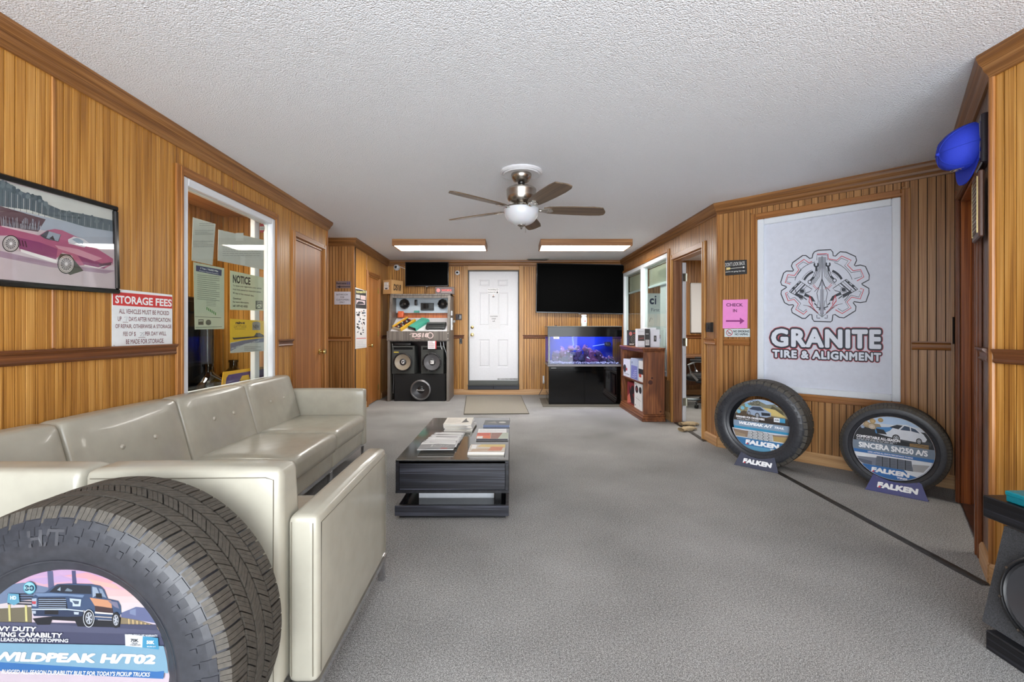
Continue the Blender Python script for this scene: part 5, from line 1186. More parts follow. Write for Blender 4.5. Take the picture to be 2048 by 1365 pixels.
right = [(660, 145), (665, 200), (755, 215), (805, 170), (905, 215), (865, 265), (925, 325), (1005, 312), (1038, 390), (965, 432)]
L(right, 6, RD); L([(1000, 512), (1037, 520), (1000, 622), (910, 602), (860, 655), (905, 715), (810, 775), (740, 735)], 6, RD)
L([(495, 228), (460, 242), (410, 205), (325, 265), (355, 315), (310, 375), (240, 365), (212, 450), (265, 465)], 6, RD); L([(238, 550), (215, 560), (242, 642), (305, 625), (350, 675), (322, 730), (405, 782), (442, 745)], 6, RD)
L([(668, 210), (762, 232), (800, 192), (872, 222), (836, 272), (906, 345), (1000, 328), (1018, 386), (938, 410)], 4); L([(985, 540), (1010, 546), (985, 602), (902, 582), (842, 652), (880, 712), (812, 752), (765, 720)], 4)
L([(455, 258), (400, 232), (345, 275), (380, 318), (318, 395), (242, 392), (226, 440), (275, 452)], 4); L([(250, 562), (232, 572), (262, 622), (312, 605), (375, 668), (345, 720), (402, 758), (436, 730)], 4)
L([(545, 215), (545, 160), (655, 160), (655, 215)], 4); L([(545, 150), (650, 146)], 6, RD); L([(545, 790), (545, 822), (578, 822)], 5); L([(655, 790), (655, 822), (625, 822)], 5)
arc = lambda cx, cy, rx, ry, a0, a1, n=18: [(cx+rx*math.cos(math.radians(a0+(a1-a0)*i/n)), cy-ry*math.sin(math.radians(a0+(a1-a0)*i/n))) for i in range(n+1)]
L(arc(600, 470, 290, 245, 170, 105), 4); L(arc(610, 470, 310, 250, 68, 12), 4); L(arc(600, 470, 290, 245, 192, 222), 5); L(arc(610, 470, 300, 250, 318, 350), 5)
L(arc(600, 480, 200, 165, 160, 118), 16); L(arc(600, 480, 225, 185, 160, 118), 3); L(arc(606, 480, 215, 175, 62, 22), 18); L(arc(606, 480, 190, 155, 62, 30), 3)
for sx, hx, hy, pts, ex, ey in ((1, 538, 262, [(540, 285), (538, 330), (512, 390), (478, 430)], 470, 443), (-1, 662, 258, [(664, 282), (672, 330), (690, 380), (722, 415)], 731, 427)):
    L(arc(hx, hy, 20, 20, 130, 410), 12); L(pts, 16); L(pts[1:-1], 7, (214, 218, 230)); P.disc(ex, ey, 22, DK, 16); P.disc(ex, ey, 14, (214, 218, 230), 14)
for flip in (0, 1):
    f = (lambda x, y: (x, y)) if not flip else (lambda x, y: (600+(600-x)*1.09-2, y-.075*(600-x)))
    q = lambda pts: [f(*p) for p in pts]
    L(q([(255, 545), (365, 432), (495, 520), (470, 545), (425, 560), (398, 625), (255, 545)]), 5)
    for i in range(4): L(q([(270+i*22, 556+i*11), (378+i*22, 440+i*14)]), 3 if i % 2 else 9)
    P.poly(q([(325, 555), (405, 590), (395, 618), (318, 582)]), DK); P.disc(*f(390, 540), 24, DK, 14, 20); L(q(arc(390, 540, 32, 27, 0, 360)), 3)
    P.poly(q([(280, 510), (300, 490), (315, 500), (295, 522)]), DK); P.poly(q([(330, 470), (345, 455), (360, 465), (345, 482)]), DK); P.poly(q([(420, 560), (500, 600), (520, 640), (500, 650), (470, 610), (410, 590)]), DK)
    L(q([(440, 590), (500, 610), (525, 650), (500, 640)]), 6); L(q([(405, 605), (440, 630)]), 7)
    L(q([(470, 590), (462, 650), (530, 745)]), 5, RD); L(q([(475, 600), (500, 680), (495, 700), (460, 650)]), 5, RD); L(q([(440, 690), (530, 740), (560, 770)]), 3, RD); L(q([(400, 685), (480, 700), (560, 775)]), 3)
    for k_ in range(4): L(q([(590-k_*9, 178+k_*2), (588-k_*8, 290), (570-k_*18, 390+k_*6), (520-k_*18, 460+k_*8)]), 3)
    L(q([(600, 400), (580, 480), (520, 545)]), 4); L(q([(595, 420), (560, 520), (545, 560), (560, 640), (550, 700), (520, 660)]), 4); L(q([(540, 520), (500, 480)]), 3, RD); L(q([(570, 520), (530, 495), (510, 465)]), 3, RD)
    L(q([(540, 705), (575, 715), (570, 740)]), 8); L(q([(520, 670), (545, 690)]), 8); L(q([(585, 520), (585, 780)]), 3); L(q([(572, 640), (590, 800)]), 3)
L([(600, 172), (600, 806)], 5); L([(470, 700), (600, 812), (735, 700)], 4)
WL_ = (224, 229, 240)
P.step = 1.2e-4
P.map_ = P.map
def slope_text2(P, s, x0, x1_, yb0, yb1, yt0, yt1, b, c, base=.078, sp=1.0):
    V, _ = text_geo(s, base, sp); ax, bx = min(v[0] for v in V), max(v[0] for v in V); az, bz2 = min(v[1] for v in V), max(v[1] for v in V)
    V, Fc = text_geo(s, b, sp); Q = []
    for vx, vz, vj in V:
        f, g = (vx-ax)/(bx-ax), (vz-az)/(bz2-az); yb, yt = yb0+(yb1-yb0)*f, yt0+(yt1-yt0)*f; m_ = P.map((x0+(x1_-x0)*f, yb+(yt-yb)*g)); Q.append((m_[0], P.y-4e-6*vj, m_[1]))
    P.mb.add(Q, Fc, ink(c)); P.y -= P.step+4e-6*V[-1][2]
def outlined(s, x0, x1_, yb0, yb1, yt0, yt1, layers, base, sp):
    for rad, c, n in layers:                                          # spread copies of the letters thicken the stroke evenly
        for k in range(n):
            a = 6.28318*k/n; dx, dy = rad*math.cos(a), rad*math.sin(a); P.step = 8e-6
            slope_text2(P, s, x0+dx, x1_+dx, yb0+dy, yb1+dy, yt0+dy, yt1+dy, base, c, base, sp)
        P.y -= 1.2e-4
outlined('GRANITE', 70, 1216, 1116, 1146, 938, 946, [(28, RD, 28), (23, DK, 24), (5, WL_, 10)], .03, 1.14)
outlined('TIRE & ALIGNMENT', 82, 1218, 1232, 1276, 1156, 1190, [(19, RD, 22), (15, DK, 20), (2.5, WL_, 6)], .03, 1.14)
P.done(o)
# ------------------------------------------------------------------ speaker kiosk
def cone(mb_parent, x, y, z, r, label=None, cap=(60, 60, 64), conec=(58, 56, 52), tilt=None, rim=None, name='woofer', d=.034):
    """a driver standing proud of its baffle: rim, surround, dished cone and dust cap"""
    y -= d
    o = obj(name, MB().lathe([(r, d), (r*1.02, -.002), (r*.98, -.010), (r*.94, -.010), (r*.92, -.004), (r*.88, -.010), (r*.84, -.003), (r*.84, d*.2)], 'y', 40, (x, y, z)), rim or plain('speaker_rubber', (30, 30, 32), .4), mb_parent, ang=60)
    obj('speaker_cone', MB().lathe([(r*.85, -.004), (r*.6, d*.4), (r*.3, d*.8), (1e-4, d*.9)], 'y', 36, (x, y, z)), plain('cone_%d' % conec[0], conec, .3), o, ang=60)
    obj('dust_cap', MB().lathe([(r*.36*math.sin(a)+1e-4, d*.75-d*.6*math.cos(a)) for a in [i*1.5708/7 for i in range(8)]], 'y', 28, (x, y, z)), plain('cap_%d' % cap[0], cap, .25), o, ang=60)
    for k in range(8):
        a = k*.7854+.39; obj('screw', MB().cyl(.0045, -.013, -.009, 'y', 8, (x+r*.96*math.cos(a), y, z+r*.96*math.sin(a))), STEEL, o)
    return o
KX = -1.54
def kiosk():
    t = thing('speaker_kiosk', 'grey laminate car audio kiosk with open shelves against the back wall', 'display stand', Vector((KX, 7.39, 0)))
    side = [(0, 0), (.62, 0), (.62, 1.78), (.18, 1.78), (.06, 1.16), (0, 1.15)]
    for s_ in (-1, 1): obj('side_panel', MB().prism(side, s_*.505-.0 if s_ < 0 else .465, -.465 if s_ < 0 else .505, 'yz'), GREYW, t, smooth=False)
    ap = obj('front_panel', MB().box(-.515, .515, -.012, .02, 1.0, 1.155, .003), GREYW, t)
    P = Print(-.0125); P.text('DS18', -.1, .17, 1.055, 1.125, (206, 186, 182), .05, .15); P.line([(-.14, 1.1), (-.08, 1.125)], .008, (206, 186, 182)); P.rect(-.05, .04, 1.03, 1.042, (196, 150, 150)); P.ring(.2, 1.085, .045, .014, (206, 186, 182)); P.done(ap)
    for x in (-.49, .49):
        for z in (1.03, 1.12): obj('screw', MB().cyl(.006, -.0145, -.011, 'y', 8, (x, 0, z)), STEEL, ap)
    obj('top_panel', MB().box(-.505, .505, .17, .62, 1.755, 1.782, .002), GREYW, t); obj('header', MB().box(-.465, .465, .185, .2, 1.715, 1.755), GREYW, t)
    sh = lambda p: p
    obj('sloped_shelf', MB().prism([(.03, 1.155), (.44, 1.385), (.44, 1.365), (.03, 1.13)], -.465, .465, 'yz'), plain('pale_shelf', (206, 206, 208), .4), t)
    bb = obj('backboard', MB().box(-.465, .465, .40, .42, 1.47, 1.755, .002), plain('blue_grey_board', (168, 180, 190), .4), t)
    obj('back_strip', MB().box(-.465, .465, .46, .48, 1.36, 1.5), wood('kiosk_orange_back', (140, 66, 24), (184, 98, 44), (206, 126, 66)), t)
    obj('back_panel', MB().box(-.465, .465, .60, .615, 0, 1.36), plain('kiosk_dark_red_back', (50, 28, 24), .5), t)
    obj('shelf_board', MB().box(-.465, .465, .03, .6, .985, 1.0), GREYW, t)
    for x in (-.315, .345): cone(bb, x, .40, 1.625, .085, cap=(70, 64, 58), conec=(26, 26, 28), name='coaxial_speaker')
    obj('tweeter', MB().rbox(-.145, -.095, .375, .40, 1.6, 1.7, .012, n=6), BLACKP, bb)
    hu = obj('head_unit', MB().box(-.035, .19, .37, .4, 1.515, 1.64, .004), BLACKP, bb); obj('screen', MB().box(-.022, .178, .367, .371, 1.54, 1.63, .001), BLACKG, hu)
    obj('terminal_block', MB().box(-.15, -.06, .36, .4, 1.475, 1.51, .004), plain('teal_block', (64, 140, 124), .4), bb)
    obj('warning_wedge', MB().rbox(-.43, -.33, .36, .44, 1.39, 1.5, .015, n=6), plain('orange_plastic', (206, 92, 50), .4), t)
    ps = obj('power_strip', MB().box(.505, .53, .2, .3, 1.17, 1.38, .006), WHITE, t)
    for z in (1.21, 1.28, 1.34): obj('socket', MB().box(.528, .533, .22, .28, z-.02, z+.02, .004), plain('socket_grey', (170, 172, 172), .5), ps)
    ps2 = obj('power_strip', MB().box(.505, .525, .24, .29, 1.42, 1.5, .005), WHITE, t)
    obj('charger', MB().box(.53, .575, .23, .29, 1.3, 1.34, .005), plain('charger_grey', (130, 130, 128), .5), ps)
    obj('price_card', MB().box(.16, .30, -.008, -.005, .865, .995), PAPER, t); P = Print(-.008); P.rect(.28, .30, .865, .995, (186, 50, 54)); P.lines(.17, .27, .985, 7, .016, .006, (150, 60, 60), 4); P.done(t.children[-1])
    for x in (.36, .41): obj('cable', MB().tube([(x, .02, .98), (x+.01, .02, .9), (x+.04, .05, .8), (x+.045, .2, .6)], .004, 6), WHITE, t)
    obj('cable', MB().tube([(-.43, .02, .95), (-.42, .1, .6), (-.44, .1, .12)], .004, 6), plain('cable_grey', (150, 150, 150), .5), t)
kiosk()
def on_shelf(x, y): return Matrix.Translation((KX+x, 7.39+y, 1.155+(y-.03)*.561+.003)) @ Matrix.Rotation(math.atan(.561), 4, 'X')
def amp(label, x, y, wd, dp, ht, c, rot, kind):
    t = thing('amplifier', label, 'amplifier', on_shelf(x, y) @ Matrix.Rotation(rot, 4, 'Z'), None)
    if kind == 'open':
        obj('chassis', MB().box(-wd/2, wd/2, -dp/2, dp/2, 0, ht*.6, .004), plain('amp_black', (30, 28, 30), .4), t)
        for s_ in (-1, 1): obj('side_rail', MB().box(s_*wd/2-.014, s_*wd/2+.014, -dp/2-.01, dp/2+.01, 0, ht, .005), plain('amp_yellow', (214, 166, 48), .4), t)
        obj('end_cap', MB().box(-wd/2, wd/2, -dp/2-.012, -dp/2, 0, ht*.8, .003), plain('amp_silver', (180, 170, 150), .4), t)
        rr_ = random.Random(5); k = 0
        for i in range(3):
            for j in range(5):
                o_ = obj('capacitor', MB().cyl(.013, ht*.6, ht*.95, 'z', 12, (-wd/2+.045+i*(wd-.09)/2, -dp/2+.04+j*(dp-.08)/4, 0)), plain('capacitor_%d' % (k % 3), [(150, 66, 50), (60, 60, 76), (196, 190, 180)][k % 3], .35), t); k += 1
    elif kind == 'teal':
        P_ = [(-wd/2, 0), (wd/2, 0), (wd/2, ht*.7), (wd/2-.02, ht), (-wd/2+.02, ht), (-wd/2, ht*.7)]
        obj('body', MB().prism(P_, -dp/2, dp/2, 'xz'), plain('amp_teal', (76, 168, 146), .3, metal=.3), t)
        for k in range(6): x_ = -wd/2+.03+k*(wd-.06)/5; obj('fin', MB().box(x_-.004, x_+.004, -dp/2+.01, dp/2-.01, ht, ht+.004, .001), plain('amp_teal_light', (110, 196, 172), .3, metal=.3), t)
        obj('end_plate', MB().box(-wd/2+.005, wd/2-.005, -dp/2-.004, -dp/2, .004, ht*.9, .002), plain('amp_black', (30, 28, 30), .4), t)
        for k in range(4): obj('terminal', MB().cyl(.008, -dp/2-.01, -dp/2-.003, 'y', 10, (-wd/2+.03+k*.03, 0, ht*.4)), STEEL, t)
    else:
        obj('body', MB().rbox(-wd/2, wd/2, -dp/2, dp/2, 0, ht*.8, .018, n=7), plain('amp_charcoal', (52, 54, 54), .3), t)
        obj('top_channel', MB().box(-wd*.36, wd*.36, -dp*.12, dp*.1, ht*.8-.004, ht*.86, .004), plain('amp_dark', (24, 25, 26), .35), t)
        for s_ in (-1, 1): obj('foot', MB().box(s_*wd*.38-.02, s_*wd*.38+.02, -dp/2-.006, dp/2+.006, 0, ht*.55, .008), plain('amp_charcoal', (52, 54, 54), .3), t)
        obj('trim_bar', MB().box(-wd*.44, wd*.44, dp*.2, dp*.3, ht*.79, ht*.86, .006), plain('amp_grey', (110, 112, 110), .3), t)
amp('yellow-edged open amplifier with capacitors, slanting on the kiosk shelf', -.275, .195, .165, .36, .06, None, -.5, 'open')
amp('teal amplifier slanting on the kiosk shelf', -.03, .2, .17, .36, .055, None, -.5, 'teal')
amp('charcoal amplifier with rounded edges lying on the kiosk shelf', .27, .15, .33, .2, .06, None, 0, 'dark')
def sub_box(label, x, z, wd, ht, dp, capc, conec, r, tag_c=None):
    t = thing('speaker_box', label, 'speaker', Vector((KX+x, 7.42, z)), None)
    bm_ = CARPETB if True else None
    b = plain('box_carpet_grey', (66, 68, 66), .95, var=.3, noise=300, bump=.3); fr = MB()
    for a, c, d, e in cells(-wd/2, wd/2, 0, ht, [(-wd*.43, wd*.43, ht*.86, ht*.95)]): fr.box(a, c, 0, .02, d, e)
    obj('front_baffle', fr, b, t, smooth=False); obj('body', MB().prism([(.02, 0), (dp, 0), (dp*.75, ht), (.02, ht)], -wd/2, wd/2, 'yz'), b, t, smooth=False)
    obj('port', MB().box(-wd*.43, wd*.43, .018, .022, ht*.86, ht*.95), plain('port_black', (6, 6, 7), .8), t)
    cone(t, 0, -.001, ht*.42, r, cap=capc, conec=conec)
    if tag_c: obj('label_strip', MB().box(-wd*.42, -wd*.2, -.002, 0, ht*.76, ht*.79), plain('yellow_label', (214, 196, 70), .5), t)
    return t
s1 = sub_box('carpeted speaker box with a pale cone, shelf side nearest the corridor door', -.255, .452, .365, .46, .4, (50, 50, 52), (150, 140, 124), .155, True)
P = Print(-.0305); P.text('G', -.022, .022, .165, .23, (220, 220, 220), .02); P.done(s1)
s2 = sub_box('carpeted speaker box with a glossy black cone and square emblem', .225, .452, .365, .46, .4, (60, 60, 62), (92, 92, 95), .155)
P = Print(-.032); P.rect(-.03, .03, .165, .222, (226, 226, 226)); P.line([(-.02, .215), (.0, .18), (.02, .215)], .008, (30, 30, 32)); P.line([(-.02, .17), (-.02, .218)], .008, (30, 30, 32)); P.done(s2)
t = thing('speaker_box', 'wide black speaker box on the floor beneath the two carpeted ones', 'speaker', Vector((KX+.02, 7.415, 0)))
obj('body', MB().box(-.42, .42, 0, .5, 0, .445, .006), plain('box_black_carpet', (22, 22, 23), .9, bump=.3, noise=300), t)
w_ = cone(t, .02, -.002, .19, .165, cap=(30, 30, 32), conec=(50, 50, 53), rim=plain('bright_rim', (150, 150, 152), .3, metal=.8)); P = Print(-.032); P.text('Pioneer', -.045, .085, .175, .2, (206, 206, 206), .02); P.done(w_)
t = thing('amplifier', 'flat black amplifier lying on top of the pale-coned speaker box', 'amplifier', Vector((KX-.29, 7.5, .914)))
obj('body', MB().rbox(-.13, .16, -.06, .18, 0, .05, .015, n=6), plain('amp_black', (30, 28, 30), .4), t)
for k in range(5): obj('fin', MB().box(-.12, .15, -.04+k*.045, -.03+k*.045, .048, .056, .002), plain('amp_black', (30, 28, 30), .4), t)
# boxes on top of the kiosk
CARD = plain('cardboard', (182, 142, 92), .75, var=.06, noise=60)
t = thing('cardboard_box', 'brown cardboard box with a white label, perched on the kiosk top', 'box', Matrix.Translation((-2.04, 7.72, 1.783)) @ Matrix.Rotation(math.radians(-28), 4, 'Z'))
obj('carton', MB().box(-.1, .1, -.14, .14, 0, .235, .003), CARD, t)
for s_ in (-1, 1): obj('flap', MB().box(-.099, .099, s_*.07-.068, s_*.07+.068, .235, .239, .001), CARD, t)
P = Print(-.14); P.rect(-.072, .03, .075, .2, (232, 230, 226)); P.lines(-.06, .02, .19, 5, .02, .007, (70, 70, 74), 3); P.rect(-.05, .01, .08, .1, (60, 60, 62)); P.rect(.04, .052, .12, .14, (40, 36, 32)); P.done(t)
P = Print(0); P.text('DS18', -.1, .08, .06, .17, (58, 40, 26), .05, .1); P.mb.xform(lambda p: Vector((.1-p.y, p.x, p.z))); P.done(t)
t = thing('speaker_carton', 'dark carton with a red badge and red lettering on the kiosk top', 'box', Vector((-1.145, 7.6, 1.783)))
obj('carton', MB().box(-.15, .15, 0, .16, 0, .12, .002), plain('carton_charcoal', (86, 76, 76), .5), t); obj('end_panel', MB().box(.15, .152, .0, .16, 0, .12), plain('carton_grey', (150, 140, 138), .5), t)
P = Print(0); P.disc(-.1, .062, .032, (206, 120, 120), 16); P.text('WORX', -.05, .13, .045, .082, (206, 90, 86), .06); P.rect(-.05, .13, .03, .036, (206, 190, 186)); P.done(t)

# ------------------------------------------------------------------ fish tank
def tank():
    X0, X1, Y0, Y1 = .56, 1.705, 7.0, 7.62; ZB, ZT = .635, 1.225
    t = thing('fish_tank', 'long glass reef tank with a black hood on a gloss black stand', 'fish tank', Vector(((X0+X1)/2, Y0, 0))); h = (X1-X0)/2; d = Y1-Y0
    g = glass('tank_glass', (.93, .96, 1), .35)
    st = obj('stand', MB().box(-h+.012, h-.012, .012, d-.01, .012, ZB-.028, .004), BLACKG, t)
    for s_ in (-1, 1): obj('stand_door', MB().box(min(s_*.004, s_*(h-.02)), max(s_*.004, s_*(h-.02)), .004, .014, .03, ZB-.09, .003), BLACKG, st)
    obj('stand_band', MB().box(-h+.012, h-.012, .002, .014, ZB-.082, ZB-.03, .002), BLACKG, st); P = Print(.0015); P.text('Reef Plus', -h+.05, -h+.12, ZB-.064, ZB-.052, (170, 170, 174), .0) if False else P.lines(-h+.05, -h+.13, ZB-.05, 1, .01, .008, (170, 170, 174), 2); P.done(st)
    obj('kick_plate', MB().box(-h, h, .0, d, 0, .014, .002), plain('grey_kick', (104, 102, 94), .5), t)
    obj('base_trim', MB().box(-h-.004, h+.004, -.004, d, ZB-.03, ZB, .003), plain('grey_trim', (112, 108, 112), .35), t)
    for nm, b in (('front_pane', (-h, h, 0, .008, ZB, ZT)), ('side_pane', (-h, -h+.008, .008, d, ZB, ZT)), ('side_pane', (h-.008, h, .008, d, ZB, ZT))): obj(nm, MB().box(*b), g, t, smooth=False)
    N = Nodes('blue_backing'); N.set(Roughness=.5); v = N.coord((1, 1, 1)); sp = N.n('SeparateXYZ'); N.l(v, sp.inputs[0])
    nz_ = N.n('TexNoise', i_Scale=2.0); N.l(v, nz_.inputs['Vector']); N.l(N.ramp(nz_.outputs[0], [(.3, lin((20, 34, 150))), (.7, lin((44, 92, 226)))]), N.b.inputs['Base Color'])
    obj('back_pane', MB().box(-h+.008, h-.008, d-.02, d, ZB, ZT), N.m, t)
    obj('tank_floor', MB().box(-h+.008, h-.008, .008, d-.02, ZB, ZB+.01), plain('tank_base', (70, 66, 76), .6), t)
    obj('hood', MB().box(-h-.006, h+.006, -.006, .006, ZT-.155, ZT, .003).box(-h-.006, -h+.006, .006, d, ZT-.155, ZT, .002).box(h-.006, h+.006, .006, d, ZT-.155, ZT, .002), plain('hood_black_gloss', (9, 9, 10), .1, spec=.25), t)
    obj('lid', MB().box(-h-.006, h+.006, -.006, d, ZT, ZT+.01, .002), plain('lid_grey', (120, 118, 112), .4), t)
    N = Nodes('tank_water'); tr = N.n('BsdfTransparent'); tr.inputs[0].default_value = (.80, .85, .98, 1); N.t.nodes.remove(N.b); N.l(tr.outputs[0], N.t.nodes['Material Output'].inputs[0])
    obj('water', MB().box(-h+.011, h-.011, .011, d-.022, ZB+.012, ZT-.13), N.m, t, smooth=False)
    st_ = obj('label_sticker', MB().box(-h+.085, -h+.175, -.008, -.006, ZT-.19, ZT-.155, .002), PAPER, t); P = Print(-.008); P.lines(-h+.1, -h+.16, ZT-.165, 2, .009, .005, (150, 150, 160), 3); P.done(st_)
    obj('light_bar', MB().box(-h+.1, h-.1, .2, .3, ZT-.03, ZT-.01), glow('reef_lamp', (120, 140, 255), 3.0), t)  # assumed lamp strip, out of sight in the hood
    obj('dark_corner_panel', MB().box(-h+.002, -h+.03, -.004, .02, ZB, ZT, .002), BLACKG, t)
    gb = MB(); r = random.Random(12)
    for i in range(900):
        x, y = r.uniform(-h+.03, h-.03), r.uniform(.02, d-.05); s = r.uniform(.006, .014); z = ZB+.012+r.uniform(0, .02)
        gb.add([(x-s, y, z), (x+s, y, z), (x, y-s, z), (x, y+s, z), (x, y, z+s), (x, y, z-s)], [(0, 2, 4), (2, 1, 4), (1, 3, 4), (3, 0, 4), (2, 0, 5), (1, 2, 5), (3, 1, 5), (0, 3, 5)], plain('gravel_%d' % (i % 3), [(190, 178, 196), (150, 134, 150), (214, 206, 214)][i % 3], .8))
    go = obj('gravel', gb, None, t, smooth=False); go['kind'] = 'stuff'
    pl_ = obj('powerhead', MB().rbox(h-.16, h-.06, d-.16, d-.06, ZB+.27, ZB+.34, .02, n=6), BLACKP, t); obj('outlet_pipe', MB().tube([(h-.16, d-.1, ZB+.3), (h-.36, d-.12, ZB+.27)], .008, 8), plain('pale_pipe', (150, 180, 220), .3), pl_)
    obj('return_pipe', MB().tube([(-.12, d-.06, ZT-.16), (-.1, d-.06, ZB+.28)], .011, 8), plain('pale_pipe', (150, 180, 220), .3), t)
    return X0, X1, Y0, Y1, ZB, ZT, h, d
X0, X1, Y0, Y1, ZB, ZT, th_, td_ = tank()
area('reef_light_assumed', ((X0+X1)/2, Y0+.27, ZT-.045), (0, 0, 0), .9, .12, 5, (.62, .62, 1))  # assumed tank lamp, unseen inside the hood
def rock_mesh(seed, n=3, spiky=False):
    b = bmesh.new(); bmesh.ops.create_icosphere(b, subdivisions=n, radius=1); o_ = Vector((seed*3.1, seed*1.7, seed*.9))
    for v in b.verts:
        k = .8+.35*mnoise.noise(v.co*1.3+o_)+.28*mnoise.noise(v.co*3.2+o_)+(.3 if spiky else .14)*mnoise.noise(v.co*7.5+o_); v.co = v.co*k
    me = bpy.data.meshes.new('coral'); b.to_mesh(me); b.free(); me.shade_smooth(); return me
CM = [plain('coral_plum', (92, 66, 100), .8, var=.5, noise=14), plain('coral_mauve', (128, 100, 140), .8, var=.5, noise=16), plain('coral_rose', (156, 92, 134), .7, var=.4, noise=20), plain('coral_slate', (82, 76, 102), .85, var=.5, noise=14)]
RM = {}
for sd in range(4):
    for mi_, m_ in enumerate(CM):
        me = rock_mesh(sd*7+1, 3, sd > 1); me.materials.append(m_); RM[(sd, mi_)] = me
r = random.Random(21)
ROCKS = []; PALE = rock_mesh(5, 2, True); PALE.materials.append(plain('coral_pale', (222, 176, 212), .7, var=.3, noise=20))
for row, (zb_, n_, s_) in enumerate(((.06, 11, .078), (.155, 10, .068), (.235, 8, .055))):
    kk = 0
    for i in range(n_):
        f = (i+.5)/n_; x = X0+.1+(X1-X0-.2)*f
        if row == 2 and not (.12 < f < .68): continue
        if row == 1 and f > .84: continue
        ci = r.randrange(4) if row < 2 else r.choice((1, 2, 2)); kk += 1
        o = bpy.data.objects.new('coral_rock', RM[(r.randrange(4), ci)]); COL.objects.link(o)
        o.location = (x+r.uniform(-.02, .02), Y0+r.uniform(.22, .4), ZB+zb_+r.uniform(-.01, .02)); q = s_*r.uniform(.8, 1.15); o.scale = (q*1.1, q, q*r.uniform(.7, 1.0)); o.rotation_euler = (r.random()*3, r.random()*3, r.random()*3)
        tag(o, '%s coral rock, number %s in the %s row of the tank heap' % (('plum', 'mauve', 'rose', 'slate')[ci], ('one', 'two', 'three', 'four', 'five', 'six', 'seven', 'eight', 'nine', 'ten', 'eleven')[kk-1], ('bottom', 'middle', 'top')[row]), 'coral', 'coral rocks in the reef tank'); ROCKS.append(o)
for i in range(170):
    ro = r.choice(ROCKS); me = PALE if i % 4 == 0 else RM[(2+i % 2, 2 if i % 3 else 1)]; o = bpy.data.objects.new('polyp', me); COL.objects.link(o)
    o.parent = ro; d_ = Vector((r.uniform(-1, 1), r.uniform(-1, 1), r.uniform(-.2, 1))).normalized()*.98; o.location = d_; q = r.uniform(.13, .3); o.scale = (q, q, q)
t = thing('reef_fish', 'small pale fish swimming low in front of the coral heap', 'fish', Matrix.Translation((X0+.64, Y0+.1, ZB+.10)) @ Matrix.Rotation(.5, 4, 'Y'))
obj('fish_body', MB().lathe([(1e-4, -.028), (.006, -.022), (.011, -.008), (.010, .006), (.004, .02), (1e-4, .022)], 'x', 14), plain('pale_fish', (236, 232, 226), .4), t); obj('tail', MB().prism([(.018, 0), (.034, .011), (.031, 0), (.034, -.011)], -.001, .001), plain('pale_fish', (236, 232, 226), .4), t)
# jar and clip on the lid
p = at(1168, 652, 7.25)
t = thing('glass_jar', 'white-labelled glass jar with pale green foot, on the tank lid', 'jar', Vector((p.x, 7.25, ZT+.011)))
obj('jar_body', MB().lathe([(1e-4, 0), (.045, 0), (.047, .01), (.047, .13), (.04, .15), (.036, .156), (.036, .165)], 'z', 28), plain('frosted_jar', (206, 214, 212), .2), t)
obj('jar_label', MB().lathe([(.0475, .05), (.0478, .055), (.0478, .12), (.0475, .125)], 'z', 28), PAPER, t); obj('jar_lid', MB().lathe([(1e-4, .185), (.04, .184), (.043, .178), (.043, .163), (.038, .16)], 'z', 24), WHITE, t); P = Print(-.0485); P.disc(.01, .08, .012, (206, 100, 110), 10); P.done(t)
t = thing('feed_clip', 'small flat black clip near the front corner of the tank lid', 'clip', Vector((.69, 7.1, ZT+.011))); obj('clip_body', MB().rbox(-.022, .022, -.015, .015, 0, .012, .005, n=6), BLACKP, t); obj('clip_tab', MB().box(-.008, .008, -.03, -.012, .002, .006), BLACKP, t)
mb = MB().box(.47, 1.85, 6.86, 7.72, .001, .010, .004); o = obj('floor_mat', mb, plain('grey_rubber_mat', (96, 92, 84), .7)); tag(o, 'thin grey mat under the fish tank stand', 'mat')
# carpet mat before the white door
a, b, c_, d_ = (ray_floor(u, v) for u, v in ((933, 793.5), (1042, 793.5), (1058, 829), (928, 830)))
t = thing('door_mat', 'flat beige-grey carpet mat before the white door', 'mat', Vector((0, 0, 0)))
obj('mat_pile', MB().prism([(p.x, p.y) for p in (a, b, c_, d_)], .001, .010, 'xy'), plain('mat_beige', (140, 134, 122), .95, var=.16, noise=160, bump=.4), t)
bd = [Vector((p.x, p.y, .009)) for p in (a, b, c_, d_)]; obj('mat_binding', MB().tube(bd+[bd[0]], .006, 6), plain('mat_edge', (108, 102, 92), .9), t)

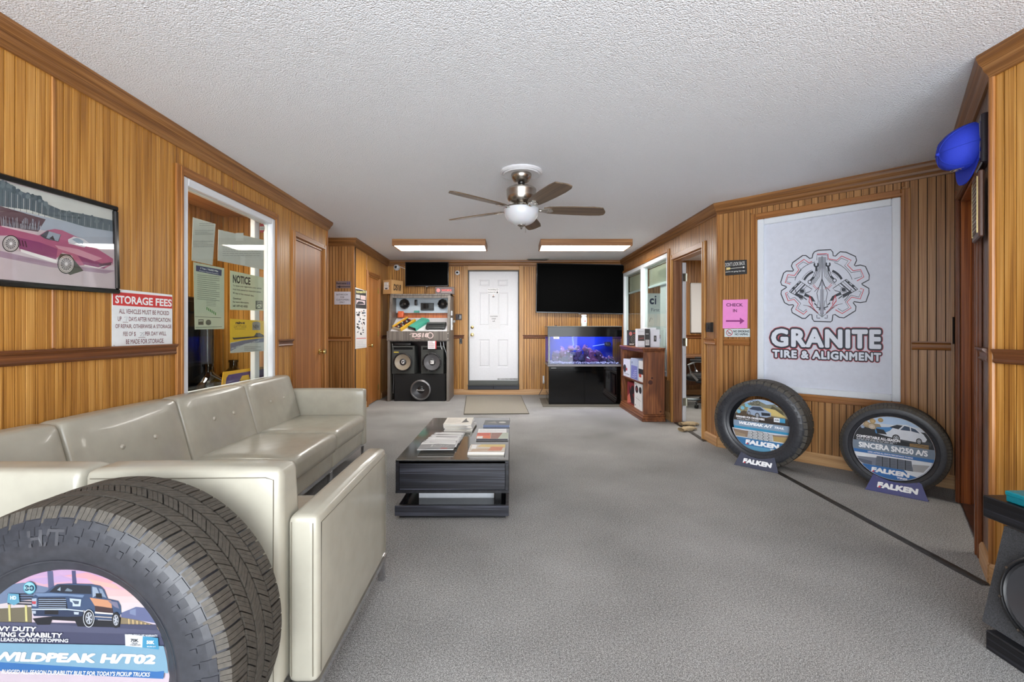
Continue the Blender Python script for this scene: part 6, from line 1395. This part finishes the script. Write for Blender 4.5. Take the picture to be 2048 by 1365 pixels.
# ------------------------------------------------------------------ bookcase with audio boxes
BM = WR.M(8.18-6.88, .0, 0)
def bookcase():
    t = thing('bookcase', 'knotty red-brown pine bookcase by the office windows', 'bookcase', BM); L_, y0, y1, Ht = 1.126, -.372, -.085, .943
    e = .025
    for a, nm in ((.02, 0), (L_-.045, 1)): obj('side_panel', MB().box(a, a+e, y0+.012, y1, .09, Ht-.035, .003), PINE, t)
    PX = wood('stained_pine_level', (66, 32, 16), (122, 70, 38), (168, 110, 66), axis='x', k=.8)
    obj('back_panel', MB().box(.045, L_-.045, y1-.012, y1, .09, Ht-.035), wood('stained_pine_back', (96, 46, 18), (150, 82, 40), (184, 116, 66)), t)
    tp = MB().box(-.006, L_+.006, y0-.012, y1, Ht-.022, Ht, .005).box(.004, L_-.004, y0+.0, y1, Ht-.042, Ht-.022, .006).box(.012, L_-.012, y0+.006, y1, Ht-.06, Ht-.042, .006)
    obj('top_board', tp, PX, t); obj('shelf', MB().box(.045, L_-.045, y0+.012, y1-.012, .468, .49, .002), PX, t); obj('shelf', MB().box(.045, L_-.045, y0+.012, y1-.012, .088, .108, .002), PX, t)
    bs = MB().box(-.008, L_+.008, y0-.012, y1, 0, .034, .004).box(-.002, L_+.002, y0-.004, y1, .034, .062, .006).box(.008, L_-.008, y0+.006, y1, .062, .09, .006); obj('plinth', bs, PX, t)
    sd = [c for c in t.children if c.name.startswith('side_panel')][-1]
    for yy, zz, rr_ in ((-.27, .50, .03), (-.14, .125, .012), (-.25, .555, .014)): obj('knot', MB().lathe([(1e-4, L_-.0195), (rr_*.6, L_-.0192), (rr_, L_-.0199)], 'x', 16, (0, yy, zz)), plain('pine_knot', (66, 26, 14), .4, var=.3, noise=120), sd)
bookcase()
def carton(name, label, x, y, z, wd, dp, ht, c, rot=0.0, draw=None, face='front', M0=None, sidec=None):
    t = thing(name, label, 'box', (M0 or BM) @ Matrix.Translation((x, y, z)) @ Matrix.Rotation(rot, 4, 'Z'), 'boxed audio gear at the bookcase')
    obj('carton', MB().box(-wd/2, wd/2, 0, dp, 0, ht, .002), ink(c, .45), t); obj('lid_flap', MB().box(-wd/2+.002, wd/2-.002, .002, dp-.002, ht, ht+.0015), ink(c, .45), t)
    if draw: P = Print(0); P.map = lambda p: (p[0]*wd-wd/2, p[1]*ht); draw(P); P.done(t)
    return t
W0 = (228, 229, 234)
def dr1(P): P.rect(0, 1, 0, 1, (52, 50, 48)); P.disc(.14, .78, .11, (206, 120, 120), 14, .13); P.text('SPEAKERS', .32, .94, .76, .86, (190, 70, 66), .04) if False else P.rect(.32, .92, .77, .86, (176, 66, 62)); [P.ring(.45, .42, r_, .02, (150, 148, 144), 18, r_*.95) for r_ in (.28, .18, .08)]; P.line([(.75, .25), (.85, .45), (.78, .6)], .03, (150, 148, 144)); P.rect(.05, .38, .06, .14, (206, 204, 200))
def dr2(P): P.rect(0, .58, 0, 1, W0); P.rect(.58, 1, 0, 1, (48, 46, 46)); P.rect(.04, .56, .34, .66, (70, 56, 52)); P.line([(.15, .46), (.5, .5)], .03, (170, 80, 76)); P.rect(.64, .94, .1, .4, (220, 220, 220)); P.lines(.66, .92, .36, 4, .06, .025, (60, 60, 60), 3); P.lines(.66, .9, .74, 1, .06, .04, (200, 200, 200), 3); P.lines(.1, .5, .86, 1, .06, .02, (180, 180, 184), 3)
def dr3(P): P.rect(0, 1, 0, 1, (216, 218, 228)); P.rect(.34, .64, .32, .66, (54, 52, 56)); P.line([(.5, .42), (.48, .58)], .06, (170, 168, 168)); P.disc(.1, .17, .02, (90, 90, 96), 8)
WM = Matrix.Identity(4)
carton('speaker_carton', 'black speaker carton with red badge on the bookcase top, farthest from the doorway', 1.80, 6.55, .944, .2, .12, .225, (52, 50, 48), -.05, dr1, M0=WM)
carton('audio_carton', 'white carton with a black spine on the bookcase top, in the middle', 1.765, 6.03, .944, .165, .12, .245, W0, -.03, dr2, M0=WM)
carton('audio_carton', 'white carton with a dark square picture on the bookcase top', 1.91, 6.0, .944, .118, .13, .235, (218, 220, 230), .02, dr3, M0=WM)
carton('audio_carton', 'plain white carton half hidden behind the others on the bookcase top', 1.93, 6.22, .944, .13, .12, .262, W0, .1, None, M0=WM)
def dr4(P): P.rect(0, 1, 0, 1, (226, 228, 234)); P.disc(.22, .45, .22, (50, 50, 54), 16, .24); P.rect(.4, .6, .35, .5, (196, 70, 70)); P.lines(.1, .9, .18, 1, .05, .05, (150, 150, 156), 2)
def dr5(P):
    P.rect(0, 1, 0, 1, (178, 190, 216)); P.rect(.06, .94, .02, .66, (120, 124, 190)); [P.line([(.2+.1*q, .12+.1*q), (.5, .1+.1*q), (.8, .16+.1*q)], .02, (226, 228, 240)) for q in range(4)]; P.text('JVC', .08, .3, .72, .84, (60, 70, 110), .04)
def dr6(P): P.rect(0, 1, 0, 1, (226, 226, 226)); P.rect(0, 1, .36, .62, (40, 40, 44)); P.rect(.1, .6, .2, .36, (196, 80, 60))
def dr7(P): P.rect(0, 1, 0, 1, (130, 44, 48)); P.poly([(.2, .9), (.9, .3), (.9, .05), (.4, .1)], (46, 34, 36)); P.poly([(0, .3), (.3, .5), (.5, .1), (0, 0)], (206, 110, 90)); P.disc(.7, .7, .2, (40, 34, 36), 14)
def dr8(P):
    P.rect(0, 1, 0, 1, (230, 230, 226)); P.rect(0, 1, .6, .98, (226, 226, 226)); P.text('JVC', .1, .32, .89, .95, (60, 60, 64), .04); P.disc(.33, .74, .2, (34, 32, 34), 18, .15); P.disc(.8, .76, .17, (34, 32, 34), 18, .13); P.disc(.33, .75, .08, (150, 60, 60), 12, .06)
    P.line([(.3, .2), (.4, .5), (.6, .4), (.75, .12)], .012, (130, 134, 124)); P.line([(.2, .4), (.9, .35)], .012, (100, 104, 96)); P.rect(.08, .18, .08, .13, (60, 60, 60))
carton('audio_carton', 'white carton with a black dial on the middle shelf, farthest into the case', .26, -.345, .491, .36, .2, .25, (226, 228, 234), 0, dr4)
carton('audio_carton', 'pale blue carton with curved stripes on the middle shelf', .645, -.345, .491, .33, .2, .285, (178, 190, 216), 0, dr5)
carton('audio_carton', 'white, black and orange carton on the middle shelf, next to the case side', .93, -.34, .491, .2, .2, .27, (226, 226, 226), 0, dr6)
carton('speaker_carton', 'red and black carton on the bottom shelf of the bookcase', .44, -.33, .109, .32, .18, .31, (130, 44, 48), .06, dr7)
carton('speaker_carton', 'white carton picturing two black speakers on the bottom shelf', .82, -.345, .109, .36, .2, .35, (230, 230, 226), -.02, dr8)

# ------------------------------------------------------------------ the office beyond
def office():
    wz = Z(1240, 480, 5.687)
    a, b = at(1381, 566, 8.15), at(1418, 667, 8.15)
    t = thing('whiteboard', 'blank whiteboard on the office wall, seen through the open doorway', 'whiteboard', Vector((a.x, 8.172, b.z))); w2 = 1.1; h2 = a.z-b.z
    obj('board', MB().box(0, w2, -.012, 0, 0, h2), plain('whiteboard_white', (232, 232, 232), .25, var=.006), t); f = MB().box(0, w2, -.018, 0, 0, .018, .003).box(0, w2, -.018, 0, h2-.018, h2, .003).box(0, .018, -.018, 0, 0, h2, .003).box(w2-.018, w2, -.018, 0, 0, h2, .003)
    obj('frame', f, plain('aluminium', (190, 190, 188), .35, metal=.7), t); obj('pen_tray', MB().box(.2, .9, -.05, 0, -.012, .004, .002), plain('aluminium', (190, 190, 188), .35, metal=.7), t)
    t = thing('desk', 'brown desk along the office wall under the whiteboard', 'desk', Vector((3.45, 7.45, 0)))
    obj('desktop', MB().box(-.6, 1.0, 0, .7, .71, .745, .004), wood('desk_top_wood', (84, 54, 34), (120, 82, 56), (150, 110, 80), axis='x'), t); obj('modesty_panel', MB().box(-.55, .95, .5, .52, .2, .71), wood('desk_panel', (70, 40, 20), (104, 66, 38), (134, 94, 60)), t)
    for x in (-.58, .96): obj('side_panel', MB().box(x-.012, x+.012, .04, .68, 0, .71), wood('desk_panel', (70, 40, 20), (104, 66, 38), (134, 94, 60)), t)
    # office armchair facing the desk end
    t = thing('office_chair', 'black leather office armchair beyond the open doorway', 'chair', Matrix.Translation((2.97, 6.93, 0)) @ Matrix.Rotation(math.radians(62), 4, 'Z')); LB = plain('black_leather', (24, 23, 24), .28, bump=.05)
    obj('seat', MB().rbox(-.26, .26, -.27, .25, .40, .51, .05, (0, 0, .012), 9), LB, t, ang=80)
    obj('backrest', MB().rbox(-.26, .26, -.34, -.24, .48, 1.08, .045, (0, .02, 0), 9, fn=lambda p: Vector((p.x*(1-.12*max(0, p.z-.8)), p.y-.18*(p.z-.48), p.z))), LB, t, ang=80)
    for s_ in (-1, 1):
        pts = [(s_*.27, -.2, .43), (s_*.32, -.24, .55), (s_*.32, -.22, .66), (s_*.32, -.1, .71), (s_*.32, .1, .705), (s_*.32, .2, .65), (s_*.31, .16, .52), (s_*.27, .08, .42)]
        ar = obj('armrest', MB().tube(pts, [.018]*8, 10), plain('silver_arm', (150, 150, 150), .3, metal=.4), t); obj('arm_pad', MB().rbox(s_*.32-.03, s_*.32+.03, -.18, .18, .70, .74, .018, n=7), LB, ar, ang=80)
    obj('gas_post', MB().cyl(.028, .12, .4, 'z', 16), BLACKP, t); obj('mechanism', MB().box(-.1, .1, -.14, .12, .36, .4, .01), BLACKP, t)
    for k in range(5):
        an = k*1.2566+.3; M = Matrix.Rotation(an, 4, 'Z'); st = obj('base_arm', MB().box(.02, .31, -.028, .028, .075, .12, .012).xform(lambda p: Vector((p.x, p.y*(1-.4*p.x/.31), p.z-.06*p.x)) if p.z > .09 else p), plain('chrome_black', (70, 72, 76), .25, metal=.5), t); st.matrix_local = M
        obj('caster', MB().cyl(.028, -.022, -.004, 'y', 14, (.29, 0, .028)).cyl(.028, .004, .022, 'y', 14, (.29, 0, .028)).cyl(.008, .03, .08, 'z', 8, (.29, 0, 0)), BLACKP, st)
    # leaning sign in the office
    a, b = at(1297, 586, 8.05), at(1345, 702, 8.05)
    t = thing('poster_board', 'white poster with large blue letters behind the office window', 'poster', Vector((a.x, 8.179, b.z))); w2, h2 = b.x-a.x, a.z-b.z
    obj('board', MB().box(0, w2, -.01, 0, 0, h2, .002), plain('poster_white', (206, 218, 224), .3), t); P = Print(-.01); P.text('c', .055, .135, h2-.2, h2-.09, (36, 48, 84), .04); P.rect(.15, .175, h2-.2, h2-.09, (36, 48, 84)); P.disc(.163, h2-.06, .017, (36, 48, 84), 12); P.text('First', .085, .235, h2-.33, h2-.27, (84, 96, 116), .0)
    P.line([(.05, h2-.52), (.08, h2-.44), (.11, h2-.47)], .008, (110, 120, 134)); P.line([(.03, h2-.58), (.1, h2-.6)], .006, (150, 160, 170)); P.poly([(.13, h2-.74), (.17, h2-.64), (.2, h2-.68), (.18, h2-.76)], (90, 100, 112)); P.ring(.17, h2-.9, .035, .01, (110, 120, 130)); P.done(t)
office()
def glove(label, x, y, rot, mirror=1):
    t = thing('work_glove', label, 'glove', Matrix.Translation((x, y, .0)) @ Matrix.Rotation(rot, 4, 'Z')); gm = plain('tan_suede', (188, 168, 134), .9, var=.12, noise=60, bump=.3); m = mirror
    o = obj('palm', MB().rbox(-.045, .045, -.05, .06, .001, .04, .018, (0, 0, .006), 8), gm, t, ang=80)
    for k, (x0, ln, an) in enumerate(((-.034, .062, -.12), (-.012, .075, -.03), (.011, .07, .05), (.033, .055, .16))):
        obj('finger', MB().tube([(m*x0, .045, .02), (m*(x0+ln*.5*math.sin(an)), .045+ln*.55, .028), (m*(x0+ln*math.sin(an)*1.2), .045+ln, .018), (m*(x0+ln*math.sin(an)*1.25), .05+ln, .016)], [.012, .0125, .011, .005], 10), gm, t)
    obj('thumb', MB().tube([(-m*.035, -.015, .02), (-m*.066, .012, .024), (-m*.074, .04, .018), (-m*.074, .048, .017)], [.014, .0135, .012, .005], 10), gm, t)
    obj('cuff', MB().lathe([(.046, -.11), (.05, -.108), (.046, -.05), (.04, -.045), (.043, -.108), (.046, -.11)], 'y', 20, (0, 0, .022), ex=1).xform(lambda p: Vector((p.x, p.y, max(.001, .022+(p.z-.022)*.42)))), plain('tan_cuff', (176, 154, 118), .9, bump=.2, noise=80), t)
p = ray_floor(1372, 861); q = ray_floor(1386, 856)
glove('tan work glove lying on the office threshold, cuff towards the lobby', p.x+.01, p.y-.02, math.radians(-62)); glove('tan work glove lying behind the other one on the office threshold', q.x+.0, q.y+.13, math.radians(-80), -1)

# ------------------------------------------------------------------ near corner: console with speaker box, cap, plaques
t = thing('media_console', 'low black-stained console against the near oak wall', 'console', Vector((1.745, 1.67, 0)))
obj('top_slab', MB().box(.0, .43, -1.3, 0, .48, .56, .004), EBONYY, t); obj('base_slab', MB().box(-.005, .43, -1.3, -.015, .0, .07, .004), EBONYY, t); obj('back_panel', MB().box(.40, .43, -1.3, -.03, .07, .48), EBONYY, t); obj('end_panel', MB().box(.1, .4, -1.3, -1.26, .07, .48), EBONYY, t)
WS = Wall((1.77, 1.69), (1.77, 1.0)); t = thing('speaker_box', 'wedge-shaped grey carpeted speaker box inside the black console', 'speaker', Matrix.Translation((1.775, 1.70, .071)) @ Matrix.Rotation(math.radians(90), 4, 'Z') @ Matrix.Rotation(math.pi, 4, 'Z'))
# local x runs towards the camera, y into the console
gb_ = plain('box_carpet_charcoal', (70, 71, 74), .95, var=.4, noise=260, bump=.5)
obj('body', MB().prism([(0, 0), (.335, 0), (.335, .36), (.085, .36)], -.0, .62, 'yz'), gb_, t, smooth=False)
lean_ = math.atan2(.085, .36); WMx = Matrix.Translation((.205, .0425, .18)) @ Matrix.Rotation(-lean_, 4, 'X')
w_ = cone(t, 0, -.001, 0, .145, cap=(40, 40, 44), conec=(50, 52, 58), rim=plain('speaker_rubber', (30, 30, 32), .4)); w_.matrix_local = WMx
t = thing('storage_box', 'flat teal box lying on the black console', 'box', Vector((1.76, 1.605, .561)))
TEAL = plain('teal_card', (0, 108, 122), .4); obj('tray', MB().box(0, .33, -.42, 0, 0, .03, .003), TEAL, t); obj('lid', MB().box(-.002, .332, -.422, .002, .022, .038, .003), plain('teal_lid', (4, 118, 132), .35), t)
# plaques and cap on the hallway wall's near end (x runs to the viewer's right along that wall)
gx = lambda tt: WG.L-tt
t = thing('wall_plaque', 'dark wood award plaque with ruled plate, beneath the blue cap', 'plaque', WG.M(gx(.18), .018, 1.615)); pw, ph = .115, .32
obj('backing', MB().box(-pw, pw, -.02, 0, 0, ph, .006), wood('plaque_wood', (58, 36, 28), (92, 62, 50), (120, 88, 72)), t); obj('plate', MB().box(-pw+.03, pw-.03, -.023, -.02, .03, ph-.03, .001), plain('plaque_black', (28, 27, 28), .2), t)
P = Print(-.023)
for i in range(12): P.line([(-pw+.045, .05+i*.02), (pw-.045, .05+i*.02)], .004, (190, 184, 170))
P.done(t); obj('gilt_edge', MB().box(-pw+.024, -pw+.03, -.024, -.02, .024, ph-.024).box(pw-.03, pw-.024, -.024, -.02, .024, ph-.024), plain('gilt', (190, 170, 120), .3, metal=.8), t)
t = thing('wall_plaque', 'black-framed plaque on the hallway wall, mostly behind the blue cap', 'plaque', WG.M(gx(.16), .0, 1.965)); obj('backing', MB().box(-.1, .1, -.03, 0, 0, .235, .005), plain('plaque_frame', (30, 22, 32), .25), t); obj('plate', MB().box(-.075, .075, -.033, -.03, .03, .2, .001), plain('plaque_paper', (120, 116, 126), .3), t)
def cap():
    t = thing('baseball_cap', 'royal blue baseball cap hung on the hallway wall, brim down', 'cap', WG.M(gx(.17),   .055, 2.085) @ Matrix.Rotation(math.radians(24), 4, 'Z')); CB = plain('royal_blue_cotton', (24, 46, 168), .8, var=.05, noise=200, bump=.12); hgt = .13
    N_, Mn = 36, 14; V, Fc = [], []
    for j in range(Mn+1):
        a = j/Mn*math.pi/2; rr_ = math.cos(a)**.72; yy = -hgt*math.sin(a)
        for i in range(N_):
            th = 2*math.pi*i/N_; z_ = .112*math.sin(th); x_ = .088*math.cos(th); V.append((x_*rr_, yy+(.02*math.sin(th) if 0 else 0), z_*rr_-.03*math.sin(a)))
    for j in range(Mn):
        for i in range(N_): Fc.append((j*N_+i, j*N_+(i+1) % N_, (j+1)*N_+(i+1) % N_, (j+1)*N_+i))
    mb = MB(); mb.add(V, Fc); obj('crown', mb, CB, t, ang=80)
    for k in range(3):
        th = k*math.pi/3; pts = []
        for q in range(-10, 11):
            a = (1-abs(q)/10)*math.pi/2; s_ = 1 if q > 0 else -1; rr_ = math.cos(a)**.72; pts.append((.089*math.cos(th)*rr_*s_, -hgt*math.sin(a)-.001, .113*math.sin(th)*rr_*s_-.03*math.sin(a)))
        obj('seam', MB().tube(pts, .0016, 5), plain('blue_stitch', (24, 48, 160), .8), t)
    obj('button', MB().lathe([(1e-4, -hgt-.012), (.006, -hgt-.01), (.009, -hgt-.003), (.009, -hgt+.002)], 'y', 14, (0, 0, -.03)), CB, t)
    # brim: a curved crescent leaving the lower rim
    V, Fc = [], []; nb = 16
    for i in range(nb+1):
        th = math.pi+math.pi*i/nb; c_, s_ = math.cos(th), math.sin(th); cur = -.022*(1-(c_*c_))
        V += [(.086*c_, .002+cur*.35, .108*s_), (.086*c_, -.006+cur*.35, .108*s_), (.092*c_, -.006+cur*1.0, .108*s_-.085*(-s_)), (.092*c_, -.013+cur*1.0, .108*s_-.085*(-s_))]
    for i in range(nb):
        a = i*4; Fc += [(a, a+4, a+6, a+2), (a+1, a+3, a+7, a+5), (a+2, a+6, a+7, a+3)]
    mb = MB(); mb.add(V, Fc); obj('brim', mb, CB, t, ang=80)
    P = Print(0, 2e-4); P.disc(0, 0, .026, (206, 190, 140), 20, .02); P.disc(0, 0, .022, (40, 36, 40), 20, .016); P.rect(-.012, .012, -.006, .006, (226, 206, 180)); P.line([(.03, -.004), (.045, .01)], .004, (226, 226, 236))
    P.mb.xform(lambda p: Vector((p.x, -.06+p.z, -.112+p.y-.004))); P.done(t, 'badge')
cap()
